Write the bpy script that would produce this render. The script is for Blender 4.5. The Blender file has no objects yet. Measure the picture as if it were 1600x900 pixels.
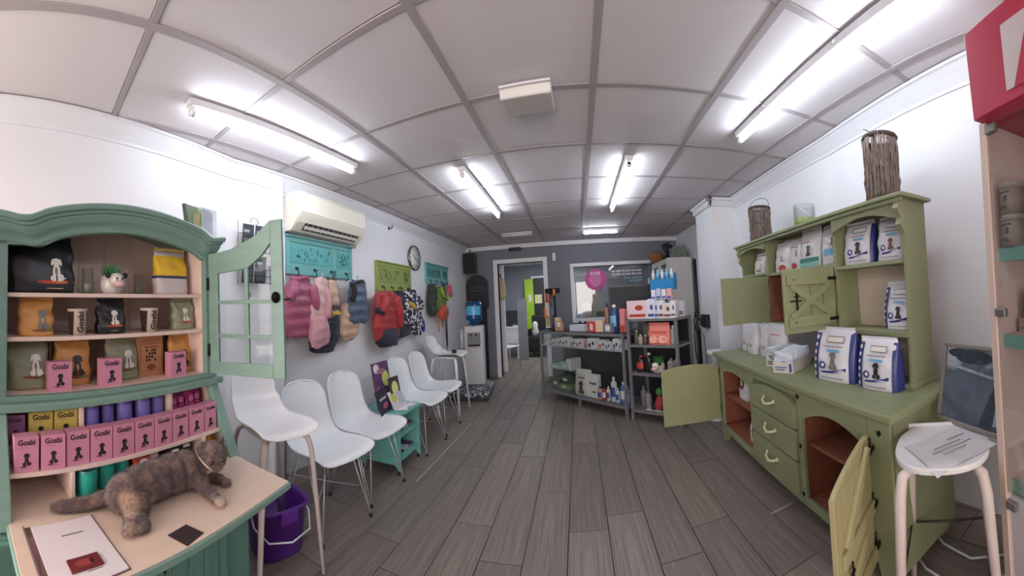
import bpy, bmesh, math, random
import numpy as np
from mathutils import Matrix, Vector
random.seed(7)
R = math.radians
SC = bpy.context.scene
COL = SC.collection
PI = math.pi

# ---------------------------------------------------------------- camera, world, exposure
def make_camera():
    yaw, pitch, roll, f = 0.1888, 0.05, 0.0469, 538.62
    cd = bpy.data.cameras.new('camera'); o = bpy.data.objects.new('camera', cd); COL.objects.link(o)
    cd.type = 'PANO'; cd.panorama_type = 'CENTRAL_CYLINDRICAL'
    cd.central_cylindrical_range_u_min = -800 / f; cd.central_cylindrical_range_u_max = 800 / f
    cd.central_cylindrical_range_v_min = -450 / f; cd.central_cylindrical_range_v_max = 450 / f
    cd.central_cylindrical_radius = 1
    cd.clip_start = 0.01; cd.clip_end = 200
    cy, sy, cp, sp, cr, sr = math.cos(yaw), math.sin(yaw), math.cos(pitch), math.sin(pitch), math.cos(roll), math.sin(roll)
    Rm = np.array([[cy, -sy, 0], [sy, cy, 0], [0, 0, 1]]) @ np.array([[1, 0, 0], [0, cp, -sp], [0, sp, cp]]) @ np.array([[cr, 0, sr], [0, 1, 0], [-sr, 0, cr]])
    M = Matrix([[Rm[i][0], Rm[i][2], -Rm[i][1]] for i in range(3)]).to_4x4()
    M.translation = (0, 0, 1.28)
    o.matrix_world = M
    SC.camera = o
make_camera()

w = bpy.data.worlds.new('world'); SC.world = w; w.use_nodes = True
w.node_tree.nodes['Background'].inputs[0].default_value = (0.85, 0.92, 1.0, 1)
w.node_tree.nodes['Background'].inputs[1].default_value = 1.0
SC.view_settings.view_transform = 'Standard'; SC.view_settings.look = 'None'
SC.view_settings.gamma = 1.0; SC.view_settings.exposure = 0.86
SC.view_settings.use_curve_mapping = False
TUBE = 26.0       # strength of the fluorescent tubes
SC.cycles.max_bounces = 8; SC.cycles.transparent_max_bounces = 16
SC.cycles.sample_clamp_indirect = 6

# added warm area light, standing in for daylight from an unseen front window
ld = bpy.data.lights.new('added_window_daylight', 'AREA'); ld.shape = 'RECTANGLE'; ld.size = 3.0; ld.size_y = 1.9
ld.energy = 95; ld.color = (1.0, 0.84, 0.76)
lo = bpy.data.objects.new('added_window_daylight', ld); COL.objects.link(lo)
lo.location = (-0.1, -2.75, 1.35); lo.rotation_euler = (R(94), 0, R(8))

# ---------------------------------------------------------------- materials
def lin(c):
    r = []
    for v in c:
        v = v / 255.0
        r.append(v / 12.92 if v <= 0.04045 else ((v + 0.055) / 1.055) ** 2.4)
    return tuple(r)
_M = {}
def nd(nt, t, **k):
    n = nt.nodes.new(t)
    for a, b in k.items(): setattr(n, a, b)
    return n
def mat(name, col, rough=0.5, metal=0.0, var=0.06, scale=6.0, bump=0.0, bscale=None, spec=0.5, stretch=(1, 1, 1), emit=None, trans=0.0, coat=0.0, sheen=0.0, coords='Object'):
    if name in _M: return _M[name]
    m = bpy.data.materials.new(name); m.use_nodes = True; nt = m.node_tree
    p = nt.nodes['Principled BSDF']
    p.inputs['Roughness'].default_value = rough; p.inputs['Metallic'].default_value = metal
    p.inputs['Specular IOR Level'].default_value = spec
    p.inputs['Transmission Weight'].default_value = trans
    p.inputs['Coat Weight'].default_value = coat
    p.inputs['Sheen Weight'].default_value = sheen
    c = lin(col)
    tc = nd(nt, 'ShaderNodeTexCoord'); mp = nd(nt, 'ShaderNodeMapping'); mp.inputs['Scale'].default_value = stretch
    nt.links.new(tc.outputs[coords], mp.inputs[0])
    nz = nd(nt, 'ShaderNodeTexNoise'); nz.inputs['Scale'].default_value = scale; nz.inputs['Detail'].default_value = 4
    nt.links.new(mp.outputs[0], nz.inputs['Vector'])
    mx = nd(nt, 'ShaderNodeMix', data_type='RGBA')
    mx.inputs[6].default_value = tuple(max(0, x * (1 - var * 2)) for x in c) + (1,)
    mx.inputs[7].default_value = tuple(min(1, x * (1 + var * 2)) for x in c) + (1,)
    nt.links.new(nz.outputs['Fac'], mx.inputs[0]); nt.links.new(mx.outputs[2], p.inputs['Base Color'])
    if bump:
        n2 = nd(nt, 'ShaderNodeTexNoise'); n2.inputs['Scale'].default_value = bscale or scale * 4; n2.inputs['Detail'].default_value = 5
        nt.links.new(mp.outputs[0], n2.inputs['Vector'])
        b = nd(nt, 'ShaderNodeBump'); b.inputs['Strength'].default_value = bump; b.inputs['Distance'].default_value = 0.01
        nt.links.new(n2.outputs['Fac'], b.inputs['Height']); nt.links.new(b.outputs[0], p.inputs['Normal'])
    if emit:
        p.inputs['Emission Color'].default_value = lin(emit[0]) + (1,); p.inputs['Emission Strength'].default_value = emit[1]
    _M[name] = m
    return m

def glass(name, tint=(244, 248, 247), rough=0.02, alpha=0.12):
    """thin sheet glass: clear with a mirror-like sheen"""
    if name in _M: return _M[name]
    m = bpy.data.materials.new(name); m.use_nodes = True; nt = m.node_tree; nt.nodes.clear()
    out = nd(nt, 'ShaderNodeOutputMaterial'); tr = nd(nt, 'ShaderNodeBsdfTransparent'); gl = nd(nt, 'ShaderNodeBsdfGlossy')
    tr.inputs[0].default_value = lin(tint) + (1,); gl.inputs['Roughness'].default_value = rough
    lw = nd(nt, 'ShaderNodeLayerWeight'); lw.inputs[0].default_value = 0.25
    mr = nd(nt, 'ShaderNodeMapRange'); mr.inputs[3].default_value = alpha * 0.4; mr.inputs[4].default_value = min(1, alpha * 5)
    nt.links.new(lw.outputs['Fresnel'], mr.inputs[0])
    ms = nd(nt, 'ShaderNodeMixShader'); nt.links.new(mr.outputs[0], ms.inputs[0])
    nt.links.new(tr.outputs[0], ms.inputs[1]); nt.links.new(gl.outputs[0], ms.inputs[2]); nt.links.new(ms.outputs[0], out.inputs[0])
    _M[name] = m
    return m

def printed(name, base, items, rough=0.45, front=0.55, var=0.03, coat=0.0, bump=0.0, turn=False):
    """flat print on a pack: items = ('r', x0,x1,z0,z1,rgb) or ('e', cx,cz,rx,rz,rgb) in the pack's own 0..1 front face"""
    if name in _M: return _M[name]
    m = mat(name, base, rough, var=var, scale=9, coat=coat, bump=bump, bscale=14)
    nt = m.node_tree; p = nt.nodes['Principled BSDF']
    src = p.inputs['Base Color'].links[0].from_socket
    tc = nd(nt, 'ShaderNodeTexCoord'); sp = nd(nt, 'ShaderNodeSeparateXYZ'); nt.links.new(tc.outputs['Generated'], sp.inputs[0])
    ax, ay = ('Y', 'X') if turn else ('X', 'Y')
    fr = nd(nt, 'ShaderNodeMath', operation='LESS_THAN'); nt.links.new(sp.outputs[ay], fr.inputs[0]); fr.inputs[1].default_value = front
    cb = nd(nt, 'ShaderNodeCombineXYZ'); nt.links.new(sp.outputs[ax], cb.inputs[0]); nt.links.new(sp.outputs['Z'], cb.inputs[1])
    for it in items:
        k, a, b, c, d, rgb = it[:6]; every = len(it) > 6
        if k == 'r':
            c1 = nd(nt, 'ShaderNodeMath', operation='COMPARE'); nt.links.new(sp.outputs[ax], c1.inputs[0]); c1.inputs[1].default_value = (a + b) / 2; c1.inputs[2].default_value = (b - a) / 2
            c2 = nd(nt, 'ShaderNodeMath', operation='COMPARE'); nt.links.new(sp.outputs['Z'], c2.inputs[0]); c2.inputs[1].default_value = (c + d) / 2; c2.inputs[2].default_value = (d - c) / 2
            mk = nd(nt, 'ShaderNodeMath', operation='MULTIPLY'); nt.links.new(c1.outputs[0], mk.inputs[0]); nt.links.new(c2.outputs[0], mk.inputs[1])
        else:
            s1 = nd(nt, 'ShaderNodeVectorMath', operation='SUBTRACT'); nt.links.new(cb.outputs[0], s1.inputs[0]); s1.inputs[1].default_value = (a, b, 0)
            s2 = nd(nt, 'ShaderNodeVectorMath', operation='DIVIDE'); nt.links.new(s1.outputs[0], s2.inputs[0]); s2.inputs[1].default_value = (c, d, 1)
            s3 = nd(nt, 'ShaderNodeVectorMath', operation='LENGTH'); nt.links.new(s2.outputs[0], s3.inputs[0])
            mk = nd(nt, 'ShaderNodeMath', operation='LESS_THAN'); nt.links.new(s3.outputs['Value'], mk.inputs[0]); mk.inputs[1].default_value = 1.0
        mo = mk.outputs[0]
        if not every:
            m2 = nd(nt, 'ShaderNodeMath', operation='MULTIPLY'); nt.links.new(mo, m2.inputs[0]); nt.links.new(fr.outputs[0], m2.inputs[1]); mo = m2.outputs[0]
        mx = nd(nt, 'ShaderNodeMix', data_type='RGBA'); nt.links.new(mo, mx.inputs[0]); nt.links.new(src, mx.inputs[6]); mx.inputs[7].default_value = lin(rgb) + (1,)
        src = mx.outputs[2]
    nt.links.new(src, p.inputs['Base Color'])
    return m

def woody(name, col, dark, rough=0.5, scale=4.0, stretch=(1, 12, 12), contrast=0.5, bump=0.25):
    """painted or bare wood with long grain"""
    if name in _M: return _M[name]
    m = bpy.data.materials.new(name); m.use_nodes = True; nt = m.node_tree; p = nt.nodes['Principled BSDF']; p.inputs['Roughness'].default_value = rough
    tc = nd(nt, 'ShaderNodeTexCoord'); mp = nd(nt, 'ShaderNodeMapping'); mp.inputs['Scale'].default_value = stretch; nt.links.new(tc.outputs['Object'], mp.inputs[0])
    nz = nd(nt, 'ShaderNodeTexNoise'); nz.inputs['Scale'].default_value = scale; nz.inputs['Detail'].default_value = 6; nz.inputs['Roughness'].default_value = 0.65; nt.links.new(mp.outputs[0], nz.inputs['Vector'])
    cr = nd(nt, 'ShaderNodeValToRGB'); cr.color_ramp.elements[0].position = 0.5 - contrast / 2; cr.color_ramp.elements[1].position = 0.5 + contrast / 2
    cr.color_ramp.elements[0].color = lin(dark) + (1,); cr.color_ramp.elements[1].color = lin(col) + (1,)
    nt.links.new(nz.outputs['Fac'], cr.inputs[0]); nt.links.new(cr.outputs[0], p.inputs['Base Color'])
    b = nd(nt, 'ShaderNodeBump'); b.inputs['Strength'].default_value = bump; b.inputs['Distance'].default_value = 0.004
    nt.links.new(nz.outputs['Fac'], b.inputs['Height']); nt.links.new(b.outputs[0], p.inputs['Normal'])
    _M[name] = m
    return m

# ---------------------------------------------------------------- mesh builder
class MB:
    def __init__(s): s.v = []; s.f = []; s.sm = []
    def add(s, vs, fs, smooth=False):
        n = len(s.v); s.v += [tuple(v) for v in vs]; s.f += [tuple(i + n for i in f) for f in fs]; s.sm += [smooth] * len(fs); return s
    def box(s, x0, x1, y0, y1, z0, z1, M=None):
        vs = [(x0, y0, z0), (x1, y0, z0), (x1, y1, z0), (x0, y1, z0), (x0, y0, z1), (x1, y0, z1), (x1, y1, z1), (x0, y1, z1)]
        if M is not None: vs = [tuple(M @ Vector(v)) for v in vs]
        return s.add(vs, [(0, 3, 2, 1), (4, 5, 6, 7), (0, 1, 5, 4), (1, 2, 6, 5), (2, 3, 7, 6), (3, 0, 4, 7)])
    def tube(s, pts, r, seg=10, closed=False, caps=True, rz=None):
        pts = [Vector(p) for p in pts]; n = len(pts); rs = r if isinstance(r, (list, tuple)) else [r] * n
        rings = []; up = None
        for i, p in enumerate(pts):
            a = pts[i - 1] if (i > 0 or closed) else p; b = pts[(i + 1) % n] if (i < n - 1 or closed) else p
            t = (b - a).normalized() if (b - a).length > 1e-9 else Vector((0, 0, 1))
            if up is None: up = Vector((0, 0, 1)) if abs(t.z) < 0.95 else Vector((0, 1, 0))
            u = t.cross(up).normalized() if t.cross(up).length > 1e-6 else Vector((1, 0, 0)); up = u.cross(t).normalized()
            k = rz if rz else 1.0
            rings.append([p + (u * math.cos(2 * PI * j / seg) + up * math.sin(2 * PI * j / seg) * k) * rs[i] for j in range(seg)])
        vs = [q for rg in rings for q in rg]; fs = []
        for i in range(n if closed else n - 1):
            for j in range(seg):
                a = i * seg + j; b = i * seg + (j + 1) % seg; c = ((i + 1) % n) * seg + (j + 1) % seg; d = ((i + 1) % n) * seg + j
                fs.append((a, b, c, d))
        if not closed and caps: fs.append(tuple(range(seg - 1, -1, -1))); fs.append(tuple((n - 1) * seg + j for j in range(seg)))
        return s.add(vs, fs, True)
    def lathe(s, prof, seg=24, c=(0, 0, 0), M=None, sx=1, sy=1):
        vs = []; fs = []
        for r, z in prof:
            for j in range(seg):
                a = 2 * PI * j / seg; vs.append(Vector((c[0] + r * math.cos(a) * sx, c[1] + r * math.sin(a) * sy, c[2] + z)))
        for i in range(len(prof) - 1):
            for j in range(seg):
                k = (j + 1) % seg; fs.append((i * seg + j, i * seg + k, (i + 1) * seg + k, (i + 1) * seg + j))
        if prof[0][0] > 1e-4: fs.append(tuple(range(seg - 1, -1, -1)))
        if prof[-1][0] > 1e-4: fs.append(tuple((len(prof) - 1) * seg + j for j in range(seg)))
        if M is not None: vs = [M @ v for v in vs]
        return s.add(vs, fs, True)
    def prism(s, poly, a0, a1, axis='y', M=None, smooth=False):
        """poly: outline in the two other axes (in order xz for y, yz for x, xy for z)"""
        n = len(poly)
        def P(p, a): return {'y': (p[0], a, p[1]), 'x': (a, p[0], p[1]), 'z': (p[0], p[1], a)}[axis]
        vs = [P(p, a0) for p in poly] + [P(p, a1) for p in poly]
        if M is not None: vs = [tuple(M @ Vector(v)) for v in vs]
        fs = [tuple(range(n)), tuple(range(2 * n - 1, n - 1, -1))] + [(i, i + n, (i + 1) % n + n, (i + 1) % n) for i in range(n)]
        return s.add(vs, fs, smooth)
    def grid(s, fn, nu, nv, closeu=False, smooth=True):
        vs = [fn(i / (nu if closeu else nu - 1), j / (nv - 1)) for j in range(nv) for i in range(nu)]; fs = []
        for j in range(nv - 1):
            for i in range(nu if closeu else nu - 1):
                k = (i + 1) % nu; fs.append((j * nu + i, j * nu + k, (j + 1) * nu + k, (j + 1) * nu + i))
        return s.add(vs, fs, smooth)
    def mesh(s, name, m, bevel=0.0):
        me = bpy.data.meshes.new(name); me.from_pydata(s.v, [], s.f)
        bm = bmesh.new(); bm.from_mesh(me)
        for i, f in enumerate(bm.faces):
            if i < len(s.sm): f.smooth = s.sm[i]
        bmesh.ops.recalc_face_normals(bm, faces=bm.faces)
        if bevel:
            es = [e for e in bm.edges if len(e.link_faces) == 2 and e.calc_face_angle(0) > 0.6]
            bmesh.ops.bevel(bm, geom=es, offset=bevel, segments=2, affect='EDGES', profile=0.6, clamp_overlap=True)
        bm.to_mesh(me); bm.free()
        me.materials.append(m)
        return me
    def build(s, name, m, parent=None, bevel=0.0, loc=None, M=None):
        return link(name, s.mesh(name, m, bevel), parent, M if M is not None else (Matrix.Translation(loc) if loc is not None else None))

def link(name, me, parent=None, M=None):
    o = bpy.data.objects.new(name, me); COL.objects.link(o)
    if parent is not None: o.parent = parent
    if M is not None: o.matrix_basis = M
    return o
def tag(o, label=None, cat=None, group=None, kind=None):
    if label: o['label'] = label
    if cat: o['category'] = cat
    if group: o['group'] = group
    if kind: o['kind'] = kind
    return o
def thing(name, label, cat, M=None, group=None):
    o = bpy.data.objects.new(name, None); COL.objects.link(o); o.empty_display_size = 0.05
    if M is not None: o.matrix_basis = M
    return tag(o, label, cat, group)
def dup(root, M, label=None, group=None):
    r = root.copy(); COL.objects.link(r); r.matrix_basis = M
    if label: r['label'] = label
    if group: r['group'] = group
    for ch in list(root.children):
        c = ch.copy(); COL.objects.link(c); c.parent = r
        for g in list(ch.children):
            d = g.copy(); COL.objects.link(d); d.parent = c
    return r
def T(x, y, z, rz=0, rx=0, ry=0):
    return Matrix.Translation((x, y, z)) @ Matrix.Rotation(R(rz), 4, 'Z') @ Matrix.Rotation(R(ry), 4, 'Y') @ Matrix.Rotation(R(rx), 4, 'X')
def box(name, m, parent, x0, x1, y0, y1, z0, z1, bevel=0.0, M=None):
    return MB().box(x0, x1, y0, y1, z0, z1).build(name, m, parent, bevel, M=M)
_TX = {}
def text_mesh(s, size, m, bold=0.0):
    k = (s, size, m.name, bold)
    if k in _TX: return _TX[k]
    c = bpy.data.curves.new('lettering', 'FONT'); c.body = s; c.size = size; c.align_x = 'CENTER'; c.align_y = 'CENTER'; c.extrude = 0.0004; c.offset = bold * size; c.resolution_u = 3
    o = bpy.data.objects.new('lettering', c); COL.objects.link(o)
    dg = bpy.context.evaluated_depsgraph_get(); me = bpy.data.meshes.new_from_object(o.evaluated_get(dg))
    bpy.data.objects.remove(o); me.transform(Matrix.Rotation(R(90), 4, 'X')); me.materials.clear(); me.materials.append(m)
    _TX[k] = me
    return me
def flat_shape(polys, y, m, name):
    """flat printed shape: list of outlines in x,z"""
    b = MB()
    for k, p in enumerate(polys): b.prism(p, y - 0.0003 - 0.0001 * k, y, 'y')
    return b.mesh(name, m)
def ell(cx, cz, rx, rz, n=14, rot=0):
    c, s = math.cos(R(rot)), math.sin(R(rot))
    return [(cx + rx * math.cos(2 * PI * i / n) * c - rz * math.sin(2 * PI * i / n) * s, cz + rx * math.cos(2 * PI * i / n) * s + rz * math.sin(2 * PI * i / n) * c) for i in range(n)]
def dog_polys(w):
    """a sitting dog seen from the front, w wide"""
    k = w
    return [[(-.17 * k, .0), (-.03 * k, .0), (-.03 * k, .3 * k), (.04 * k, .3 * k), (.05 * k, .0), (.18 * k, .0), (.2 * k, .45 * k), (.17 * k, .75 * k), (-.15 * k, .78 * k), (-.21 * k, .45 * k)], ell(.24 * k, .17 * k, .15 * k, .18 * k), ell(-.22 * k, .14 * k, .11 * k, .14 * k), ell(-.14 * k, .02 * k, .09 * k, .035 * k), ell(.14 * k, .02 * k, .09 * k, .035 * k), ell(0, .95 * k, .19 * k, .22 * k), ell(-.21 * k, .95 * k, .07 * k, .19 * k, rot=-14), ell(.21 * k, .95 * k, .07 * k, .19 * k, rot=14), ell(-.03 * k, .86 * k, .11 * k, .1 * k), ell(.4 * k, .12 * k, .12 * k, .03 * k, rot=25)]
def dog_details(w):
    k = w
    return [ell(-.01 * k, .5 * k, .08 * k, .2 * k), ell(-.03 * k, .85 * k, .07 * k, .06 * k), ell(.0, 1.02 * k, .03 * k, .1 * k)], [ell(-.09 * k, .98 * k, .025 * k, .025 * k), ell(.07 * k, .98 * k, .025 * k, .025 * k), ell(-.03 * k, .88 * k, .04 * k, .028 * k)]

# ---------------------------------------------------------------- frames of the two big pieces of furniture and the counter
def frame(ox, oy, th, tilt=0.0):
    return Matrix.Translation((ox, oy, 0)) @ Matrix.Rotation(R(th), 4, 'Z') @ Matrix.Translation((0.62, 0, 1.0)) @ Matrix.Rotation(R(-tilt), 4, 'Y') @ Matrix.Translation((-0.62, 0, -1.0))
FL = frame(-1.1676, -0.276, 103.3, 2.0)     # teal secretary hutch
FG = frame(1.04, 0.85, -93.75)              # green sideboard with plate rack
FC = frame(-0.56, 4.79, -47.18)             # display counter
FR = frame(1.1, 0.44, -115)                 # red-headed display cabinet

# ---------------------------------------------------------------- the room
wall_m = mat('white_plaster', (228, 229, 232), 0.7, var=0.02, scale=2.5, bump=0.08, bscale=30)
gwall_m = mat('grey_painted_wall', (118, 121, 130), 0.75, var=0.03, scale=2)
trim_m = mat('white_gloss_trim', (222, 224, 228), 0.4, var=0.015)
tile_m = mat('ceiling_board', (208, 203, 205), 0.8, var=0.02, scale=3, bump=0.05, bscale=60)
bar_m = mat('ceiling_bar_paint', (160, 153, 154), 0.5, var=0.02)
H = 2.38

def struct(o): o['kind'] = 'structure'; return o
def wall_strip(name, pts, th, z0, z1, m, side):
    """a wall along a polyline; side +1 thickens to the left of the direction"""
    pts = [Vector(p) for p in pts]; out = []
    for i, p in enumerate(pts):
        a = pts[max(0, i - 1)]; b = pts[min(len(pts) - 1, i + 1)]; d = (b - a).normalized(); out.append(p + Vector((-d.y, d.x)) * th * side)
    mb = MB(); n = len(pts)
    vs = [(p.x, p.y, z0) for p in pts] + [(p.x, p.y, z1) for p in pts] + [(p.x, p.y, z0) for p in out] + [(p.x, p.y, z1) for p in out]
    fs = []
    for i in range(n - 1):
        fs += [(i, i + 1, n + i + 1, n + i), (2 * n + i + 1, 2 * n + i, 3 * n + i, 3 * n + i + 1), (n + i, n + i + 1, 3 * n + i + 1, 3 * n + i), (i + 1, i, 2 * n + i, 2 * n + i + 1)]
    fs += [(0, n, 3 * n, 2 * n), (n - 1, 3 * n - 1, 4 * n - 1, 2 * n - 1)]
    return struct(mb.add(vs, fs).build(name, m))
LW = [(-1.77, -2.6), (-1.78, -0.35), (-2.11, 1.30), (-2.08, 3.5), (-2.03, 6.1)]
RW = [(1.55, -2.6), (1.62, 0.3), (1.80, 1.9), (1.85, 3.62), (1.85, 6.1)]
wall_strip('wall_left', LW, 0.12, 0, H + .1, wall_m, 1)
wall_strip('wall_right', RW, 0.12, 0, H + .1, wall_m, -1)
# cove along both walls
def cove(name, pts, side):
    prof = [(0, 0), (0, -0.11), (0.012, -0.11), (0.016, -0.095), (0.045, -0.05), (0.075, -0.018), (0.09, -0.014), (0.09, 0)]
    pts = [Vector(p) for p in pts]; mb = MB(); np_ = len(prof); vs = []; fs = []
    for i, p in enumerate(pts):
        a = pts[max(0, i - 1)]; b = pts[min(len(pts) - 1, i + 1)]; d = (b - a).normalized(); nn = Vector((-d.y, d.x)) * side
        for q in prof: vs.append((p.x + nn.x * q[0], p.y + nn.y * q[0], H - 0.006 + q[1]))
    for i in range(len(pts) - 1):
        for j in range(np_): fs.append((i * np_ + j, i * np_ + (j + 1) % np_, (i + 1) * np_ + (j + 1) % np_, (i + 1) * np_ + j))
    fs += [tuple(range(np_)), tuple((len(pts) - 1) * np_ + j for j in range(np_))]
    return struct(mb.add(vs, fs).build(name, trim_m))
cove('trim_1', LW, -1); cove('trim_2', [(1.55, -2.6), (1.62, 0.3), (1.80, 1.9), (1.85, 3.62)], 1)
# far wall with doorway and window
mb = MB(); DX0, DX1, DZ = -1.42, -0.585, 2.04; WX0, WX1, WZ0, WZ1 = -0.05, 1.42, 0.99, 1.90; YB = 6.1
mb.box(-2.2, DX0, YB, YB + .12, 0, H + .1); mb.box(DX0, DX1, YB, YB + .12, DZ, H + .1); mb.box(DX1, WX0, YB, YB + .12, 0, H + .1)
mb.box(WX0, WX1, YB, YB + .12, 0, WZ0); mb.box(WX0, WX1, YB, YB + .12, WZ1, H + .1); mb.box(WX1, 2.0, YB, YB + .12, 0, H + .1)
struct(mb.build('wall_back', gwall_m))
d = tag(bpy.data.objects.new('door_1', None), kind='structure'); COL.objects.link(d)
box('door_frame', trim_m, d, DX0 - .075, DX0, YB - .02, YB + .13, 0, DZ + .075, .004); box('door_frame', trim_m, d, DX1, DX1 + .075, YB - .02, YB + .13, 0, DZ + .075, .004)
box('door_frame', trim_m, d, DX0 - .0, DX1, YB - .02, YB + .13, DZ, DZ + .075, .004)
wn = tag(bpy.data.objects.new('window_1', None), kind='structure'); COL.objects.link(wn)
for a in ((WX0 - .06, WX0, WZ0 - .06, WZ1 + .06), (WX1, WX1 + .06, WZ0 - .06, WZ1 + .06), (WX0, WX1, WZ0 - .06, WZ0), (WX0, WX1, WZ1, WZ1 + .06)):
    box('window_frame', trim_m, wn, a[0], a[1], YB - .025, YB + .12, a[2], a[3], .004)
box('pane', glass('window_glass', alpha=0.08), wn, WX0, WX1, YB + .03, YB + .036, WZ0, WZ1)
box('sill', trim_m, wn, WX0 - .06, WX1 + .06, YB - .05, YB - .025, WZ0 - .075, WZ0 - .05)
struct(MB().box(-2.03, 1.85, YB - .07, YB, H - .085, H - .006).build('trim_3', trim_m, bevel=.01))
# front wall behind the camera with the shop window
mb = MB(); mb.box(-1.9, -1.5, -2.7, -2.6, 0, H + .1); mb.box(1.35, 1.7, -2.7, -2.6, 0, H + .1); mb.box(-1.5, 1.35, -2.7, -2.6, 0, .35); mb.box(-1.5, 1.35, -2.7, -2.6, 2.2, H + .1)
struct(mb.build('wall_front', wall_m))
w2 = tag(bpy.data.objects.new('window_2', None), kind='structure'); COL.objects.link(w2)
for a in ((-1.5, -1.44, .35, 2.2), (1.29, 1.35, .35, 2.2), (-1.44, 1.29, .35, .42), (-1.44, 1.29, 2.13, 2.2), (-.1, -.04, .42, 2.13)):
    box('window_frame', trim_m, w2, a[0], a[1], -2.69, -2.61, a[2], a[3])
# pillar on the right with its own cove
struct(MB().box(1.545, 1.97, 3.62, 4.15, 0, H + .1).build('pillar', wall_m))
mb = MB()
mb.box(1.51, 1.545, 3.585, 4.15, H - .1, H - .006); mb.box(1.51, 1.85, 3.585, 3.62, H - .1, H - .006); mb.box(1.48, 1.545, 3.555, 4.15, H - .04, H - .006); mb.box(1.48, 1.85, 3.555, 3.62, H - .04, H - .006)
struct(mb.build('trim_4', trim_m, bevel=.008))
# boxed pipe run on the left wall beside the air conditioner
struct(MB().box(-2.12, -2.045, 1.69, 1.79, 0.0, H - .02).build('trim_5', trim_m, bevel=.006))
struct(MB().tube([(-2.07, 1.815, .02), (-2.07, 1.815, 2.2)], .012, 8).build('trim_6', trim_m))

# ceiling: boards between bars
ceil = struct(MB().box(-2.25, 2.0, -2.7, YB + .15, H + .03, H + .1).build('ceiling', gwall_m))
gx = [-2.3] + [0.139 + .669 * k for k in range(-3, 3)] + [2.1]; gy = [-2.8] + [1.054 + .656 * k for k in range(-5, 8)] + [YB + .05]
g = 0.017
shared = {}
for i in range(len(gx) - 1):
    for j in range(len(gy) - 1):
        wx, wy = gx[i + 1] - gx[i], gy[j + 1] - gy[j]; k = (round(wx, 3), round(wy, 3))
        if k not in shared: shared[k] = MB().box(-wx / 2 + g, wx / 2 - g, -wy / 2 + g, wy / 2 - g, 0, .012).mesh('tile', tile_m, .002)
        t = link('tile', shared[k], ceil, Matrix.Translation(((gx[i] + gx[i + 1]) / 2, (gy[j] + gy[j + 1]) / 2, H + random.uniform(-.001, .003))) @ Matrix.Rotation(random.uniform(-.003, .003), 4, 'X'))
for x in gx[1:-1]: box('ceiling_bar', bar_m, ceil, x - .0175, x + .0175, -2.7, YB, H - .006, H + .004, .001)
for y in gy[1:-1]: box('ceiling_bar', bar_m, ceil, -2.2, 2.0, y - .0145, y + .0145, H - .004, H + .004, .001)

# floor: wood-look boards laid down the length of the shop
def floor_mat(k, col, dark):
    m = woody('floor_board_%d' % k, col, dark, 0.42, 3.2, (9, .8, 9), .75, .5)
    nt = m.node_tree; p = nt.nodes['Principled BSDF']; src = p.inputs['Base Color'].links[0].from_socket
    tc = nd(nt, 'ShaderNodeTexCoord'); mp = nd(nt, 'ShaderNodeMapping'); mp.inputs['Scale'].default_value = (70, 1.2, 1); nt.links.new(tc.outputs['Object'], mp.inputs[0])
    nz = nd(nt, 'ShaderNodeTexNoise'); nz.inputs['Scale'].default_value = 1.5; nz.inputs['Detail'].default_value = 3; nt.links.new(mp.outputs[0], nz.inputs['Vector'])
    mr = nd(nt, 'ShaderNodeMapRange'); mr.inputs[1].default_value = .3; mr.inputs[2].default_value = .7; mr.inputs[3].default_value = .62; mr.inputs[4].default_value = 1.15; nt.links.new(nz.outputs['Fac'], mr.inputs[0])
    vm = nd(nt, 'ShaderNodeVectorMath', operation='SCALE'); nt.links.new(src, vm.inputs[0]); nt.links.new(mr.outputs[0], vm.inputs[3]); nt.links.new(vm.outputs[0], p.inputs['Base Color'])
    return m
fms = [floor_mat(0, (142, 131, 121), (104, 96, 89)), floor_mat(1, (134, 124, 115), (96, 89, 83)), floor_mat(2, (148, 137, 127), (110, 101, 94)), floor_mat(3, (137, 128, 121), (100, 94, 88))]
grout_m = mat('floor_grout', (44, 40, 37), 0.9); pale_grout = mat('pale_floor_grout', (190, 184, 174), 0.8)
fl = struct(MB().box(-2.2, 2.0, -2.7, 9.6, -.08, -.006).build('floor', grout_m))
PW = .2225; x = -.119 - PW * 9; row = 0; offs = [0, .62, .25, .95, .4, .78, .1, .55, .9, .3]
while x < 1.9:
    y = -2.7 - offs[row % 10] + (0.18 if row % 2 else 0)
    # joints seen in the photograph, per row
    while y < 9.4:
        L = 1.2; y0, y1 = max(-2.7, y), min(9.5, y + L)
        if y1 - y0 > .03:
            me = MB().box(0, PW - .005, 0, y1 - y0 - .005, -.02, 0).mesh('plank', fms[random.randrange(4)], .0012)
            link('plank', me, fl, Matrix.Translation((x, y0, random.uniform(-.0006, .0006))))
        y += L
    x += PW; row += 1
box('grout_line', pale_grout, fl, -1.236, -1.228, 2.35, 3.7, -.003, .0008); box('grout_line', pale_grout, fl, .98, 1.13, 1.72, 1.727, -.003, .0008)

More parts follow.
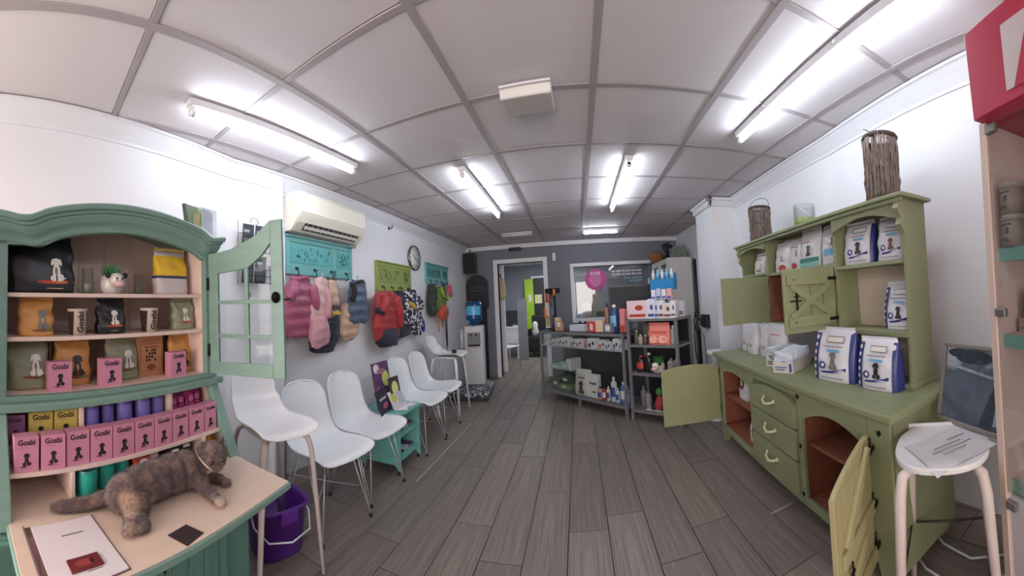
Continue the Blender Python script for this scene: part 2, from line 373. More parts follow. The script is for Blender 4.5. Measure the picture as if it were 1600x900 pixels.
# back room seen through the doorway and the window
struct(MB().box(-2.2, -2.08, YB + .12, 9.6, 0, H + .1).build('wall_left', wall_m)); struct(MB().box(2.0, 2.12, YB, 9.6, 0, H + .1).build('wall_right', gwall_m))
mb = MB(); mb.box(-2.2, -1.22, 9.5, 9.6, 0, H + .1); mb.box(-1.22, -.55, 9.5, 9.6, 2.0, H + .1); mb.box(-.55, 2.1, 9.5, 9.6, 0, H + .1); struct(mb.build('wall_back', gwall_m))
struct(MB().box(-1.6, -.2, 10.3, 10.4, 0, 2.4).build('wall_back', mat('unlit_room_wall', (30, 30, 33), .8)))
c2 = struct(MB().box(-2.2, 2.1, YB + .12, 9.6, H + .0, H + .1).build('ceiling', tile_m))
for y in (6.9, 7.56, 8.22, 8.88): box('ceiling_bar', bar_m, c2, -2.1, 2.0, y, y + .03, H - .008, H)
for x in (-1.87, -1.2, -.53, .14, .8): box('ceiling_bar', bar_m, c2, x, x + .03, YB + .12, 9.5, H - .008, H)
struct(MB().box(-1.42, -1.20, 7.95, 8.0, 0, 1.42).build('partition', mat('partition_grey', (126, 128, 136), .4)))
d2 = tag(bpy.data.objects.new('door_2', None), kind='structure'); COL.objects.link(d2)
box('door_leaf', mat('dark_door_leaf', (26, 26, 28), .4), d2, -1.21, -.56, 9.47, 9.5, 0, 2.0); box('door_frame', trim_m, d2, -1.26, -1.21, 9.46, 9.52, 0, 2.05); box('door_frame', trim_m, d2, -.56, -.5, 9.46, 9.52, 0, 2.05); box('door_frame', trim_m, d2, -1.21, -.56, 9.46, 9.52, 2.0, 2.05)
# ---------------------------------------------------------------- fluorescent lights
tube_m = mat('lit_tube', (240, 246, 255), .3, var=0, emit=((236, 243, 255), TUBE)); batten_m = mat('batten_enamel', (205, 203, 206), .4, var=.01); holder_m = mat('lamp_holder_plastic', (225, 223, 222), .4, var=.01)
def batten(label, p0, p1, lit=True, tm=None, group='fluorescent battens on the ceiling', drop=0.0):
    a = Vector((p0[0], p0[1], 0)); b = Vector((p1[0], p1[1], 0)); L = (b - a).length; th = math.degrees(math.atan2(b.y - a.y, b.x - a.x))
    t = thing('fluorescent_light', label, 'light', T(p0[0], p0[1], H - .008 - drop, th), group)
    MB().prism([(-.03, 0), (.03, 0), (.024, -.035), (-.024, -.035)], -.02, L + .02, 'x').build('spine', batten_m, t, .003)
    for x0 in (-.012, L - .018):
        mb = MB(); mb.box(x0, x0 + .03, -.014, .014, -.068, -.034); mb.tube([(x0, 0, -.066), (x0 + .03, 0, -.066)], .017, 12); mb.build('lamp_holder', holder_m, t)
    if lit or tm: MB().tube([(.02, 0, -.066), (L - .02, 0, -.066)], .0135, 12).build('tube', tm or tube_m, t)
    for q in (.35, .75): MB().tube([(L * q, 0, -.002), (L * q, .036, -.012), (L * q, .036, -.02)], .004, 6).build('spring_clip', batten_m, t)
    return t
batten('white batten with lit tube above the left wall by the air conditioner', (-1.555, .74), (-1.50, 2.0))
batten('white batten with lit tube left of the room centre, over the coat racks end', (-.83, 2.5), (-.855, 3.85))
batten('white batten with lit tube right of the room centre, pointing at the far window', (.448, 2.57), (.448, 3.91))
batten('long bright batten above the green dresser, largest of the lights', (1.12, .55), (1.129, 2.06))
batten('short batten lit across the ceiling just before the far grey wall', (.13, 5.15), (.66, 5.15))
off_m = mat('unlit_diffuser', (205, 203, 206), .4, var=.01)
t = thing('fluorescent_light', 'switched-off white batten across the ceiling before the doorway', 'light', T(-1.09, 5.1, H - .008), 'fluorescent battens on the ceiling')
box('spine', batten_m, t, 0, .47, -.06, .06, -.02, 0, .003); MB().tube([(.0, 0, -.035), (.47, 0, -.035)], .05, 12, rz=.5).build('diffuser', off_m, t)
t = thing('emergency_light', 'translucent white emergency light box hanging under the middle of the ceiling', 'light', T(-.2, 1.73, H - .01, -2))
MB().box(-.13, .13, -.11, .11, -.012, .0).build('back_plate', batten_m, t, .004)
em = mat('frosted_plastic', (222, 218, 214), .25, var=.02, trans=.3); MB().prism([(-.1, -.012), (.1, -.012), (.085, -.06), (-.085, -.06)], -.13, .13, 'x').build('cover', em, t, .008)
box('sensor', mat('black_plastic', (26, 26, 30), .4), t, -.035, .03, .1, .125, -.022, .0, .003)
batten('lit tube on the ceiling of the back room seen through the doorway', (-.95, 7.1), (-1.25, 8.1), group='back room lights')
batten('lit tube on the back room ceiling further right of the doorway', (.3, 7.2), (.6, 8.3), group='back room lights')

# ---------------------------------------------------------------- teal secretary hutch
teal = woody('teal_hutch_paint', (130, 160, 148), (110, 141, 128), .45, 5, (1.2, 14, 6), .8, .3)
teal2 = woody('teal_hutch_paint_dark', (104, 146, 132), (80, 120, 108), .45, 5, (14, 2, 1.5), .8, .5)
cream = woody('cream_interior', (236, 212, 200), (214, 188, 176), .5, 4, (2, 8, 8), .8, .15)
desk_m = woody('cream_desk_top', (226, 203, 184), (208, 184, 164), .38, 3, (1, 6, 6), .9, .1)
iron = mat('blackened_iron', (30, 26, 26), .5, .6)
glz = glass('cabinet_glass', (250, 252, 251), alpha=.02)
hut = thing('secretary_hutch', 'teal painted secretary hutch with arched crown, open glazed door and lowered desk flap', 'cabinet', FL)
HX0, HX1, HI0, HI1 = .135, 1.115, .19, 1.055
def hb(name, m, *a, bevel=.0015): return box(name, m, hut, *a, bevel)
hb('side_panel', cream, HX0 + .004, HX0 + .03, .0, .29, .95, 1.6); hb('side_panel', cream, HI1 + .0, HX1 - .004, .0, .29, .95, 1.6)
for i in range(7):
    x0 = HX0 + .03 + i * (HX1 - HX0 - .06) / 7; hb('back_board', cream, x0 + .0008, x0 + (HX1 - HX0 - .06) / 7 - .0008, .278, .29, .62, 1.70, bevel=.003)
hb('stile', teal, HX0, HI0, -.018, .012, .95, 1.56, bevel=.005); hb('stile', teal, HI1, HX1, -.018, .012, .95, 1.56, bevel=.005)
hb('shelf', cream, HX0 + .03, HI1, .004, .278, 1.328, 1.343); hb('shelf', cream, HX0 + .03, HI1, .004, .278, 1.170, 1.185); hb('cabinet_bottom', cream, HX0 + .03, HI1, .0, .278, .965, .985)
def arch(x):   # underside of the arched rail
    t = (x - HI0) / (HI1 - HI0)
    if t < .16: return 1.512
    if t > .93: return 1.532
    u = (t - .16) / .77; return 1.512 + .02 * u + .078 * math.sin(PI * u) ** .75
def crown(x):
    t = (x - .08) / (1.17 - .08)
    s = max(0, math.sin(PI * min(1, max(0, (t - .2) / .72)))) ** .8
    return 1.612 - .012 * t + .062 * s - (.014 * math.exp(-((t - .16) / .05) ** 2)) - (.012 * math.exp(-((t - .93) / .04) ** 2))
N = 48
mb = MB(); vs = []; fs = []
for i in range(N + 1):
    x = HX0 + (HX1 - HX0) * i / N
    for q in ((-.018, arch(x)), (-.018, crown(x) - .07), (.012, crown(x) - .07), (.012, arch(x))): vs.append((x, q[0], q[1]))
for i in range(N):
    for j in range(4): fs.append((i * 4 + j, i * 4 + (j + 1) % 4, i * 4 + 4 + (j + 1) % 4, i * 4 + 4 + j))
fs += [(0, 1, 2, 3), tuple(N * 4 + j for j in range(4))]
mb.add(vs, fs).build('arched_rail', teal, hut)
prof = [(-.0, -.09), (-.022, -.088), (-.026, -.078), (-.022, -.07), (-.026, -.062), (-.04, -.05), (-.05, -.034), (-.052, -.026), (-.062, -.024), (-.064, -.016), (-.076, -.012), (-.08, .002), (-.076, .008), (.29, .008), (.29, -.02), (0, -.05)]
mb = MB(); vs = []; fs = []; n = len(prof)
for i in range(N + 1):
    f_ = i / N
    for a, b in prof:
        ex = -a if a < 0 else 0
        x = (HX0 - ex) + (HX1 - HX0 + 1.25 * ex) * f_; vs.append((x, a, crown(.08 + 1.09 * f_) + b))
for i in range(N):
    for j in range(n): fs.append((i * n + j, i * n + (j + 1) % n, i * n + n + (j + 1) % n, i * n + n + j))
fs += [tuple(range(n)), tuple(N * n + j for j in range(n))]
mb.add(vs, fs).build('crown_moulding', teal, hut)
# waist ledge, slanted sides, pigeonholes, desk
hb('waist_ledge', teal, HX0 - .015, HX1 + .02, -.045, .29, .935, .965, bevel=.008); hb('waist_rail', teal, HX0, HX1, -.022, .012, .965, .985, bevel=.003)
ZD = .648
for x0, x1 in ((HX0, HI0), (HI1 + .01, HX1)):
    MB().prism([(-.025, .935), (.01, .935), (-.115, ZD - .02), (-.165, ZD - .02)], x0, x1, 'x').build('slanted_stile', teal, hut, .005)
    MB().prism([(.0, .935), (.29, .935), (.29, ZD - .02), (-.12, ZD - .02)], x0 + .004 if x0 < .5 else HX1 - .03, x0 + .03 if x0 < .5 else HX1 - .004, 'x').build('side_panel', cream, hut)
hb('pigeonhole_shelf', cream, HI0 - .02, HI1 + .012, -.085, .278, .742, .756); hb('pigeonhole_riser', cream, HI0 - .02, HI1 + .012, -.005, .26, .757, .806)
for x, z0, z1, y in ((.468, .806, .935, -.01), (.862, .806, .935, -.01), (.405, ZD, .742, -.09), (.975, ZD, .742, -.09)): hb('pigeonhole_divider', cream, x - .007, x + .007, y, .27, z0, z1)
hb('desk_deck', desk_m, HX0 + .004, HX1 - .004, -.135, .278, ZD - .025, ZD)
flap = MB().prism([(HI0 - .012, -.137), (HI1 + .045, -.137), (HI1 + .0, -.455), (HI0 - .012, -.435)], ZD - .004, ZD, 'z').build('desk_flap', desk_m, hut, .001)
MB().prism([(HI0 - .018, -.137), (HI1 + .051, -.137), (HI1 + .006, -.461), (HI0 - .018, -.441)], ZD - .026, ZD - .0042, 'z').build('flap_edge', teal, flap, .004)
# base with two doors
BY = -.2
hb('base_carcass', teal2, HX0, HX1, BY + .02, .29, .08, ZD - .027, bevel=.003)
for x0, x1 in ((HX0, HX0 + .06), (HX1 - .135, HX1)): hb('base_stile', teal2, x0, x1, BY, BY + .022, .06, ZD - .03, bevel=.006)
hb('base_rail', teal2, HX0 + .06, HX1 - .135, BY, BY + .022, ZD - .07, ZD - .03, bevel=.004); hb('plinth', teal2, HX0 - .01, HX1 + .01, BY - .012, .29, .0, .08, bevel=.006)
for x0, x1 in ((HX0 + .063, .585), (.589, HX1 - .138)):
    dr = hb('base_door', teal2, x0, x1, BY - .012, BY + .008, .09, ZD - .073, bevel=.004)
    for k in range(4):
        w_ = (x1 - x0 - .1) / 4; box('door_plank', teal2, dr, x0 + .05 + k * w_ + .001, x0 + .05 + (k + 1) * w_ - .001, BY - .017, BY - .011, .14, ZD - .12, .003)
    e = MB(); e.lathe([(0, 0), (.012, .001), (.01, .006), (0, .008)], 12, M=Matrix.Translation((x1 - .05 if x0 < .4 else x0 + .16, BY - .012, .53)) @ Matrix.Rotation(R(90), 4, 'X')); e.build('handle_rosette', iron, dr)
    xc = x1 - .05 if x0 < .4 else x0 + .16
    MB().tube([(xc + .018 * math.sin(2 * PI * i / 16), BY - .024, .512 + .02 * math.cos(2 * PI * i / 16)) for i in range(16)], .003, 8, True).build('ring_handle', iron, dr)
    MB().prism([(xc - .09, .44), (xc - .078, .46), (xc - .085, .48), (xc - .07, .50), (xc - .055, .48), (xc - .062, .46), (xc - .05, .44), (xc - .062, .42), (xc - .07, .40), (xc - .078, .42)], BY - .019, BY - .011, 'y').build('escutcheon', iron, dr)
# open glazed door at the right; its left twin is open too, at the very edge of the photo
def hutch_door(name, hx, ang, mirror):
    """a door in its own plane: x from hinge, z up"""
    W, Z0, Z1 = .365, .985, 1.50
    D = T(hx, -.02, 0, ang)
    dr = link(name, MB().box(0, .05, -.009, .009, Z0, 1.53).mesh('hinge_stile', teal, .003), hut, D)
    box('door_stile', teal, dr, W - .052, W, -.009, .009, Z0, 1.645, .003)
    box('door_rail', teal, dr, .05, W - .052, -.009, .009, Z0, Z0 + .055, .003)
    MB().prism([(.05, 1.435), (.2, 1.45), (.27, 1.5), (W - .052, 1.55), (W - .052, 1.645), (.24, 1.585), (.12, 1.54), (.05, 1.53)], -.009, .009, 'y').build('arched_door_rail', teal, dr, .002)
    for z in (1.155, 1.305): box('muntin', teal, dr, .05, W - .052, -.007, .007, z - .008, z + .008, .002)
    MB().box(.185, .203, -.007, .007, Z0 + .055, 1.155 - .008).box(.185, .203, -.007, .007, 1.163, 1.297).box(.185, .203, -.007, .007, 1.313, 1.46).build('muntin', teal, dr, .002)
    for a, b, c, d_, e_ in ((.05, .185, 1.04, 1.147, 0), (.203, W - .052, 1.04, 1.147, 0), (.05, .185, 1.163, 1.297, 0), (.203, W - .052, 1.163, 1.297, 0)): box('pane', glz, dr, a, b, -.0015, .0015, c, d_)
    MB().prism([(.05, 1.313), (.185, 1.313), (.185, 1.45), (.05, 1.435)], -.0015, .0015, 'y').build('pane', glz, dr)
    MB().prism([(.203, 1.313), (W - .052, 1.313), (W - .052, 1.55), (.27, 1.5), (.203, 1.452)], -.0015, .0015, 'y').build('pane', glz, dr)
    s = -1
    mb = MB(); mb.lathe([(0, 0), (.02, .002), (.024, .008), (.012, .014), (.016, .024), (0, .03)], 14, M=T(W - .03, -.009, 1.32, rx=90), sx=.8); mb.build('latch', iron, dr)
    mb = MB(); mb.tube([(W + .002, 0, 1.31), (W + .03, 0, 1.312)], .004, 8); mb.build('latch_bolt', iron, dr)
    for z in (1.39, 1.09): mb = MB(); mb.tube([(0, -.012, z - .028), (0, -.012, z + .028)], .006, 8); mb.build('hinge', iron, dr)
    return dr
hutch_door('glazed_door', HX1 - .035, -76 + 0, False)
dl = hutch_door('glazed_door', HX0 + .004, -150, True)

# ---------------------------------------------------------------- pet food packs
def yfront(w, h, d, x, z, p=3.3):
    t = max(0, min(1, z / h)); b = d / 2 * (1 - t ** 2.6) + .0025; a = w / 2 * (1 + .03 * math.sin(t * 3) - .04 * t)
    return -b * max(0, 1 - min(1, abs(x / a)) ** p) ** (1 / p)
def pouch_mesh(w, h, d, m, seed=0, wr=1.0):
    rr = random.Random(seed); ph = [rr.uniform(0, 6) for _ in range(6)]
    mb = MB(); nu, nv = 36, 18
    def fn(u, v):
        t = v; ang = 2 * PI * u; b = d / 2 * (1 - t ** 2.6) + .0025; a = w / 2 * (1 + .03 * math.sin(t * 3) - .04 * t)
        c, s = math.cos(ang), math.sin(ang); e = 2 / 3.2
        x = a * math.copysign(abs(c) ** e, c); y = b * math.copysign(abs(s) ** e, s)
        k = wr * .004 * min(1, 4 * t * (1.1 - t) + .15)
        y += k * (math.sin(x / w * 14 + ph[0] + t * 5) + math.sin(t * 17 + ph[1] + x / w * 6)) * (1 if s > 0 else -1) * .5
        x += k * math.sin(t * 13 + ph[2])
        return (x, y, h * t + (.004 * math.sin(x / w * 7 + ph[3]) if t > .97 else 0))
    mb.grid(fn, nu, nv, closeu=True)
    mb.f.append(tuple(range(nu - 1, -1, -1))); mb.sm.append(False); mb.f.append(tuple((nv - 1) * nu + i for i in range(nu))); mb.sm.append(False)
    return mb.mesh('pouch', m)
def pouch(name, label, w, h, d, m, M, group=None, prints=(), seal=None, seed=0, cat='pet food bag'):
    """prints: (kind, data, cx, cz, material) draped on the front"""
    t = thing(name, label, cat, M, group)
    link('body', pouch_mesh(w, h, d, m, seed), t)
    b = MB().box(-w * .475, w * .475, -.0015, .0015, h * .975, h + .012); b.build('top_seal', seal or m, t)
    for k, (nm, polys, mm) in enumerate(prints):
        mb = MB()
        for q, p in enumerate(polys): drape(mb, p, w, h, d, .0035 + .0004 * q + .0004 * k)
        mb.build(nm, mm, t)
    return t
def drape(mb, p, w, h, d, off):
    if p[0] == 'R':
        _, x0, x1, z0, z1 = p; nu = max(2, int((x1 - x0) / .015) + 1); nv = max(2, int((z1 - z0) / .015) + 1)
        mb.grid(lambda u, v: (x0 + (x1 - x0) * u, yfront(w, h, d, x0 + (x1 - x0) * u, z0 + (z1 - z0) * v) - off - .0015, z0 + (z1 - z0) * v), nu, nv)
    else: mb.add([(x, yfront(w, h, d, x, z) - off, z) for x, z in p], [tuple(range(len(p)))])
def shift(polys, dx, dz, s=1.0): return [[(x * s + dx, z * s + dz) for x, z in p] for p in polys]
def rectp(x0, x1, z0, z1): return [('R', x0, x1, z0, z1)]
def L_(x, y, z, rz=0): return FL @ T(x, y, z, rz)
pm = lambda n, c, **k: mat(n, c, k.pop('rough', .45), var=.03, **k)
dark_p = pm('print_dark', (44, 36, 34)); white_p = pm('print_white', (226, 220, 214)); grey_p = pm('print_grey', (120, 116, 112)); red_p = pm('print_red', (176, 60, 40)); olive_p = pm('print_olive', (104, 112, 60)); brown_p = pm('print_brown', (120, 70, 44)); blue_p = pm('print_blue', (58, 74, 150)); lb_p = pm('print_light_blue', (110, 170, 205)); teal_p = pm('print_teal', (52, 130, 120)); tan_p = pm('print_tan', (196, 160, 120)); orange_p = pm('print_orange', (206, 110, 60))
black_foil = pm('black_pack', (30, 28, 32), rough=.35, bump=.2, bscale=12); amber_foil = pm('amber_pack', (206, 148, 82), rough=.4, bump=.2, bscale=12); sage_foil = pm('sage_pack', (140, 142, 116), rough=.38, bump=.2, bscale=12); kraft = pm('kraft_card', (176, 124, 84), rough=.7)
def dogp(w, h, s, dx=0, dz=.3, col=dark_p, plate=brown_p):
    s *= 1.5
    pl = [ell(dx * w, dz * h - .012 * s, w * .32, h * .035)]
    a, b = dog_details(w * s); lo = grey_p if col is white_p else tan_p; hi = dark_p
    fd = [ell(dx * w + .05 * s, dz * h - .01 * s, w * .13, h * .028)]
    return [('food_print', pl, plate), ('food_detail', fd, orange_p if plate is red_p else olive_p), ('dog_print', shift(dog_polys(w * s), dx * w, dz * h), col), ('chest_print', shift(a, dx * w, dz * h), lo), ('face_print', shift(b, dx * w, dz * h), hi), ('small_text', [[(dx * w - w * .16, h * .08), (dx * w + w * .1, h * .08), (dx * w + w * .1, h * .095), (dx * w - w * .16, h * .095)]], tan_p)]
SH1, SH2, SH3 = 1.343, 1.185, .985
# top shelf
pouch('pet_food_bag', 'big black pet food bag with white cat print, top left shelf of teal hutch', .262, .21, .10, black_foil, L_(.333, .09, SH1), prints=dogp(.25, .21, .20, .2, .22, white_p, red_p), seed=1)
yb = printed('yellow_white_pack', (208, 196, 196), [('r', .0, 1, .42, .86, (226, 184, 46), 1), ('r', 0, 1, .36, .42, (44, 50, 84), 1), ('e', .5, .66, .12, .1, (214, 170, 60))], front=1.0, bump=.15)
pouch('pet_food_bag', 'yellow and white pet food bag with navy band, right end of hutch top shelf', .175, .20, .07, yb, L_(.935, .09, SH1), seed=2)
# cow planter with grass
cerw = mat('white_ceramic', (214, 206, 200), .25, var=.02, coat=.4); cerb = mat('black_glaze', (32, 28, 30), .25)
def cow_planter(name, label, M, s=1.0):
    t = thing(name, label, 'plant pot', M)
    mb = MB(); mb.lathe([(0, 0), (.036 * s, 0), (.047 * s, .02 * s), (.048 * s, .05 * s), (.042 * s, .075 * s), (.037 * s, .075 * s), (.037 * s, .06 * s), (0, .06 * s)], 24); mb.build('pot', cerw, t)
    hd = MB(); hd.lathe([(0, -.03 * s), (.02 * s, -.026 * s), (.03 * s, -.01 * s), (.03 * s, .01 * s), (.02 * s, .026 * s), (0, .03 * s)], 18, M=T(0, -.05 * s, .055 * s)); h_ = hd.build('cow_head', cerw, t)
    MB().lathe([(0, -.014 * s), (.018 * s, -.01 * s), (.024 * s, 0), (.018 * s, .01 * s), (0, .014 * s)], 16, M=T(0, -.072 * s, .04 * s) @ Matrix.Scale(1.1, 4)).build('muzzle', mat('pink_glaze', (206, 176, 170), .3), h_)
    for sx in (-1, 1):
        MB().lathe([(0, 0), (.01 * s, .004 * s), (.013 * s, .016 * s), (0, .03 * s)], 10, M=T(sx * .026 * s, -.05 * s, .07 * s) @ Matrix.Rotation(R(70 * sx), 4, 'Y') @ Matrix.Diagonal((1, .5, 1, 1))).build('ear', cerb, h_)
        MB().lathe([(0, 0), (.005 * s, .001), (0, .002)], 8, M=T(sx * .012 * s, -.0785 * s, .06 * s, rx=90)).build('eye', cerb, h_)
    mb = MB(); rr = random.Random(3)
    for i in range(90):
        a = rr.uniform(0, 6.28); r0 = rr.uniform(0, .033 * s); x, y = r0 * math.cos(a), r0 * math.sin(a); hh = rr.uniform(.045, .075) * s; lx, ly = rr.uniform(-.35, .35) * hh + x * .4, rr.uniform(-.3, .3) * hh + y * .3; w_ = .0018 * s
        mb.add([(x - w_, y, .058 * s), (x + w_, y, .058 * s), (x + lx * .5 + w_, y + ly * .5, .058 * s + hh * .6), (x + lx * .5 - w_, y + ly * .5, .058 * s + hh * .6), (x + lx, y + ly, .058 * s + hh)], [(0, 1, 2, 3), (3, 2, 4)])
    tag(mb.build('grass', mat('planter_grass', (60, 130, 70), .5, var=.15, scale=30), t), kind='stuff')
    return t
cow_planter('cow_planter', 'white cow shaped planter with green grass on hutch top shelf', L_(.63, .08, SH1), 1.0)
def tumbler(name, label, M, r, h, fill=None, group=None):
    t = thing(name, label, 'glass', M, group)
    MB().lathe([(0, 0), (r * .9, 0), (r, .004), (r, h), (r - .0016, h), (r - .0016, .006), (0, .006)], 24).build('glass_wall', glass('clear_tumbler', (246, 248, 248), alpha=.06), t)
    if fill: MB().lathe([(0, .006), (r - .002, .006), (r - .002, h * .4), (0, h * .42)], 20).build('contents', fill, t)
    return t
tumbler('glass_tumbler', 'clear glass with pale contents left of the cow planter', L_(.525, .08, SH1), .024, .105, mat('pale_herbs', (150, 156, 130), .8, var=.2, scale=60), 'glasses beside the planter')
tumbler('glass_tumbler', 'clear glass with green contents right of the cow planter', L_(.76, .08, SH1), .021, .09, mat('green_herbs', (104, 124, 84), .8, var=.2, scale=60), 'glasses beside the planter')
# second shelf
pouch('pet_food_bag', 'amber pet food bag with grey dog print, left end of hutch second shelf', .135, .135, .07, amber_foil, L_(.31, .07, SH2), prints=dogp(.135, .135, .3, .14, .2, grey_p), seed=3)
pouch('pet_food_bag', 'small black pet food bag centred on hutch second shelf', .125, .135, .06, black_foil, L_(.62, .07, SH2), prints=dogp(.125, .13, .26, .03, .28, white_p, red_p), seed=4)
pouch('pet_food_bag', 'sage grey pet food bag with white dog, right end of hutch second shelf', .12, .13, .06, sage_foil, L_(.985, .07, SH2), prints=dogp(.12, .13, .28, -.02, .3, white_p, red_p), seed=5)
txt_d = mat('lettering_black', (34, 24, 26), .6, var=0)
def cup(label, M):
    t = thing('paper_cup', label, 'cup', M, 'printed cups on the second shelf')
    cm = printed('cup_print', (206, 190, 178), [('r', -.01, .2, -.01, .9, (64, 46, 40), 1), ('r', .82, 1.01, -.01, .9, (64, 46, 40), 1)], front=1)
    MB().lathe([(0, 0), (.031, 0), (.04, .098), (.0415, .1), (.039, .1), (.03, .004), (0, .004)], 28).build('body', cm, t)
    tm = text_mesh('Gosbi', .034, txt_d, .02); link('lettering', tm, t, T(.0, -.0385, .05, rx=5) @ Matrix.Rotation(R(-90), 4, 'Y'))
    return t
cup('paper cup with vertical lettering left of the small black bag', L_(.475, .06, SH2)); cup('paper cup with vertical lettering right of the small black bag', L_(.80, .06, SH2))
# pink cartons (and their yellow and mauve siblings)
pink = pm('pink_card', (204, 136, 158), rough=.5); yel = pm('yellow_card', (206, 182, 96), rough=.5); mauve = pm('mauve_card', (150, 92, 132), rough=.5)
_cart = {}
def carton(label, M, m=pink, group='pink cartons', w=.082, h=.112, d=.045, name='pet_food_carton', cat='carton'):
    k = (m.name, round(w, 3), round(h, 3))
    if k in _cart: return dup(_cart[k], M, label, group)
    t = thing(name, label, cat, M, group); _cart[k] = t
    MB().box(-w / 2, w / 2, 0, d, 0, h).build('box', m, t, .0012)
    MB().box(-w / 2 + .001, w / 2 - .001, .001, d - .001, h, h + .0008).build('lid_flap', m, t)
    link('lettering', text_mesh('Gosbi', w * .3, txt_d, .02), t, T(0, -.0006, h * .84))
    fig = shift(dog_polys(w * .40), 0, h * .20) + [ell(-w * .10, h * .24, w * .07, h * .05), ell(w * .10, h * .24, w * .07, h * .05), ell(-w * .12, h * .17, w * .13, h * .013)]
    link('dog_print', flat_shape(fig, -.0004, dark_p, 'dog_print'), t)
    link('small_print', flat_shape([[(-w * .2, h * .12), (w * .2, h * .12), (w * .2, h * .135), (-w * .2, h * .135)]], -.0003, mauve, 'small_print'), t)
    link('small_print', flat_shape([[(-w * .3, h * .70), (w * .05, h * .70), (w * .05, h * .712), (-w * .3, h * .712)]], -.0003, mauve, 'small_print'), t)
    return t
for x, l, wz in ((.393, 'pink carton standing before the amber bag, lower left in the hutch cabinet', .09), (.602, 'pink carton standing left of the sage bag on hutch cabinet bottom', .088), (.925, 'pink carton leaning by the amber bag at the right of hutch cabinet bottom', .085)):
    carton(l, L_(x, .018, SH3), w=wz, h=.105, group='pink cartons in the hutch cabinet')
pouch('pet_food_bag', 'large sage green pet food bag, bottom left corner in hutch cabinet', .165, .175, .10, sage_foil, L_(.285, .11, SH3), prints=dogp(.16, .175, .28, .16, .3, white_p, brown_p), seed=6)
pouch('pet_food_bag', 'amber pet food bag behind the leftmost pink carton in the cabinet', .15, .17, .08, amber_foil, L_(.475, .13, SH3), prints=dogp(.15, .17, .3, .08, .22, dark_p), seed=7)
pouch('pet_food_bag', 'sage green pet food bag beside the brown kraft carton', .15, .175, .08, sage_foil, L_(.70, .13, SH3), prints=dogp(.15, .175, .28, .1, .28, white_p, brown_p), seed=8)
pouch('pet_food_bag', 'amber pet food bag in bottom right corner of the hutch cabinet', .13, .165, .07, amber_foil, L_(1.005, .12, SH3), prints=dogp(.13, .165, .3, .04, .2, dark_p), seed=9)
t = thing('kraft_carton', 'brown kraft carton with printed code block, between sage and amber bags', 'carton', L_(.835, .1, SH3))
MB().box(-.063, .063, 0, .05, 0, .185).build('box', kraft, t, .001); box('lid_flap', kraft, t, -.062, .062, .001, .049, .185, .187)
link('panel_print', flat_shape([[(-.056, .0225), (.056, .0225), (.056, .024), (-.056, .024)], [(-.056, .14), (.056, .14), (.056, .142), (-.056, .142)], [(-.057, .022), (-.055, .022), (-.055, .142), (-.057, .142)], [(.055, .022), (.057, .022), (.057, .142), (.055, .142)], [(-.035, .125), (.035, .125), (.035, .13), (-.035, .13)], ell(0, .04, .022, .014)], -.0004, brown_p, 'panel_print'), t)
link('panel_print', flat_shape([[(-.028 + .014 * i, .066 + .014 * j), (-.018 + .014 * i, .066 + .014 * j), (-.018 + .014 * i, .076 + .014 * j), (-.028 + .014 * i, .076 + .014 * j)] for i in range(4) for j in range(4) if (i * 3 + j * 5) % 4 != 2], -.0004, dark_p, 'panel_print'), t)
# row of ten pink cartons on the pigeonhole shelf
names10 = ['first', 'second', 'third', 'fourth', 'fifth', 'sixth', 'seventh', 'eighth', 'ninth', 'tenth']
xs = [(.205, .291), (.296, .382), (.386, .470), (.474, .558), (.562, .645), (.65, .733), (.738, .815), (.82, .9), (.905, .985), (.99, 1.055)]
for i, (a, b) in enumerate(xs):
    w_ = .083 if i < 6 else .078 if i < 9 else .066
    carton('%s pink carton from the left in the long row above the desk' % names10[i], L_((a + b) / 2, -.078 + random.uniform(-.003, .003), .756, random.uniform(-2, 2)), w=w_, h=.112, d=.045, group='row of pink cartons above the desk')
carton('mauve carton behind the left end of the pink carton row', L_(.226, .012, .806), mauve, 'cartons on the pigeonhole riser', .07, .105)
carton('left yellow carton of the pair above the pink row', L_(.318, .008, .806), yel, 'cartons on the pigeonhole riser', .088, .112); carton('right yellow carton of the pair above the pink row', L_(.412, .01, .806), yel, 'cartons on the pigeonhole riser', .088, .112)
def can(label, M, body, r, h, group, band=None, cat='can'):
    t = thing('food_can', label, cat, M, group)
    MB().lathe([(0, 0), (r * .96, 0), (r, .003), (r, h - .004), (r * .95, h), (r * .92, h - .003), (0, h - .003)], 24).build('body', body, t)
    MB().tube([(r * .95 * math.cos(a * PI / 12), r * .95 * math.sin(a * PI / 12), h - .001) for a in range(24)], .0016, 6, True).build('rim', mat('can_rim', (150, 150, 156), .3, .8), t)
    link('label_print', MB().grid(lambda u, v: ((r + .0006) * math.sin((u - .5) * 1.5), -(r + .0006) * math.cos((u - .5) * 1.5), h * (.42 + .42 * v) if band is None else h * (.1 + .8 * v)), 8, 2).mesh('label_print', band or white_p), t)
    return t
purp = printed('purple_can', (98, 84, 156), [('e', .5, .45, .2, .25, (130, 120, 190))], front=.5); purpd = pm('dark_purple_can', (66, 56, 110)); ppb = pm('purple_label', (122, 108, 178))
for i, (x, m, r, y) in enumerate(((.515, purp, .034, .03), (.588, purpd, .034, .05), (.662, purp, .034, .035), (.742, purp, .034, .03), (.815, purp, .032, .04))):
    can('purple can, %s from the left in the pigeonhole above the pink row' % names10[i], L_(x, y, .806), m, r, .118, 'purple cans above the pink row', ppb)
mag = pm('magenta_pack', (150, 30, 92), rough=.35, bump=.2)
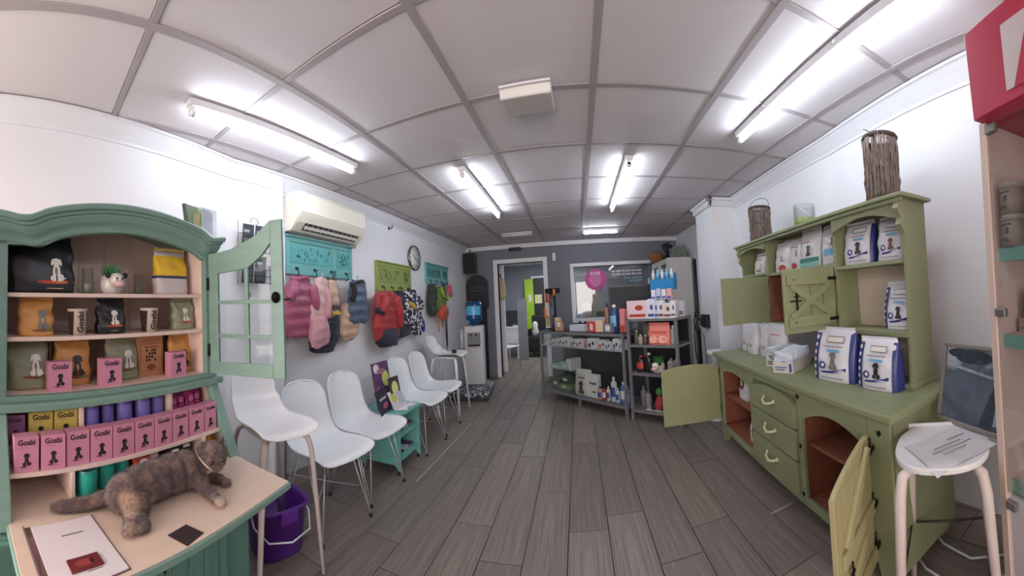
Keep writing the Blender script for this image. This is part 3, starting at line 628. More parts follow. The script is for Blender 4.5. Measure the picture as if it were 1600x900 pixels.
for i, x in enumerate((.893, .94, .987, 1.03)):
    pouch('pet_food_pouch', 'magenta pouch, %s from the left in the right pigeonhole' % names10[i], .05, .115, .03, mag, L_(x, .03 + .01 * (i % 2), .806), 'magenta pouches in the pigeonhole', prints=[('label_print', [ell(0, .075, .014, .014), [(-.014, .05), (.014, .05), (.014, .055), (-.014, .055)]], pm('print_pink', (206, 110, 150)))], seed=20 + i)
tealc = printed('teal_can', (24, 140, 122), [('r', .3, .75, .1, .2, (20, 90, 80))], front=.5)
for i, x in enumerate((.465, .545, .618)):
    can('teal can, %s of three at the left under the pigeonhole shelf' % names10[i], L_(x, -.06 + .028 * i, ZD), tealc, .038, .088, 'teal cans under the shelf', pm('teal_label', (40, 160, 142)))
for i, (x, m, y, l) in enumerate(((.70, pm('red_pack', (196, 74, 52), rough=.35), -.03, 'larger red'), (.765, pm('red_pack2', (188, 66, 46), rough=.35), .0, 'smaller red'))):
    pouch('pet_food_pouch', '%s pouch of the two under the pigeonhole shelf' % l, .075, .085, .03, m, L_(x, y, ZD), 'pouches under the pigeonhole shelf', prints=[('label_print', [ell(.004, .052, .02, .012)], white_p), ('dog_print', [ell(.004, .02, .014, .018)], dark_p)], seed=30 + i)
dg = pm('dark_green_pack', (24, 34, 30), rough=.3, bump=.2)
for i, (x, y) in enumerate(((.85, -.035), (.92, -.02))):
    pouch('pet_food_pouch', 'dark green pouch, %s of the two behind the cat' % ('left' if i == 0 else 'right'), .06, .088, .03, dg, L_(x, y, ZD), 'pouches under the pigeonhole shelf', prints=[('label_print', [ell(0, .06, .02, .006), [(-.018, .054), (.018, .054), (.014, .06), (-.014, .06)]], white_p), ('dog_print', [ell(0, .026, .014, .018)], grey_p)], seed=33 + i)
og = pm('orange_pack', (214, 150, 54), rough=.4, bump=.2)
for i, x in enumerate((1.003, 1.043)):
    pouch('pet_food_pouch', 'orange pouch, %s of the two behind the head of the cat' % ('left' if i == 0 else 'right'), .038, .086, .025, og, L_(x, -.03, ZD), 'pouches under the pigeonhole shelf', prints=[('dog_print', [ell(0, .03, .01, .016)], brown_p)], seed=36 + i)
# things on the flap: document in a clear folder, black card
pap = mat('white_paper', (222, 212, 214), .6, var=.01)
t = thing('document', 'printed document with a dark red photo in a clear folder on the desk flap', 'document', L_(.345, -.295, ZD + .001, 1))
box('sheet', pap, t, -.105, .085, -.13, .11, 0, .003, .001)
box('cover', glass('clear_folder', (236, 230, 232), .08, alpha=.1), t, -.125, .09, -.135, .115, -.0008, -.0002); box('spine', mat('folder_spine', (120, 108, 108), .4), t, -.129, -.124, -.13, .115, 0, .005)
pr = printed('document_photo', (110, 40, 44), [('e', .5, .5, .32, .25, (150, 62, 62)), ('e', .72, .5, .08, .2, (60, 24, 28))], front=2, var=.2)
me = MB().box(-.02, .065, -.004, .0, -.022, .022).mesh('photo_print', pr); link('photo_print', me, t, T(-.03, -.07, .0032, 0, -90) @ Matrix.Translation((0, 0, 0)))
box('text_print', grey_p, t, -.03, .035, .045, .05, .003, .0034); box('text_print', grey_p, t, -.01, .03, -.098, -.095, .003, .0034)
bc = mat('black_card', (52, 36, 36), .5)
t = MB().prism([(.583, -.375), (.653, -.37), (.668, -.432), (.600, -.443)], ZD + .0005, ZD + .0025, 'z').build('card', bc); t.matrix_basis = FL; tag(t, 'small dark brown card lying near the front edge of the desk flap', 'card')
# ---------------------------------------------------------------- the cat
def make_cat():
    mb = MB()
    def blob(c, r, rot=0, tilt=0):
        M = Matrix.Translation(c) @ Matrix.Rotation(R(rot), 4, 'Z') @ Matrix.Rotation(R(tilt), 4, 'Y')
        n, k = 14, 9
        vs = []; fs = []
        for i in range(k):
            ph = -PI / 2 + PI * (i + .5) / k
            for j in range(n):
                a = 2 * PI * j / n; vs.append(M @ Vector((r[0] * math.cos(ph) * math.cos(a), r[1] * math.cos(ph) * math.sin(a), r[2] * math.sin(ph))))
        for i in range(k - 1):
            for j in range(n): fs.append((i * n + j, i * n + (j + 1) % n, (i + 1) * n + (j + 1) % n, (i + 1) * n + j))
        fs += [tuple(range(n - 1, -1, -1)), tuple((k - 1) * n + j for j in range(n))]
        mb.add(vs, fs, True)
    Z = ZD
    # trunk, from rump to chest
    blob((.545, -.205, Z + .054), (.072, .066, .058), 8); blob((.60, -.198, Z + .060), (.078, .066, .061), 5); blob((.66, -.198, Z + .063), (.078, .064, .063), 0)
    blob((.72, -.203, Z + .067), (.074, .062, .064), -6); blob((.775, -.215, Z + .070), (.062, .058, .062), -12)
    # thigh and hind foot, folded towards the viewer
    blob((.545, -.255, Z + .042), (.052, .034, .044), -30, 20); blob((.53, -.29, Z + .022), (.042, .022, .022), -50); blob((.495, -.318, Z + .018), (.028, .018, .017), 20); blob((.535, -.325, Z + .016), (.026, .016, .015), 10); blob((.515, -.300, Z + .014), (.03, .03, .014))
    # chest, shoulders, neck
    blob((.81, -.232, Z + .058), (.052, .048, .052)); blob((.835, -.232, Z + .082), (.044, .044, .044), 0, -30); blob((.80, -.255, Z + .045), (.038, .03, .04), 0, -20)
    mb.tube([(.80, -.262, Z + .045), (.80, -.29, Z + .026), (.80, -.33, Z + .016), (.795, -.362, Z + .013)], [.026, .02, .0155, .014], 12)      # near foreleg
    blob((.793, -.372, Z + .013), (.018, .022, .0125)); 
    mb.tube([(.845, -.225, Z + .05), (.875, -.245, Z + .025), (.89, -.272, Z + .015), (.893, -.29, Z + .013)], [.026, .02, .016, .014], 12)      # far foreleg
    blob((.893, -.298, Z + .013), (.017, .02, .0125))
    # tail
    mb.tube([(.52, -.185, Z + .045), (.485, -.165, Z + .035), (.44, -.155, Z + .024), (.39, -.145, Z + .02), (.345, -.135, Z + .019), (.318, -.128, Z + .018)], [.026, .022, .0205, .020, .018, .009], 14)
    # head, looking to the right and down a little
    HC = Vector((.866, -.250, Z + .106)); A = -104     # facing direction in the frame of the hutch
    f = Vector((math.cos(R(A)), math.sin(R(A)), -.30)).normalized(); s = Vector((-f.y, f.x, 0)).normalized(); u = s.cross(f) * -1
    if u.z < 0: u = -u
    blob(HC, (.051, .057, .047), A); blob(HC + f * .014 - u * .012, (.041, .051, .035), A); blob(HC + f * .043 - u * .016, (.019, .026, .016), A)      # skull, cheeks, muzzle
    blob(HC + f * .046 - u * .024, (.010, .014, .007), A); blob(HC + f * .038 + u * .004, (.014, .009, .012), A)
    for k in (-1, 1):    # ears: flat cones
        b = HC + s * (.033 * k) + u * .033 - f * .004; tip = b + u * .036 + s * (.014 * k)
        vs = [b + s * .021, b - s * .021, b + f * .008, b - f * .011, tip]
        mb.add([tuple(v) for v in vs], [(0, 2, 4), (2, 1, 4), (1, 3, 4), (3, 0, 4), (0, 3, 1, 2)])
    fur = bpy.data.materials.new('dilute_tortoiseshell_fur'); fur.use_nodes = True; nt = fur.node_tree; p = nt.nodes['Principled BSDF']; p.inputs['Roughness'].default_value = .85; p.inputs['Sheen Weight'].default_value = .35; p.inputs['Specular IOR Level'].default_value = .15
    tc = nd(nt, 'ShaderNodeTexCoord'); n1 = nd(nt, 'ShaderNodeTexNoise'); n1.inputs['Scale'].default_value = 24; n1.inputs['Detail'].default_value = 5; n1.inputs['Roughness'].default_value = .7; nt.links.new(tc.outputs['Object'], n1.inputs['Vector'])
    cr = nd(nt, 'ShaderNodeValToRGB'); e = cr.color_ramp.elements; e[0].position = .36; e[0].color = lin((78, 64, 64)) + (1,); e[1].position = .74; e[1].color = lin((176, 144, 122)) + (1,)
    for pos, c in ((.46, (104, 86, 84)), (.56, (132, 106, 98))): q = e.new(pos); q.color = lin(c) + (1,)
    nt.links.new(n1.outputs['Fac'], cr.inputs[0])
    mp = nd(nt, 'ShaderNodeMapping'); mp.inputs['Scale'].default_value = (1, 3, 3); nt.links.new(tc.outputs['Object'], mp.inputs[0])
    n2 = nd(nt, 'ShaderNodeTexNoise'); n2.inputs['Scale'].default_value = 120; n2.inputs['Detail'].default_value = 3; nt.links.new(mp.outputs[0], n2.inputs['Vector'])
    mr = nd(nt, 'ShaderNodeMapRange'); mr.inputs[3].default_value = .7; mr.inputs[4].default_value = 1.3; nt.links.new(n2.outputs['Fac'], mr.inputs[0])
    vm = nd(nt, 'ShaderNodeVectorMath', operation='SCALE'); nt.links.new(cr.outputs[0], vm.inputs[0]); nt.links.new(mr.outputs[0], vm.inputs[3])
    # cream patches of its own coat: rump, belly, hind foot, forepaw, throat
    src = vm.outputs[0]
    for c, r, col in (((.515, -.27, Z + .06), (.035, .04, .04), (190, 158, 136)), ((.60, -.25, Z + .03), (.045, .04, .028), (196, 168, 146)), ((.495, -.32, Z + .015), (.03, .028, .022), (206, 180, 156)), ((.793, -.378, Z + .013), (.026, .03, .02), (206, 184, 162)), (tuple(HC + f * .03 - u * .022), (.018, .018, .011), (186, 158, 140)), ((.355, -.14, Z + .02), (.05, .03, .03), (104, 86, 82))):
        s1 = nd(nt, 'ShaderNodeVectorMath', operation='SUBTRACT'); nt.links.new(tc.outputs['Object'], s1.inputs[0]); s1.inputs[1].default_value = c
        s2 = nd(nt, 'ShaderNodeVectorMath', operation='DIVIDE'); nt.links.new(s1.outputs[0], s2.inputs[0]); s2.inputs[1].default_value = r
        s3 = nd(nt, 'ShaderNodeVectorMath', operation='LENGTH'); nt.links.new(s2.outputs[0], s3.inputs[0])
        mm = nd(nt, 'ShaderNodeMapRange'); mm.inputs[1].default_value = 1.1; mm.inputs[2].default_value = .6; mm.inputs[3].default_value = 0; mm.inputs[4].default_value = .8; nt.links.new(s3.outputs['Value'], mm.inputs[0])
        ad = nd(nt, 'ShaderNodeMath', operation='MULTIPLY'); nt.links.new(mm.outputs[0], ad.inputs[0]); nt.links.new(mr.outputs[0], ad.inputs[1])
        mx = nd(nt, 'ShaderNodeMix', data_type='RGBA'); nt.links.new(ad.outputs[0], mx.inputs[0]); nt.links.new(src, mx.inputs[6]); mx.inputs[7].default_value = lin(col) + (1,); src = mx.outputs[2]
    nt.links.new(src, p.inputs['Base Color'])
    b = nd(nt, 'ShaderNodeBump'); b.inputs['Strength'].default_value = .9; b.inputs['Distance'].default_value = .004; nt.links.new(n2.outputs['Fac'], b.inputs['Height']); nt.links.new(b.outputs[0], p.inputs['Normal'])
    me = mb.mesh('cat_body', fur); tmp = bpy.data.objects.new('cat_tmp', me); COL.objects.link(tmp)
    md = tmp.modifiers.new('r', 'REMESH'); md.mode = 'VOXEL'; md.voxel_size = .0038; md.use_smooth_shade = True
    ms = tmp.modifiers.new('s', 'SMOOTH'); ms.factor = .5; ms.iterations = 6
    dg_ = bpy.context.evaluated_depsgraph_get(); body = bpy.data.meshes.new_from_object(tmp.evaluated_get(dg_)); bpy.data.objects.remove(tmp)
    body.materials.clear(); body.materials.append(fur)
    cat = thing('cat', 'dilute tortoiseshell cat lying on the open desk flap, head turned right', 'cat', FL)
    bo = link('body', body, cat)
    eye = mat('cat_eye', (52, 46, 30), .08, var=.1); pup = mat('cat_pupil', (8, 8, 8), .1); nose = mat('cat_nose', (120, 84, 82), .4)
    for k in (-1, 1):
        c = HC + f * .0445 + s * (.0225 * k) + u * .005
        MB().lathe([(0, -.0088), (.0064, -.0064), (.0088, 0), (.0064, .0064), (0, .0088)], 12, M=Matrix.Translation(c)).build('eye', eye, cat)
        MB().lathe([(0, -.0064), (.0046, -.0046), (.0064, 0), (.0046, .0046), (0, .0064)], 10, M=Matrix.Translation(c + f * .0035)).build('pupil', pup, cat)
    MB().lathe([(0, -.004), (.0045, -.001), (.004, .003), (0, .004)], 10, M=Matrix.Translation(HC + f * .0615 - u * .010)).build('nose', nose, cat)
    NK = Vector((.846, -.234, Z + .078)); ax = (HC - NK).normalized(); e1 = ax.cross(Vector((0, 0, 1))).normalized(); e2 = ax.cross(e1)
    MB().tube([NK + ax * .012 + (e1 * math.cos(a * PI / 16) + e2 * math.sin(a * PI / 16)) * .053 for a in range(32)], .0032, 6, True).build('collar', mat('pale_collar', (206, 186, 172), .6), cat)
    wh = MB()
    for k in (-1, 1):
        for j in range(4):
            a = HC + f * .05 - u * (.014 + .002 * j) + s * .008 * k; wh.tube([a, a + s * .022 * k + f * .006 - u * (.001 * j), a + s * .04 * k - u * (.006 + .003 * j)], [.00035, .0003, .0001], 4)
    wh.build('whiskers', mat('whisker_white', (224, 220, 214), .4), cat)
    # short fur: fine tufts standing on the skin
    rr = random.Random(5); fm = MB(); bm = bmesh.new(); bm.from_mesh(body); faces = list(bm.faces)
    for i in range(42000):
        fc = faces[rr.randrange(len(faces))]; c = fc.calc_center_median()
        if c.z < Z + .006: continue
        nn = fc.normal; hd = (c - HC).length < .05; L = (.004 if hd else .010) * rr.uniform(.6, 1.2)
        lay = Vector((-.6, -.2, -.5)) if not hd else -f * .8 + u * .2
        tdir = (nn * .6 + lay * .7 + Vector((rr.uniform(-.3, .3), rr.uniform(-.3, .3), rr.uniform(-.3, .3)))).normalized()
        sd = tdir.cross(nn).normalized() * .0007
        p0 = c - nn * .0006; fm.add([p0 - sd, p0 + sd, p0 + tdir * L], [(0, 1, 2)])
    bm.free()
    me = bpy.data.meshes.new('fur'); me.from_pydata(fm.v, [], fm.f); me.materials.append(fur); tag(link('fur', me, cat), kind='stuff')
make_cat()

# ---------------------------------------------------------------- left wall: book, wire racks, hooks, clothes, air conditioner, clock
gb = printed('green_book_cover', (84, 118, 62), [('e', .62, .5, .22, .34, (176, 158, 108)), ('r', 0, .12, 0, 1, (44, 56, 40)), ('r', .75, 1, 0, 1, (168, 184, 120))], front=1, var=.1)
t = thing('book', 'green cookbook-like hardback standing on the crown of the teal hutch', 'book', FL @ T(1.135, .13, 1.604, 14, -8, 0)); box('cover', gb, t, -.075, .075, -.008, .008, 0, .2, .003); box('pages', pap, t, -.071, .076, -.006, .006, .003, .197)
cl = glass('acrylic_holder', (246, 248, 250), .05, alpha=.08)
t = thing('brochure_holder', 'clear acrylic brochure holder with white leaflet beside the green book on hutch', 'holder', FL @ T(1.215, .16, 1.60, 10))
box('front_sheet', cl, t, -.06, .07, -.03, -.027, 0, .2); box('back_sheet', cl, t, -.06, .07, .01, .013, 0, .21); MB().prism([(-.05, .005), (.06, .005), (.06, .19), (-.02, .2)], -.01, -.006, 'y').build('leaflet', mat('pale_leaflet', (196, 204, 206), .5, var=.15, scale=20), t)
wire = mat('black_wire', (42, 42, 46), .4, .5); broch = printed('dark_brochure', (52, 58, 66), [('r', .1, .6, .7, .8, (160, 170, 176)), ('r', .1, .9, .1, .5, (84, 92, 100))], front=2, var=.1)
FW = T(-2.085, 1.55, 0, 90)    # a spot on the left wall, x along the wall, -y into the room
t = thing('wire_rack', 'black wire brochure rack on left wall beside the duct', 'rack', FW)
for z0 in (1.49, 1.72):
    mb = MB()
    for i in range(9): mb.tube([(-.17 + .0425 * i, -.005, z0 + .14), (-.17 + .0425 * i, -.005, z0), (-.17 + .0425 * i, -.06, z0), (-.17 + .0425 * i, -.075, z0 + .10)], .0014, 5)
    for z, y in ((z0 + .14, -.005), (z0, -.06), (z0 + .05, -.068), (z0 + .1, -.075)): mb.tube([(-.17, y, z), (.17, y, z)], .0022, 6)
    mb.build('wire_pocket', wire, t)
mb = MB()
for x in (-.17, 0, .17): mb.tube([(x, -.004, 1.48), (x, -.004, 1.95)], .002, 6)
mb.tube([(-.06, -.004, 1.95), (-.05, -.004, 1.985), (0, -.004, 1.99), (.02, -.004, 1.95)], .002, 6); mb.build('back_wire', wire, t)
for i, (x, z, s_) in enumerate(((-.11, 1.725, 'upper left'), (.0, 1.725, 'upper middle'), (-.11, 1.495, 'lower left'), (.0, 1.495, 'lower middle'))):
    b = MB().box(-.048, .05, -.045, -.04, .0, .2).build('brochure', broch); b.matrix_basis = FW @ T(x, .01 - .006 * (i % 2), z, 0, 6); tag(b, 'dark brochure in the %s pocket of the black wire rack' % s_, 'brochure', 'brochures in the wire rack')
t = thing('dried_treat', 'string of dried brown treats hanging on the wall behind the glazed door', 'hanging decoration', T(-2.09, 1.46, 1.38, 90))
tw = mat('dried_bark', (150, 134, 112), .9, var=.2, scale=30, bump=.5); mb = MB(); mb.tube([(0, -.012, .06), (.0, -.012, -.33)], .002, 6); mb.build('string', tw, t)
for z, r in ((.02, .028), (-.06, .015), (-.13, .026), (-.2, .018), (-.28, .024)): MB().lathe([(0, -.03), (r * .7, -.022), (r, 0), (r * .6, .024), (0, .03)], 9, M=T(.004, -.02, z, 20 * z * 50, 10), sy=.6).build('treat', tw, t)
# carved coat racks
def coat_rack(name, label, X, Y0, Y1, z0, z1, m, md_, hooks):
    W = Y1 - Y0; t = thing('coat_rack', label, 'coat rack', T(X, Y0, z0, 90), 'carved coat racks on the left wall'); h = z1 - z0
    box('back_board', m, t, 0, W, -.02, 0, 0, h, .003); box('top_ledge', m, t, -.005, W + .005, -.045, 0, h - .012, h + .004, .003)
    for a, b in ((.0, .035), (W * .66, W * .72), (W - .035, W)): box('frame_stile', m, t, a, b, -.03, -.02, 0, h - .012, .003)
    box('frame_rail', m, t, .035, W - .035, -.03, -.02, 0, .07, .003); box('frame_rail', m, t, .035, W - .035, -.03, -.02, h - .05, h - .012, .003)
    for a, b in ((.06, W * .63), (W * .75, W - .05)):
        p = box('carved_panel', md_, t, a, b, -.026, -.02, .1, h - .075, .002); mb = MB(); rr = random.Random(int(W * 100))
        for i in range(26):
            x = rr.uniform(a + .02, b - .02); z = rr.uniform(.12, h - .1); l = rr.uniform(.012, .04); mb.tube([(x, -.028, z), (x + rr.uniform(-.012, .012), -.03, min(z + l, h - .08))], rr.uniform(.0015, .004), 5)
        tag(mb.build('carving', mat('%s_carving' % name, (70, 96, 92), .6), p), kind='stuff')
    for i in range(hooks):
        x = W * (i + .5) / hooks; mb = MB(); mb.tube([(x, -.03, .05), (x, -.055, .03), (x, -.062, .0), (x, -.045, -.022), (x, -.03, -.02)], .004, 7); mb.lathe([(0, 0), (.012, .002), (.012, .008), (0, .012)], 12, M=T(x, -.03, .052, rx=90)); mb.lathe([(0, -.009), (.009, 0), (0, .009)], 10, M=T(x, -.062, .045)); mb.build('hook', iron, t)
    return t
aqua = woody('aqua_rack_paint', (116, 184, 180), (92, 158, 156), .5, 5, (1, 8, 8), .8); lime = woody('lime_rack_paint', (154, 168, 96), (130, 146, 74), .5, 5, (1, 8, 8), .8)
coat_rack('aqua', 'aqua carved coat rack under the air conditioner, largest of the three', -2.09, 1.83, 2.70, 1.585, 1.905, aqua, mat('aqua_panel', (88, 168, 168), .6, var=.12, scale=20), 4)
coat_rack('lime', 'lime green carved coat rack between the two aqua ones', -2.08, 3.13, 3.93, 1.49, 1.825, lime, mat('lime_panel', (134, 150, 82), .6, var=.12, scale=20), 4)
coat_rack('teal', 'small aqua carved coat rack beyond the clock, nearest the far wall', -2.065, 4.36, 5.2, 1.635, 1.93, aqua, mat('aqua_panel2', (70, 140, 138), .6, var=.12, scale=20), 4)
# air conditioner
acm = mat('air_conditioner_plastic', (226, 222, 206), .35, var=.01); acd = mat('vent_shadow', (58, 60, 64), .6)
t = thing('air_conditioner', 'cream split air conditioner mounted high on the left wall', 'air conditioner', T(-2.09, 1.83, 1.93, 90))
PR = [(0, 0), (-.10, -.005), (-.165, .055), (-.2, .12), (-.2, .27), (-.185, .295), (0, .30)]
MB().prism([(y, z) for y, z in PR], 0, .87, 'x').build('body', acm, t, .008)
MB().prism([(-.2, .125), (-.206, .13), (-.206, .265), (-.19, .297), (-.16, .302), (-.16, .298), (-.186, .29), (-.2, .262)], .01, .86, 'x').build('front_panel', acm, t, .002)
v = MB().prism([(-.118, .006), (-.168, .055), (-.16, .062), (-.11, .013)], .09, .80, 'x').build('air_outlet', acd, t)
for i in range(11):
    x = .115 + i * .064; MB().prism([(-.122, .004), (-.166, .048), (-.158, .058), (-.116, .014)], x, x + .006, 'x').build('louver', mat('louver_plastic', (150, 150, 148), .4), v)
MB().prism([(-.135, .015), (-.152, .032), (-.149, .036), (-.132, .019)], .1, .79, 'x').build('louver', acm, v)
for x in (-.012, .87): MB().prism([(y * .97, z) for y, z in PR], x, x + .012, 'x').build('end_cap', acm, t, .004)
box('socket', mat('grey_stub', (150, 148, 140), .5), t, .82, .85, -.10, -.06, -.04, .0, .004)
mb = MB().tube([(-2.07, 1.80, 2.0), (-2.07, 1.80, 1.96), (-2.05, 1.86, 1.95), (-2.05, 1.93, 1.95)], .012, 8); struct(mb.build('trim_7', trim_m))
# clock
t = thing('wall_clock', 'round silver rimmed wall clock between lime and far aqua coat racks', 'clock', T(-2.075, 4.05, 1.955, 90))
MB().lathe([(0, 0), (.16, 0), (.17, .01), (.165, .035), (.152, .035), (.15, .022), (0, .022)], 40, M=T(0, 0, 0, rx=90)).build('rim', mat('clock_rim', (110, 116, 120), .25, .7), t)
fc = MB().lathe([(0, .0), (.15, .0), (.15, .003), (0, .003)], 40, M=T(0, -.022, 0, rx=90)).build('face', mat('clock_face', (226, 226, 222), .5), t)
for i in range(12): a = i * PI / 6; MB().box(-.005, .005, -.027, -.025, .105, .135, Matrix.Rotation(a, 4, 'Y')).build('hour_mark', txt_d, fc)
MB().box(-.005, .005, -.03, -.028, -.02, .08, Matrix.Rotation(-.9, 4, 'Y')).build('hand', txt_d, t); MB().box(-.003, .003, -.032, -.03, -.02, .12, Matrix.Rotation(1.9, 4, 'Y')).build('hand', txt_d, t)
t = thing('wall_hook', 'small dark bracket on the left wall high above the lime rack', 'hook', T(-2.085, 3.45, 2.27, 90))
mb = MB(); mb.box(-.01, .01, -.01, 0, -.05, .05); mb.tube([(0, -.01, -.03), (0, -.05, -.035), (0, -.06, 0)], .006, 7); mb.build('bracket', iron, t)
for i, (y, z) in enumerate(((.47, 2.2), (.53, 2.18), (.12, 1.95), (.35, 1.9))):
    pass
# clothes: padded dog coats
def coat(name, label, Y, ztop, w, h, d, m, X=-1.99, sleeves=None, tilt=0, seed=0, collar=None, trimm=None, group='dog coats hanging on the racks', shape=0, extra=None, cat='dog coat', lean=0.0):
    """a padded garment hung from a hook; local x along the wall, z down from the hook"""
    w *= 1.16; d *= 1.1; h *= 1.03
    t = thing(name, label, cat, T(X, Y, ztop, 90) @ Matrix.Rotation(R(tilt), 4, 'Y'), group)
    rr = random.Random(seed); ph = [rr.uniform(0, 6) for _ in range(5)]
    prof = {0: [(0, .25), (.06, .55), (.2, .85), (.5, 1), (.8, .95), (.95, .7), (1, .35)], 1: [(0, .3), (.05, .7), (.3, .8), (.7, 1), (.93, .9), (1, .6)], 2: [(0, .2), (.1, .45), (.4, .6), (.8, .95), (1, .8)]}[shape]
    def wid(v):
        for (a, b), (c, e) in zip(prof, prof[1:]):
            if v <= c: k = (v - a) / (c - a); k = k * k * (3 - 2 * k); return b + (e - b) * k
        return prof[-1][1]
    def fn(u, v):
        a = 2 * PI * u; ww = w / 2 * wid(v); dd = d / 2 * (.45 + .55 * math.sin(PI * min(1, v * .9 + .12)))
        fold = 1 + .10 * math.sin(3 * a + ph[0] + v * 2) + .06 * math.sin(7 * a + ph[1])
        q = .006 * math.sin(v * h / .045 * PI * 2 * .5) if h > .3 else .003 * math.sin(v * 20)
        x = math.copysign(abs(math.cos(a)) ** .8, math.cos(a)) * ww * (1 + .04 * math.sin(5 * v + ph[2])) + lean * v * v; y = math.copysign(abs(math.sin(a)) ** .8, math.sin(a)) * (dd * fold + q)
        return (x, y - d * .0, -h * v - .012 * math.sin(2 * a + ph[3]) * v)
    mb = MB(); nu, nv = 40, 30; mb.grid(fn, nu, nv, closeu=True); mb.f += [tuple(range(nu)), tuple((nv - 1) * nu + i for i in range(nu - 1, -1, -1))]; mb.sm += [True, True]
    mb.build('body', m, t)
    for (x0, z0, x1, z1, r0, r1, mm) in (sleeves or ()):
        s = MB(); n = 9; pts = []; rs = []
        for i in range(n):
            k = i / (n - 1); pts.append((x0 + (x1 - x0) * k, -d * .35 - .02 * math.sin(k * PI), z0 + (z1 - z0) * k - .01 * math.sin(k * PI))); rs.append((r0 + (r1 - r0) * k) * (1 + .07 * math.sin(k * 16)))
        s.tube(pts, rs, 14); s.build('sleeve', mm or m, t)
    if collar: s = MB(); s.tube([(w * .22 * math.cos(a * PI / 8), -.01 + d * .3 * math.sin(a * PI / 8), -.02 + .01 * math.cos(a)) for a in range(16)], .018, 8, True); s.build('collar', collar, t)
    s = MB(); s.tube([(0, 0, -.01), (0, .0, .03), (.0, -.006, .045)], .003, 6); s.build('hanging_loop', trimm or m, t)
    if extra: extra(t)
    return t
def cloth(n, c, **k): return mat(n, c, k.pop('rough', .75), var=k.pop('var', .08), scale=k.pop('scale', 14), bump=k.pop('bump', .35), bscale=k.pop('bscale', 40), sheen=.1, **k)
pinkc = cloth('pink_satin_quilt', (160, 84, 112), rough=.35, bump=.6, bscale=16); palep = cloth('pale_pink_fleece', (192, 142, 150)); creamp = cloth('cream_pink_cotton', (208, 178, 170)); navyc = cloth('navy_padded', (34, 38, 58)); denim = cloth('slate_blue_quilt', (76, 92, 112), rough=.45); tanc = cloth('tan_fleece', (196, 162, 138)); blackc = cloth('black_fleece', (24, 24, 28)); redc = cloth('red_padded', (158, 44, 46), rough=.5, bump=.5, bscale=14); yelc = cloth('mustard_cloth', (206, 164, 50)); goldc = cloth('peach_gold_print', (204, 170, 146), var=.2, scale=30)
coat('dog_coat', 'shiny pink quilted dog coat on the first hook of the near aqua rack', 1.91, 1.56, .33, .47, .11, pinkc, sleeves=[(-.1, -.06, -.15, -.18, .045, .04, None), (.09, -.08, .13, -.26, .045, .038, None)], collar=pinkc, seed=1, group='dog coats on the near aqua rack')
coat('dog_coat', 'pale pink fleece dog coat hanging in front of the cream vest', 2.06, 1.24, .2, .24, .1, palep, X=-1.93, shape=1, seed=2, group='dog coats on the near aqua rack', tilt=-6)
coat('dog_vest', 'cream and pink dog vest on the second hook of the near aqua rack', 2.13, 1.56, .18, .36, .08, creamp, X=-1.95, shape=1, seed=3, tilt=10, sleeves=[(.05, -.1, .08, -.32, .03, .03, palep)], group='dog coats on the near aqua rack', cat='dog vest')
def band(t):
    MB().box(-.055, .055, -.062, -.05, -.30, -.275).build('mustard_hem', yelc, t, .004)
    MB().box(-.05, .05, -.062, -.052, -.26, -.22).build('printed_band', mat('dark_print_band', (70, 62, 60), .6, var=.5, scale=60), t, .003)
coat('dog_vest', 'peach dog vest with dark print and mustard hem, third hook of the near rack', 2.27, 1.55, .16, .32, .09, goldc, X=-1.97, shape=1, seed=4, extra=band, group='dog coats on the near aqua rack', cat='dog vest')
coat('dog_coat', 'large black and navy dog coat hanging lowest on the near aqua rack', 2.33, 1.56, .33, .62, .12, navyc, X=-2.02, shape=2, seed=5, group='dog coats on the near aqua rack', lean=-.07, tilt=6)
coat('dog_coat', 'slate blue quilted dog coat with black collar on the fourth near hook', 2.66, 1.57, .28, .40, .1, denim, X=-1.97, shape=1, seed=6, collar=blackc, sleeves=[(-.12, -.04, -.14, -.2, .03, .025, blackc)], group='dog coats on the near aqua rack')
coat('dog_coat', 'tan fleece dog coat hanging below the slate blue one', 2.56, 1.36, .24, .34, .1, tanc, X=-2.01, shape=0, seed=7, group='dog coats on the near aqua rack')
coat('dog_coat', 'red padded dog coat with navy hem at the first hook of the lime rack', 3.16, 1.48, .46, .54, .14, redc, X=-1.96, shape=1, seed=8, sleeves=[(.1, -.06, .18, -.38, .055, .05, None), (-.12, -.06, -.2, -.22, .055, .05, None)], extra=lambda t: (MB().tube([(.0, 0, -.40), (.0, 0, -.48), (-.02, 0, -.56), (-.02, 0, -.59)], [.2, .215, .2, .12], 20, rz=.36).build('navy_hem', navyc, t), MB().tube([(-.19, -.05, -.19), (-.205, -.05, -.24)], [.056, .056], 14).build('navy_cuff', navyc, t)), group='dog coats on the lime rack')
coat('dog_coat', 'navy padded dog coat behind the red one on the lime rack', 3.5, 1.50, .40, .52, .12, navyc, X=-2.0, shape=2, seed=9, group='dog coats on the lime rack', tilt=-4, lean=.05)
camo = mat('black_white_print', (40, 42, 54), .7); nt = camo.node_tree; p = nt.nodes['Principled BSDF']; cr = nd(nt, 'ShaderNodeValToRGB'); cr.color_ramp.interpolation = 'CONSTANT'; cr.color_ramp.elements[0].color = lin((30, 32, 44)) + (1,); cr.color_ramp.elements[1].position = .53; cr.color_ramp.elements[1].color = lin((206, 206, 212)) + (1,)
nz = nd(nt, 'ShaderNodeTexNoise'); nz.inputs['Scale'].default_value = 26; tcx = nd(nt, 'ShaderNodeTexCoord'); nt.links.new(tcx.outputs['Object'], nz.inputs['Vector']); nt.links.new(nz.outputs['Fac'], cr.inputs[0]); nt.links.new(cr.outputs[0], p.inputs['Base Color'])
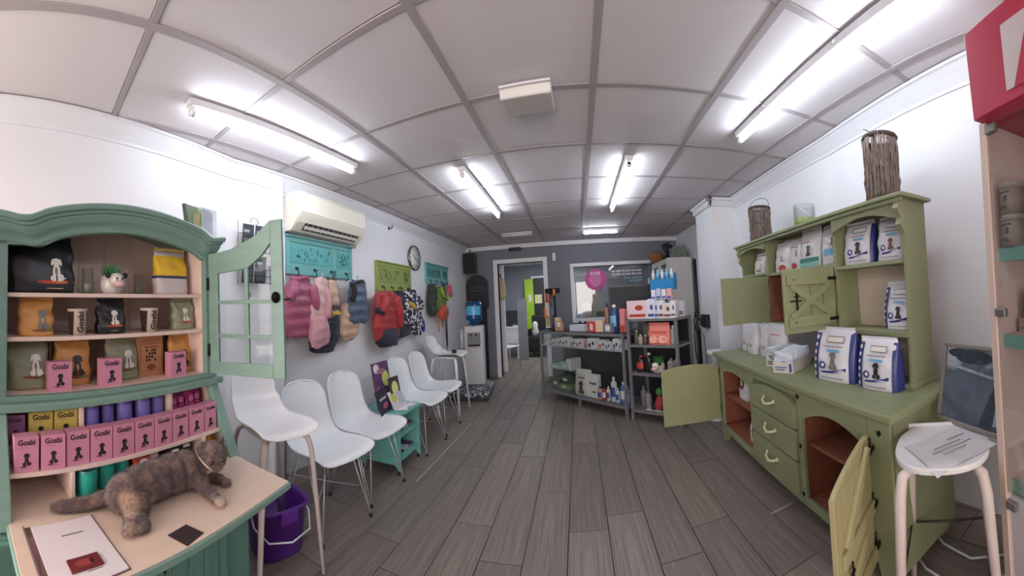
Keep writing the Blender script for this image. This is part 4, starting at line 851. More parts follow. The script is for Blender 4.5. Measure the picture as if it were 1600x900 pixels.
coat('dog_coat', 'black and white patterned dog coat with a yellow patch on the lime rack', 3.72, 1.52, .36, .42, .14, camo, X=-1.97, shape=1, seed=10, sleeves=[(.1, -.1, .2, -.22, .04, .04, None)], extra=lambda t: MB().tube([(-.14, -.08, -.16), (-.05, -.085, -.22), (-.02, -.085, -.24)], [.025, .035, .012], 10, rz=.5).build('yellow_patch', yelc, t), group='dog coats on the lime rack')
coat('dog_coat', 'small black and white patterned dog coat hanging lowest at the end of the lime rack', 3.92, 1.26, .24, .3, .1, camo, X=-1.98, shape=0, seed=11, extra=lambda t: MB().tube([(.06, -.05, -.12), (.09, -.05, -.2), (.07, -.05, -.27)], .02, 10).build('blue_edge', cloth('royal_blue', (36, 56, 130)), t), group='dog coats on the lime rack')
olivec = cloth('olive_green_cloth', (96, 116, 48), var=.25, scale=20); limec = cloth('lime_webbing', (150, 190, 44)); orangec = cloth('orange_red_nylon', (190, 78, 56)); pinkb = cloth('pink_bandana', (206, 90, 110))
coat('dog_coat', 'dark green dog coat on the first hook of the far small rack', 4.46, 1.63, .24, .44, .1, cloth('dark_green_cloth', (40, 56, 44)), X=-2.0, shape=1, seed=12, group='gear hanging on the far small rack')
coat('dog_harness', 'olive and lime green dog harness on the far small rack', 4.68, 1.60, .3, .36, .1, olivec, X=-1.96, shape=1, seed=13, extra=lambda t: MB().tube([(-.12, -.06, -.02), (-.06, -.07, -.14), (.1, -.07, -.2), (.14, -.06, -.1)], .014, 8).build('lime_strap', limec, t), group='gear hanging on the far small rack', cat='dog harness')
coat('dog_vest', 'orange red dog vest hanging low on the far small rack', 4.72, 1.33, .28, .22, .09, orangec, X=-1.94, shape=0, seed=14, group='gear hanging on the far small rack', cat='dog vest')
coat('dog_bandana', 'pink red bandana at the last hook of the far small rack', 5.05, 1.64, .2, .17, .06, pinkb, X=-1.96, shape=2, seed=15, group='gear hanging on the far small rack', cat='bandana')
t = thing('dog_leash', 'long black leash hanging from the far small rack down the wall', 'leash', T(-2.02, 4.98, 0, 90), 'gear hanging on the far small rack')
mb = MB(); mb.tube([(-.03, 0, 1.66), (-.04, -.01, 1.3), (.0, -.01, .75), (.015, -.01, .64), (.03, -.01, .75), (.03, -.01, 1.3), (.03, 0, 1.66)], .014, 8, rz=.4); mb.build('webbing', blackc, t); MB().lathe([(0, -.03), (.03, 0), (0, .03)], 10, M=T(0, -.01, 1.2)).build('handle', blackc, t)
t = thing('dog_leash', 'thin red and grey leash loop dangling at the far small rack', 'leash', T(-2.0, 4.6, 0, 90), 'gear hanging on the far small rack')
MB().tube([(0, -.02, 1.3), (.0, -.02, .98), (.03, -.02, .94), (.05, -.02, 1.0), (.05, -.02, 1.3)], .006, 7).build('webbing', orange_p, t); MB().tube([(.14, -.02, 1.3), (.15, -.02, 1.02), (.17, -.02, 1.0), (.18, -.02, 1.3)], .005, 7).build('webbing', grey_p, t)
# ---------------------------------------------------------------- seats along the left wall
shell_m = mat('white_polypropylene', (226, 230, 232), .32, var=.01); chrome = mat('chrome_wire', (196, 196, 198), .3, .55); rubber = mat('black_rubber', (18, 18, 18), .7); stool_w = mat('white_seat_plastic', (224, 224, 224), .4, var=.01); leg_w = woody('whitewashed_legs', (218, 204, 198), (196, 182, 176), .5, 5, (6, 6, 1), .9, .1)
def shell_mesh(name, zs, scale_back=1.0, m=shell_m, hw=.228):
    PF = [(-.235, zs - .018), (-.225, zs - .002), (-.19, zs + .006), (-.10, zs + .002), (.0, zs - .008), (.09, zs - .008), (.15, zs + .015), (.19, zs + .07), (.215, zs + .15 * scale_back), (.24, zs + .25 * scale_back), (.258, zs + .325 * scale_back), (.270, zs + .375 * scale_back)]
    WD = [.90, .96, 1.0, 1.02, 1.0, .96, .93, .90, .87, .84, .80, .76]
    n = len(PF)
    def cr(a, b, c, d, t): return .5 * ((2 * b) + (-a + c) * t + (2 * a - 5 * b + 4 * c - d) * t * t + (-a + 3 * b - 3 * c + d) * t ** 3)
    def smp(arr, v):
        k = v * (n - 1); i = min(n - 2, int(k)); t = k - i; return cr(arr[max(0, i - 1)], arr[i], arr[i + 1], arr[min(n - 1, i + 2)], t)
    ys = [p[0] for p in PF]; zz = [p[1] for p in PF]
    def fn(u, v):
        v = min(.999, max(.001, v)); s = (u - .5) * 2; w_ = smp(WD, v) * hw; y = smp(ys, v); z = smp(zz, v)
        if v < .13: w_ *= (1 - (1 - v / .13) ** 2.3) ** (1 / 2.3)
        if v > .80: w_ *= (1 - ((v - .80) / .20) ** 2.4) ** (1 / 2.4)
        e = abs(s) ** 2.5; bk = max(0, min(1, v * 2 - .9)); k = min(1, v / .25)
        z += .030 * e * (1 - bk) * k; y -= (.055 * e * bk + .03 * e * max(0, 1 - abs(v - .5) * 4)) * (1 if v < .8 else 1 - (v - .8) * 4)
        return (s * w_, y, z)
    me = MB().grid(fn, 25, 45).mesh(name, m)
    # thicken by hand: offset copy along the normals, joined by a rim
    bm = bmesh.new(); bm.from_mesh(me); bmesh.ops.recalc_face_normals(bm, faces=bm.faces); bmesh.ops.solidify(bm, geom=bm.faces[:], thickness=.007)
    for f in bm.faces: f.smooth = True
    bm.to_mesh(me); bm.free(); return me
_ch = []
def chair(label, x, y, rz):
    M = T(x, y, 0, rz)
    if _ch: return dup(_ch[0], M, label)
    t = thing('side_chair', label, 'chair', M, 'white shell chairs along the left wall'); _ch.append(t)
    link('seat_shell', shell_mesh('seat_shell', .43), t)
    for sx in (-1, 1):
        for sy in (-1, 1):
            fx, fy = sx * .20, sy * .185 - .01; mb = MB()
            mb.tube([(sx * .13, sy * .14, .425), (fx, fy, .012)], .0042, 7); mb.tube([(sx * .17, sy * .03, .425), (fx, fy, .012)], .0042, 7)
            l = mb.build('leg', chrome, t); MB().lathe([(0, 0), (.011, 0), (.012, .008), (.009, .02), (0, .02)], 12, c=(fx, fy, 0)).build('foot_cap', rubber, l)
    mb = MB()
    for sx in (-1, 1): mb.tube([(sx * .165, -.15, .425), (sx * .17, 0, .422), (sx * .165, .14, .425)], .0045, 7); mb.tube([(sx * .182, -.12, .17), (-sx * .17, .13, .27)], .0032, 6)
    for sy in (-1, 1): mb.tube([(-.165, sy * .145, .425), (.165, sy * .145, .425)], .0045, 7)
    mb.build('wire_brace', chrome, t)
    return t
chair('white shell chair nearest the teal hutch, its seat overlapping the bar stool leg', -1.50, 1.65, 84)
chair('white shell chair directly before the aqua magazine table', -1.52, 2.12, 87)
chair('white shell chair directly beyond the aqua magazine table', -1.53, 2.98, 88)
chair('white shell chair farthest back, beside the far white bar stool', -1.55, 3.46, 90)
def bar_chair(label, x, y, rz, leg_m, zs=.70):
    t = thing('bar_stool', label, 'stool', T(x, y, 0, rz), 'white bar stools')
    link('seat_shell', shell_mesh('seat_shell', zs, .62, stool_w, .165), t)
    box('seat_plate', leg_m, t, -.11, .11, -.15, .11, zs - .045, zs - .025, .004)
    for sx in (-1, 1):
        for sy in (-1, 1):
            mb = MB(); p = [(sx * .09, sy * .12 - .02, zs - .03), (sx * .125, sy * .15 - .02, zs - .055), (sx * .137, sy * .162 - .02, zs - .11), (sx * .178, sy * .2 - .02, 0)]
            mb.tube(p, [.015, .018, .018, .0125], 10, rz=.75); mb.build('leg', leg_m, t)
    return t
bar_chair('white bar stool with pale pink wooden legs beside the teal hutch desk', -1.455, 1.17, 80, leg_w)
bar_chair('white bar stool near the water cooler with a small object on its seat', -1.66, 4.09, 88, trim_m)
t = thing('tape_roll', 'small dark object resting on the seat of the far bar stool', 'small object', T(-1.58, 4.15, .705)); MB().lathe([(.012, 0), (.03, 0), (.03, .04), (.012, .04), (.012, 0)], 18).build('roll', mat('dark_plastic', (36, 36, 40), .5), t)
t = thing('paper_cup', 'white cup on the seat of the far bar stool', 'cup', T(-1.66, 4.0, .705)); MB().lathe([(0, 0), (.025, 0), (.032, .06), (.03, .06), (.024, .004), (0, .004)], 18).build('cup', cerw, t)
# purple bucket
pb = mat('purple_plastic', (92, 40, 140), .35, var=.03)
t = thing('mop_bucket', 'purple plastic bucket with white wire handle beneath the near bar stool', 'bucket', T(-1.52, 1.26, 0, 78))
def bk(r, z, k=1): return [(r * k * math.copysign(abs(math.cos(a)) ** .55, math.cos(a)) * 1.15, r * math.copysign(abs(math.sin(a)) ** .55, math.sin(a)), z) for a in [2 * PI * i / 36 for i in range(36)]]
mb = MB(); rings = [bk(.105, 0), bk(.112, .01), bk(.132, .24), bk(.142, .242), bk(.145, .26), bk(.136, .262), bk(.126, .24), bk(.106, .012)]; vs = [v for r_ in rings for v in r_]; fs = [(i * 36 + j, i * 36 + (j + 1) % 36, (i + 1) * 36 + (j + 1) % 36, (i + 1) * 36 + j) for i in range(7) for j in range(36)] + [tuple(range(35, -1, -1)), tuple(7 * 36 + j for j in range(36))]
mb.add(vs, fs, True).build('pail', pb, t); box('spout', pb, t, -.05, .05, -.165, -.135, .2, .262, .008); box('sticker', white_p, t, -.02, .005, -.151, -.146, .205, .235)
MB().tube([(-.16, 0, .25), (-.165, -.08, .18), (-.12, -.16, .14), (0, -.185, .125), (.12, -.16, .14), (.165, -.08, .18), (.16, 0, .25)], .0045, 8).build('handle', trim_m, t)
# aqua magazine table
aq2 = woody('aqua_table_paint', (120, 186, 176), (92, 160, 152), .5, 5, (6, 6, 6), .8)
t = thing('magazine_table', 'small aqua open shelf table holding magazines between the white chairs', 'side table', T(-1.38, 2.37, 0, 92))
W_, D_, H_ = .385, .36, .46
for x in (0, W_ - .022): 
    p = MB().prism([(0, .02), (.05, .07), (D_ - .05, .07), (D_, .02), (D_, H_ - .02), (0, H_ - .02)], x, x + .022, 'x').build('side_panel', aq2, t, .003)
    for y in (.02, D_ - .02): MB().lathe([(0, 0), (.012, 0), (.012, .02), (0, .022)], 10, c=(x + .011, y, 0)).build('castor', rubber, p)
box('table_top', aq2, t, -.015, W_ + .015, -.015, D_ + .01, H_ - .02, H_, .003)
for z in (.10, .28): box('shelf', aq2, t, .022, W_ - .022, .0, D_ - .01, z, z + .016, .002)
box('back_rail', aq2, t, .022, W_ - .022, D_ - .02, D_ - .008, .1, .44, .002)
FTm = T(-1.38, 2.37, 0, 92)
purp_m = printed('purple_magazine', (92, 56, 96), [('e', .25, .87, .17, .1, (214, 210, 208)), ('e', .72, .62, .22, .17, (190, 200, 112)), ('r', .5, 1, .3, .45, (60, 50, 60)), ('e', .5, .8, .25, .06, (150, 110, 120)), ('e', .2, .4, .15, .1, (140, 100, 110))], front=2, var=.35)
dark_m = printed('dark_leaflet', (52, 46, 64), [('r', .2, .8, .55, .65, (180, 170, 180)), ('e', .6, .3, .25, .12, (150, 80, 100))], front=2, var=.3); pale_m = printed('pale_leaflet_print', (196, 192, 196), [('e', .28, .62, .2, .24, (176, 188, 70)), ('r', .5, .95, .2, .9, (170, 176, 190))], front=2, var=.1)
dk2 = printed('lime_disc_flyer', (64, 54, 60), [('e', .5, .52, .33, .3, (196, 204, 124)), ('e', .5, .52, .26, .24, (206, 212, 140))], front=2, var=.4)
def flyer(label, m, w_, h_, M, cat='magazine'):
    o = MB().box(-w_ / 2, w_ / 2, -.003, .003, 0, h_).build('magazine', m, None, .0008); o.matrix_basis = FTm @ T(-.06, 0, 0) @ M @ Matrix.Scale(1.12, 4); tag(o, label, cat, 'magazines on the aqua table')
flyer('large purple magazine with white circle standing at the back of the aqua table', purp_m, .24, .34, T(.20, .19, H_, 0, -10))
flyer('flyer with lime green disc leaning before the purple magazine', dk2, .15, .17, T(.26, .12, H_ + .06, 0, -12))
flyer('pale leaflet with small lime dot lying propped at the front of the aqua table', pale_m, .2, .14, T(.24, .07, H_ + .002, 0, -28))
flyer('dark leaflet leaning left on the aqua table', dark_m, .15, .17, T(.08, .12, H_, 0, -14, -8))
for i, (x, y, a) in enumerate(((.2, .08, 10), (.28, .05, -15), (.16, .05, 30))):
    o = MB().box(-.06, .06, -.04, .04, 0, .0015).build('paper_sheet', pap); o.matrix_basis = FTm @ T(x, y, H_ + .001 + .002 * i, a); tag(o, ('loose white sheet, %s of three, flat on the aqua table' % ('lowest', 'middle', 'topmost')[i]), 'paper', 'loose sheets on the aqua table')
rr = random.Random(2)
for z0, nme in ((.296, 'middle shelf'), (.116, 'bottom shelf')):
    for i in range(3):
        o = MB().box(-.08, .08, -.06, .06, 0, .012).build('magazine', (dark_m, pale_m, purp_m)[i]); o.matrix_basis = FTm @ T(.12 + .1 * i, .13, z0 + .001 + .013 * (i % 2) * 0, rr.uniform(-6, 6)) @ Matrix.Diagonal((.6, 1.3, 1, 1)); tag(o, '%s magazine lying on the %s of the aqua table' % (('dark', 'pale', 'purple')[i], nme), 'magazine', 'magazines on the aqua table')
# ---------------------------------------------------------------- far left corner: cooler, speaker, arched board, pet bed
t = thing('water_cooler', 'grey white water cooler with blue bottle in the far left corner', 'water cooler', T(-1.60, 5.12, .115, 12))
cg = mat('cooler_body', (178, 180, 182), .35, var=.02); MB().box(-.15, .15, -.15, .15, 0, .88).build('cabinet', cg, t, .025); box('tap_recess', mat('recess_grey', (104, 108, 112), .5), t, -.10, .10, -.156, -.148, .60, .78, .006)
for x in (-.04, .04): mb = MB(); mb.box(x - .012, x + .012, -.185, -.15, .73, .76); mb.build('tap', rubber, t)
box('drip_tray', rubber, t, -.09, .09, -.2, -.15, .58, .6, .004)
wat = mat('water_bottle_blue', (40, 96, 150), .08, trans=.55, var=.02); b = MB().lathe([(0, .87), (.05, .88), (.06, .92), (.125, .96), (.13, 1.0), (.122, 1.02), (.13, 1.04), (.13, 1.1), (.122, 1.12), (.13, 1.14), (.13, 1.2), (.11, 1.25), (.03, 1.26), (0, 1.26)], 28).build('bottle', wat, t)
link('bottle_label', MB().grid(lambda u, v: (.1315 * math.sin((u - .5) * 2), -.1315 * math.cos((u - .5) * 2), 1.04 + .14 * v), 14, 2).mesh('bottle_label', mat('aqua_label', (90, 170, 210), .4)), b)
mb = MB(); mb.tube([(-.19, -.05, .52), (-.19, -.05, .80)], .028, 14); mb.lathe([(0, 0), (.03, 0), (.03, .02), (0, .03)], 14, c=(-.19, -.05, .8)); o = mb.build('cup_dispenser', mat('cup_tube', (196, 200, 204), .3), t)
t = thing('arched_board', 'black arched cabinet door panel leaning behind the water cooler', 'board', T(-1.81, 6.06, 0)); bkp = mat('black_lacquer', (26, 28, 34), .4)
pl = [(-.21, 1.25), (.21, 1.25), (.21, 1.66)] + [(.21 * math.cos(a * PI / 14), 1.66 + .21 * math.sin(a * PI / 14)) for a in range(1, 14)] + [(-.21, 1.66)]
MB().prism(pl, -.02, .03, 'y').build('panel', bkp, t, .004); gry = mat('dark_grey_relief', (62, 66, 76), .5)
MB().prism([(x * .82, 1.66 + (z - 1.66) * .82) for x, z in pl], -.026, -.02, 'y').build('raised_field', bkp, t, .002); MB().box(-.12, .12, -.032, -.026, 1.62, 1.64).box(-.14, .14, -.032, -.026, 1.56, 1.575).build('carved_line', gry, t)
for s_ in (-1, 1): MB().tube([(s_ * .03, -.03, 1.72), (s_ * .08, -.03, 1.75), (s_ * .09, -.03, 1.70), (s_ * .05, -.03, 1.68)], .006, 6).build('scroll', gry, t)
box('stand', bkp, t, -.16, .16, -.01, .03, .0, 1.25)
t = thing('wall_speaker', 'black loudspeaker on the far wall above the arched panel', 'speaker', T(-1.895, 5.97, 2.07, 8)); box('cabinet', bkp, t, -.115, .115, -.08, .08, -.18, .18, .008); box('grille', rubber, t, -.105, .105, -.088, -.08, -.17, .17, .004)
mb = MB(); mb.tube([(0, .0, .18), (0, .02, .25), (0, .11, .26)], .012, 8); mb.build('bracket', bkp, t)
t = thing('motion_sensor', 'small black box on the far wall above the doorway', 'sensor', T(-1.06, 6.09, 2.29)); box('case', bkp, t, -.12, .10, -.06, .0, -.04, .03, .008)
t = thing('wall_sensor', 'small white device on the grey wall right of the doorway', 'sensor', T(-.38, 6.095, 2.1)); box('case', trim_m, t, -.028, .028, -.03, 0, -.07, .07, .008)
bedm = mat('paw_print_fabric', (70, 70, 78), .8); nt = bedm.node_tree; p = nt.nodes['Principled BSDF']; cr = nd(nt, 'ShaderNodeValToRGB'); cr.color_ramp.interpolation = 'CONSTANT'; cr.color_ramp.elements[0].color = lin((66, 66, 76)) + (1,); cr.color_ramp.elements[1].position = .54; cr.color_ramp.elements[1].color = lin((176, 176, 184)) + (1,)
nz = nd(nt, 'ShaderNodeTexNoise'); nz.inputs['Scale'].default_value = 22; tcx = nd(nt, 'ShaderNodeTexCoord'); nt.links.new(tcx.outputs['Object'], nz.inputs['Vector']); nt.links.new(nz.outputs['Fac'], cr.inputs[0]); nt.links.new(cr.outputs[0], p.inputs['Base Color'])
t = thing('pet_mattress', 'flat patterned grey pet mattress under the water cooler', 'pet bed', T(-1.62, 4.93, 0, 8)); MB().box(-.27, .30, -.42, .42, 0, .05).build('base', mat('bed_base', (44, 44, 50), .8), t, .02); MB().box(-.275, .305, -.425, .425, .045, .11).build('cushion', bedm, t, .025)
# ---------------------------------------------------------------- back room furniture seen through the doorway
lime_d = mat('lime_green_panel', (150, 196, 40), .5); t = thing('lime_panel', 'lime green door leaf standing open in the back room', 'door leaf', T(-1.33, 9.42, 0)); box('leaf', lime_d, t, -.12, .12, 0, .04, .0, 1.98, .003); box('notice', pap, t, -.02, .06, -.006, 0, 1.35, 1.55)
t = thing('sheet_of_paper', 'pale paper notice on the dark opening beside the lime door', 'notice', T(-1.08, 9.46, 1.42)); box('sheet', mat('cream_notice', (206, 202, 160), .6), t, -.1, .1, 0, .009, -.12, .12)
t = thing('desk', 'white desk with drawers in the back room behind the doorway', 'desk', T(-1.80, 8.5, 0)); box('top', trim_m, t, -.25, .35, -.3, .4, .72, .75); box('drawer_unit', trim_m, t, .0, .33, -.28, .38, .35, .72, .004); box('leg', trim_m, t, -.24, -.2, -.28, -.24, 0, .72); box('leg', trim_m, t, .29, .33, -.28, -.24, 0, .36)
t = thing('desk_monitor', 'dark monitor on the white desk of the back room', 'monitor', T(-1.74, 8.5, .751)); box('screen', bkp, t, -.22, .22, 0, .04, .06, .40, .006); box('stand', bkp, t, -.08, .08, -.03, .1, 0, .06)
t = thing('wooden_chair', 'pale framed chair just inside the back room left of the doorway', 'chair', T(-1.50, 6.95, 0, 70)); wd = mat('beech_frame', (170, 160, 146), .5)
box('seat', trim_m, t, -.2, .2, -.2, .2, .43, .455, .01); box('backrest', trim_m, t, -.2, .2, .17, .19, .72, .84, .008)
for x, y, h_ in ((-.18, -.18, .43), (.18, -.18, .43), (-.18, .18, .84), (.18, .18, .84)): MB().tube([(x * 1.1, y * 1.1, 0), (x, y, h_)], .012, 8).build('leg', wd, t)
t = thing('hanging_robe', 'cream coat hanging on the left wall of the back room', 'coat', T(-1.475, 6.56, 1.60, 0)); MB().lathe([(0, .24), (.06, .22), (.09, .1), (.1, -.1), (.09, -.2), (0, -.21)], 16, sx=1, sy=.5).build('cloth', mat('cream_cloth', (190, 178, 140), .8, bump=.3), t)
box('wall_hook', iron, t, -.01, .01, -.0, .02, .22, .3)
struct(MB().box(-2.08, -1.42, 6.6, 6.64, 0, H).build('partition', wall_m))
t = thing('dark_armchair', 'black covered armchair in the back room beneath the lime door', 'armchair', T(-1.05, 8.6, 0, -10)); lea = mat('black_leather', (30, 30, 32), .5, bump=.2)
box('seat', lea, t, -.22, .22, -.3, .3, .12, .5, .05); box('backrest', lea, t, -.22, .22, .22, .36, .3, 1.0, .05); box('armrest', lea, t, -.27, -.2, -.28, .3, .12, .66, .03); box('armrest', lea, t, .2, .27, -.28, .3, .12, .66, .03)
for x in (-.2, .2):
    for y in (-.24, .28): box('leg', lea, t, x - .02, x + .02, y - .02, y + .02, 0, .13)
t = thing('plush_toy', 'small white toy on the black armchair in the back room', 'toy', T(-1.08, 8.45, .5)); MB().lathe([(0, 0), (.07, .02), (.09, .1), (.06, .2), (.07, .27), (.05, .34), (0, .36)], 14).build('body', cloth('white_plush', (190, 196, 190)), t)
ll = bpy.data.lights.new('back_room_fill', 'AREA'); ll.size = 1.2; ll.energy = 25; ll.color = (.93, .96, 1); o = bpy.data.objects.new('back_room_fill', ll); COL.objects.link(o); o.location = (-.2, 8.0, 2.3)  # added area light without a fitting, brightens the back room
# ---------------------------------------------------------------- display counter and shelf unit
alu = mat('grey_steel_profile', (128, 130, 134), .4, .4, var=.04); cglass = glass('counter_glass', (250, 252, 251), alpha=.05)
ct = thing('display_counter', 'glass display counter with grey metal frame standing before the far window', 'counter', FC)
CW, CD, CH = 1.50, .42, .905
def cbx(name, m, *a, bevel=.002): return box(name, m, ct, *a, bevel)
for x in (0, CW - .028):
    for y in (0, CD - .028): cbx('post', alu, x, x + .028, y, y + .028, 0, CH)
for y in (0, CD - .025):
    for z in (.10, CH - .03): cbx('rail', alu, .028, CW - .028, y, y + .025, z, z + .03)
for x in (0, CW - .025):
    for z in (.10, CH - .03): cbx('rail', alu, x, x + .025, .028, CD - .028, z, z + .03)
cbx('leg', alu, CW / 2 - .014, CW / 2 + .014, 0, .028, 0, .1)
cbx('top_pane', glass('counter_top_glass', (246, 249, 248), alpha=.1), .002, CW - .002, .002, CD - .002, CH, CH + .007)
cbx('front_pane', cglass, .028, CW / 2 - .002, .010, .014, .13, CH - .03); cbx('front_pane', cglass, CW / 2 + .002, CW - .028, .010, .014, .13, CH - .03)
cbx('shelf_pane', glass('shelf_glass', (246, 250, 248), alpha=.1), .02, CW - .02, .03, CD - .03, .715, .722); cbx('shelf_pane', glass('shelf_glass', (246, 250, 248), alpha=.1), .02, .70, .1, CD - .03, .38, .387)
cbx('floor_board', alu, .01, CW - .01, .01, CD - .01, .118, .13); dkb = mat('dark_back_panel', (52, 56, 58), .5); cbx('back_panel', dkb, .028, CW - .028, CD - .012, CD - .004, .13, CH - .03)
cbx('shelf_rail', mat('pale_shelf_strip', (170, 174, 174), .4), .028, CW - .028, .016, .026, .708, .724)
C_ = lambda x, y, z, rz=0: FC @ T(x, y, z, rz)
whitec = pm('white_carton', (216, 214, 214), rough=.5)
def cart2(name, label, M, m, w_, h, d, group=None, cat='box', details=()):
    t = thing(name, label, cat, M, group); MB().box(-w_ / 2, w_ / 2, 0, d, 0, h).build('box', m, t, .0015); box('lid_flap', m, t, -w_ / 2 + .001, w_ / 2 - .001, .001, d - .001, h, h + .001)
    for k, (nm, polys, mm) in enumerate(details): link(nm, flat_shape([[(x * w_, z * h) for x, z in p] for p in polys], -.0004 - .0003 * k, mm, nm), t)
    return t
# cartons on the upper glass shelf
rr = random.Random(11)
bx = [(.09, .085, .135, (214, 214, 216), grey_p), (.185, .09, .09, (170, 130, 150), white_p), (.275, .085, .08, (206, 208, 212), blue_p), (.37, .1, .09, (214, 214, 214), dark_p), (.50, .14, .11, (218, 218, 216), grey_p), (.63, .11, .09, (204, 206, 206), dark_p), (.76, .13, .10, (208, 210, 210), grey_p), (.87, .07, .08, (190, 120, 120), red_p), (.98, .14, .115, (214, 216, 218), dark_p), (1.13, .12, .10, (206, 208, 210), red_p), (1.24, .09, .085, (200, 202, 208), blue_p), (1.34, .085, .12, (220, 220, 222), dark_p), (1.43, .07, .11, (204, 206, 210), grey_p)]
for i, (x, w_, h, c, pc) in enumerate(bx):
    cart2('small_carton', 'small pale carton on upper glass shelf of the counter, number %s from the left' % ['one', 'two', 'three', 'four', 'five', 'six', 'seven', 'eight', 'nine', 'ten', 'eleven', 'twelve', 'thirteen'][i], C_(x, .035 + .02 * (i % 2), .7235, rr.uniform(-5, 5)), pm('carton_%d' % i, c, rough=.5), w_, h, .07, 'cartons on the upper counter shelf', details=[('side_print', [[(-.38, .1), (-.1, .1), (-.1, .5), (-.38, .5)]], pc), ('side_print', [ell(.18, .5, .16, .2)], pc)])
for i, x in enumerate((.3, .62, .95, 1.2)):
    cart2('flat_pack', 'flat blister pack lying behind cartons on the counter shelf, %s from the left' % names10[i], C_(x, .2, .7235, rr.uniform(-8, 8)), pm('flat_%d' % i, ((120, 140, 160), (180, 186, 190), (90, 110, 140), (170, 176, 180))[i]), .22, .05, .12, 'flat packs at the back of the counter shelf')
# lower deck: tubs, bags, bottles
gbox = pm('sage_box', (128, 148, 130), rough=.5); glid = pm('pale_green_lid', (170, 196, 182), rough=.4)
for i, (x, z, w_, h, m, l) in enumerate(((.15, .13, .2, .12, pm('mossy_tub', (104, 124, 100)), 'lowest green tub at the left end of the counter'), (.16, .388, .22, .05, glid, 'flat pale green tray on the small glass shelf of the counter'), (.33, .13, .2, .07, pm('lime_tray', (128, 150, 96)), 'flat lime green tray on the counter deck'), (.36, .388, .18, .10, pm('mint_box', (150, 190, 170)), 'mint green box on the small glass shelf of the counter'), (.45, .388, .09, .15, whitec, 'white upright carton at the right end of the small glass shelf'), (.36, .21, .24, .1, pm('dark_green_tub', (60, 84, 62)), 'dark green tub stacked above the lime tray'))):
    cart2('pet_accessory_box', l, C_(x, .12, z + .001), m, w_, h, .18, 'boxes in the left half of the counter', details=[('side_print', [ell(0, .5, .2, .2)], white_p)])
pouch('treat_bag', 'large cream treat bag with dark dog print on the counter deck', .28, .30, .12, pm('cream_bag', (206, 204, 192), bump=.2), C_(.73, .12, .131), prints=[('dog_print', shift(dog_polys(.13), .0, .02), dark_p), ('label_print', rectp(-.06, .06, .2, .22), grey_p)], cat='treat bag', seed=41)
cart2('treat_carton', 'upright white carton with small dog prints beside the cream treat bag', C_(.93, .07, .131), whitec, .16, .27, .06, cat='carton', details=[('dog_print', [ell(-.25, .62, .1, .06), ell(0, .6, .1, .06), ell(.25, .62, .1, .06)], dark_p), ('dog_print', [ell(.1, .25, .2, .04)], dark_p)])
def bottle(label, M, m, r, h, capm, group, lab=None, cat='bottle', name='bottle'):
    t = thing(name, label, cat, M, group); MB().lathe([(0, 0), (r * .95, 0), (r, .005), (r, h * .7), (r * .9, h * .78), (r * .35, h * .86), (r * .35, h * .9), (0, h * .9)], 18).build('body', m, t)
    MB().lathe([(0, h * .88), (r * .42, h * .88), (r * .42, h), (0, h)], 14).build('cap', capm, t)
    if lab: link('label_print', MB().grid(lambda u, v: ((r + .0008) * math.sin((u - .5) * 2), -(r + .0008) * math.cos((u - .5) * 2), h * (.2 + .4 * v)), 8, 2).mesh('label_print', lab), t)
    return t
bl = [(1.04, .035, .14, (196, 150, 130), 'squat peach jar'), (1.11, .028, .15, (150, 60, 60), 'dark red bottle'), (1.17, .024, .16, (210, 200, 190), 'slim white bottle'), (1.24, .036, .27, (196, 206, 204), 'tall pale grey spray bottle'), (1.31, .026, .16, (190, 200, 210), 'small pale blue bottle'), (1.38, .036, .23, (70, 120, 180), 'large blue shampoo bottle'), (1.45, .03, .2, (90, 140, 190), 'second blue bottle by the corner post')]
for x, r, h, c, l in bl: bottle('%s standing at the right of the counter deck' % l, C_(x, .08 + .02 * (h > .2), .131), pm('bottle_%d' % int(x * 100), c, rough=.3), r, h, white_p if h > .15 else dark_p, 'bottles on the counter deck', lab=white_p if c[0] < 160 else blue_p)
# on the counter top
CT = CH + .008
t = thing('treat_stand', 'narrow black stand hung with chains, tags and orange packets on counter top left end', 'display stand', C_(.06, .22, CT))
box('base', bkp, t, -.08, .08, -.08, .08, 0, .02, .004); box('column', bkp, t, -.02, .03, -.02, .03, .02, .5)
MB().box(-.1, .12, -.06, .05, .50, .58).build('header', bkp, t, .01)
pk = [(-.06, .30, (214, 200, 190)), (-.07, .16, (206, 120, 60)), (-.02, .38, (200, 96, 70)), (-.05, .04, (190, 180, 100)), (.06, .2, (120, 130, 150)), (.08, .32, (90, 96, 110)), (.07, .05, (70, 74, 90)), (-.03, .2, (214, 204, 196))]
for i, (x, z, c) in enumerate(pk): MB().box(-.035, .035, -.008, .008, 0, .13).build('packet', pm('packet_%d' % i, c), t, .003, M=T(x, -.06 - .012 * (i % 3), z, rr.uniform(-10, 10), 0, rr.uniform(-8, 8)))
MB().tube([(.11, -.06, .56), (.13, -.07, .50), (.08, -.07, .46)], .018, 8).build('orange_toy', orange_p, t)
mb = MB()
for i in range(3): mb.tube([(.03 + .03 * i, -.08, .45), (.02 + .03 * i, -.09, .1), (.05 + .03 * i, -.085, .08), (.055 + .03 * i, -.08, .4)], .004, 6)
mb.build('chain', alu, t)
def small(name, label, x, y, w_, h, d, c, cat, group=None, details=(), rz=0, rough=.45): return cart2(name, label, C_(x, y, CT, rz), pm('top_%s_%d' % (name, int(x * 100)), c, rough=rough), w_, h, d, group, cat, details)
small('card_box', 'cream box with gold figure on the counter next to the black stand', .27, .1, .075, .17, .05, (206, 190, 130), 'box', 'small boxes on the counter', [('side_print', [ell(0, .45, .2, .3)], brown_p)])
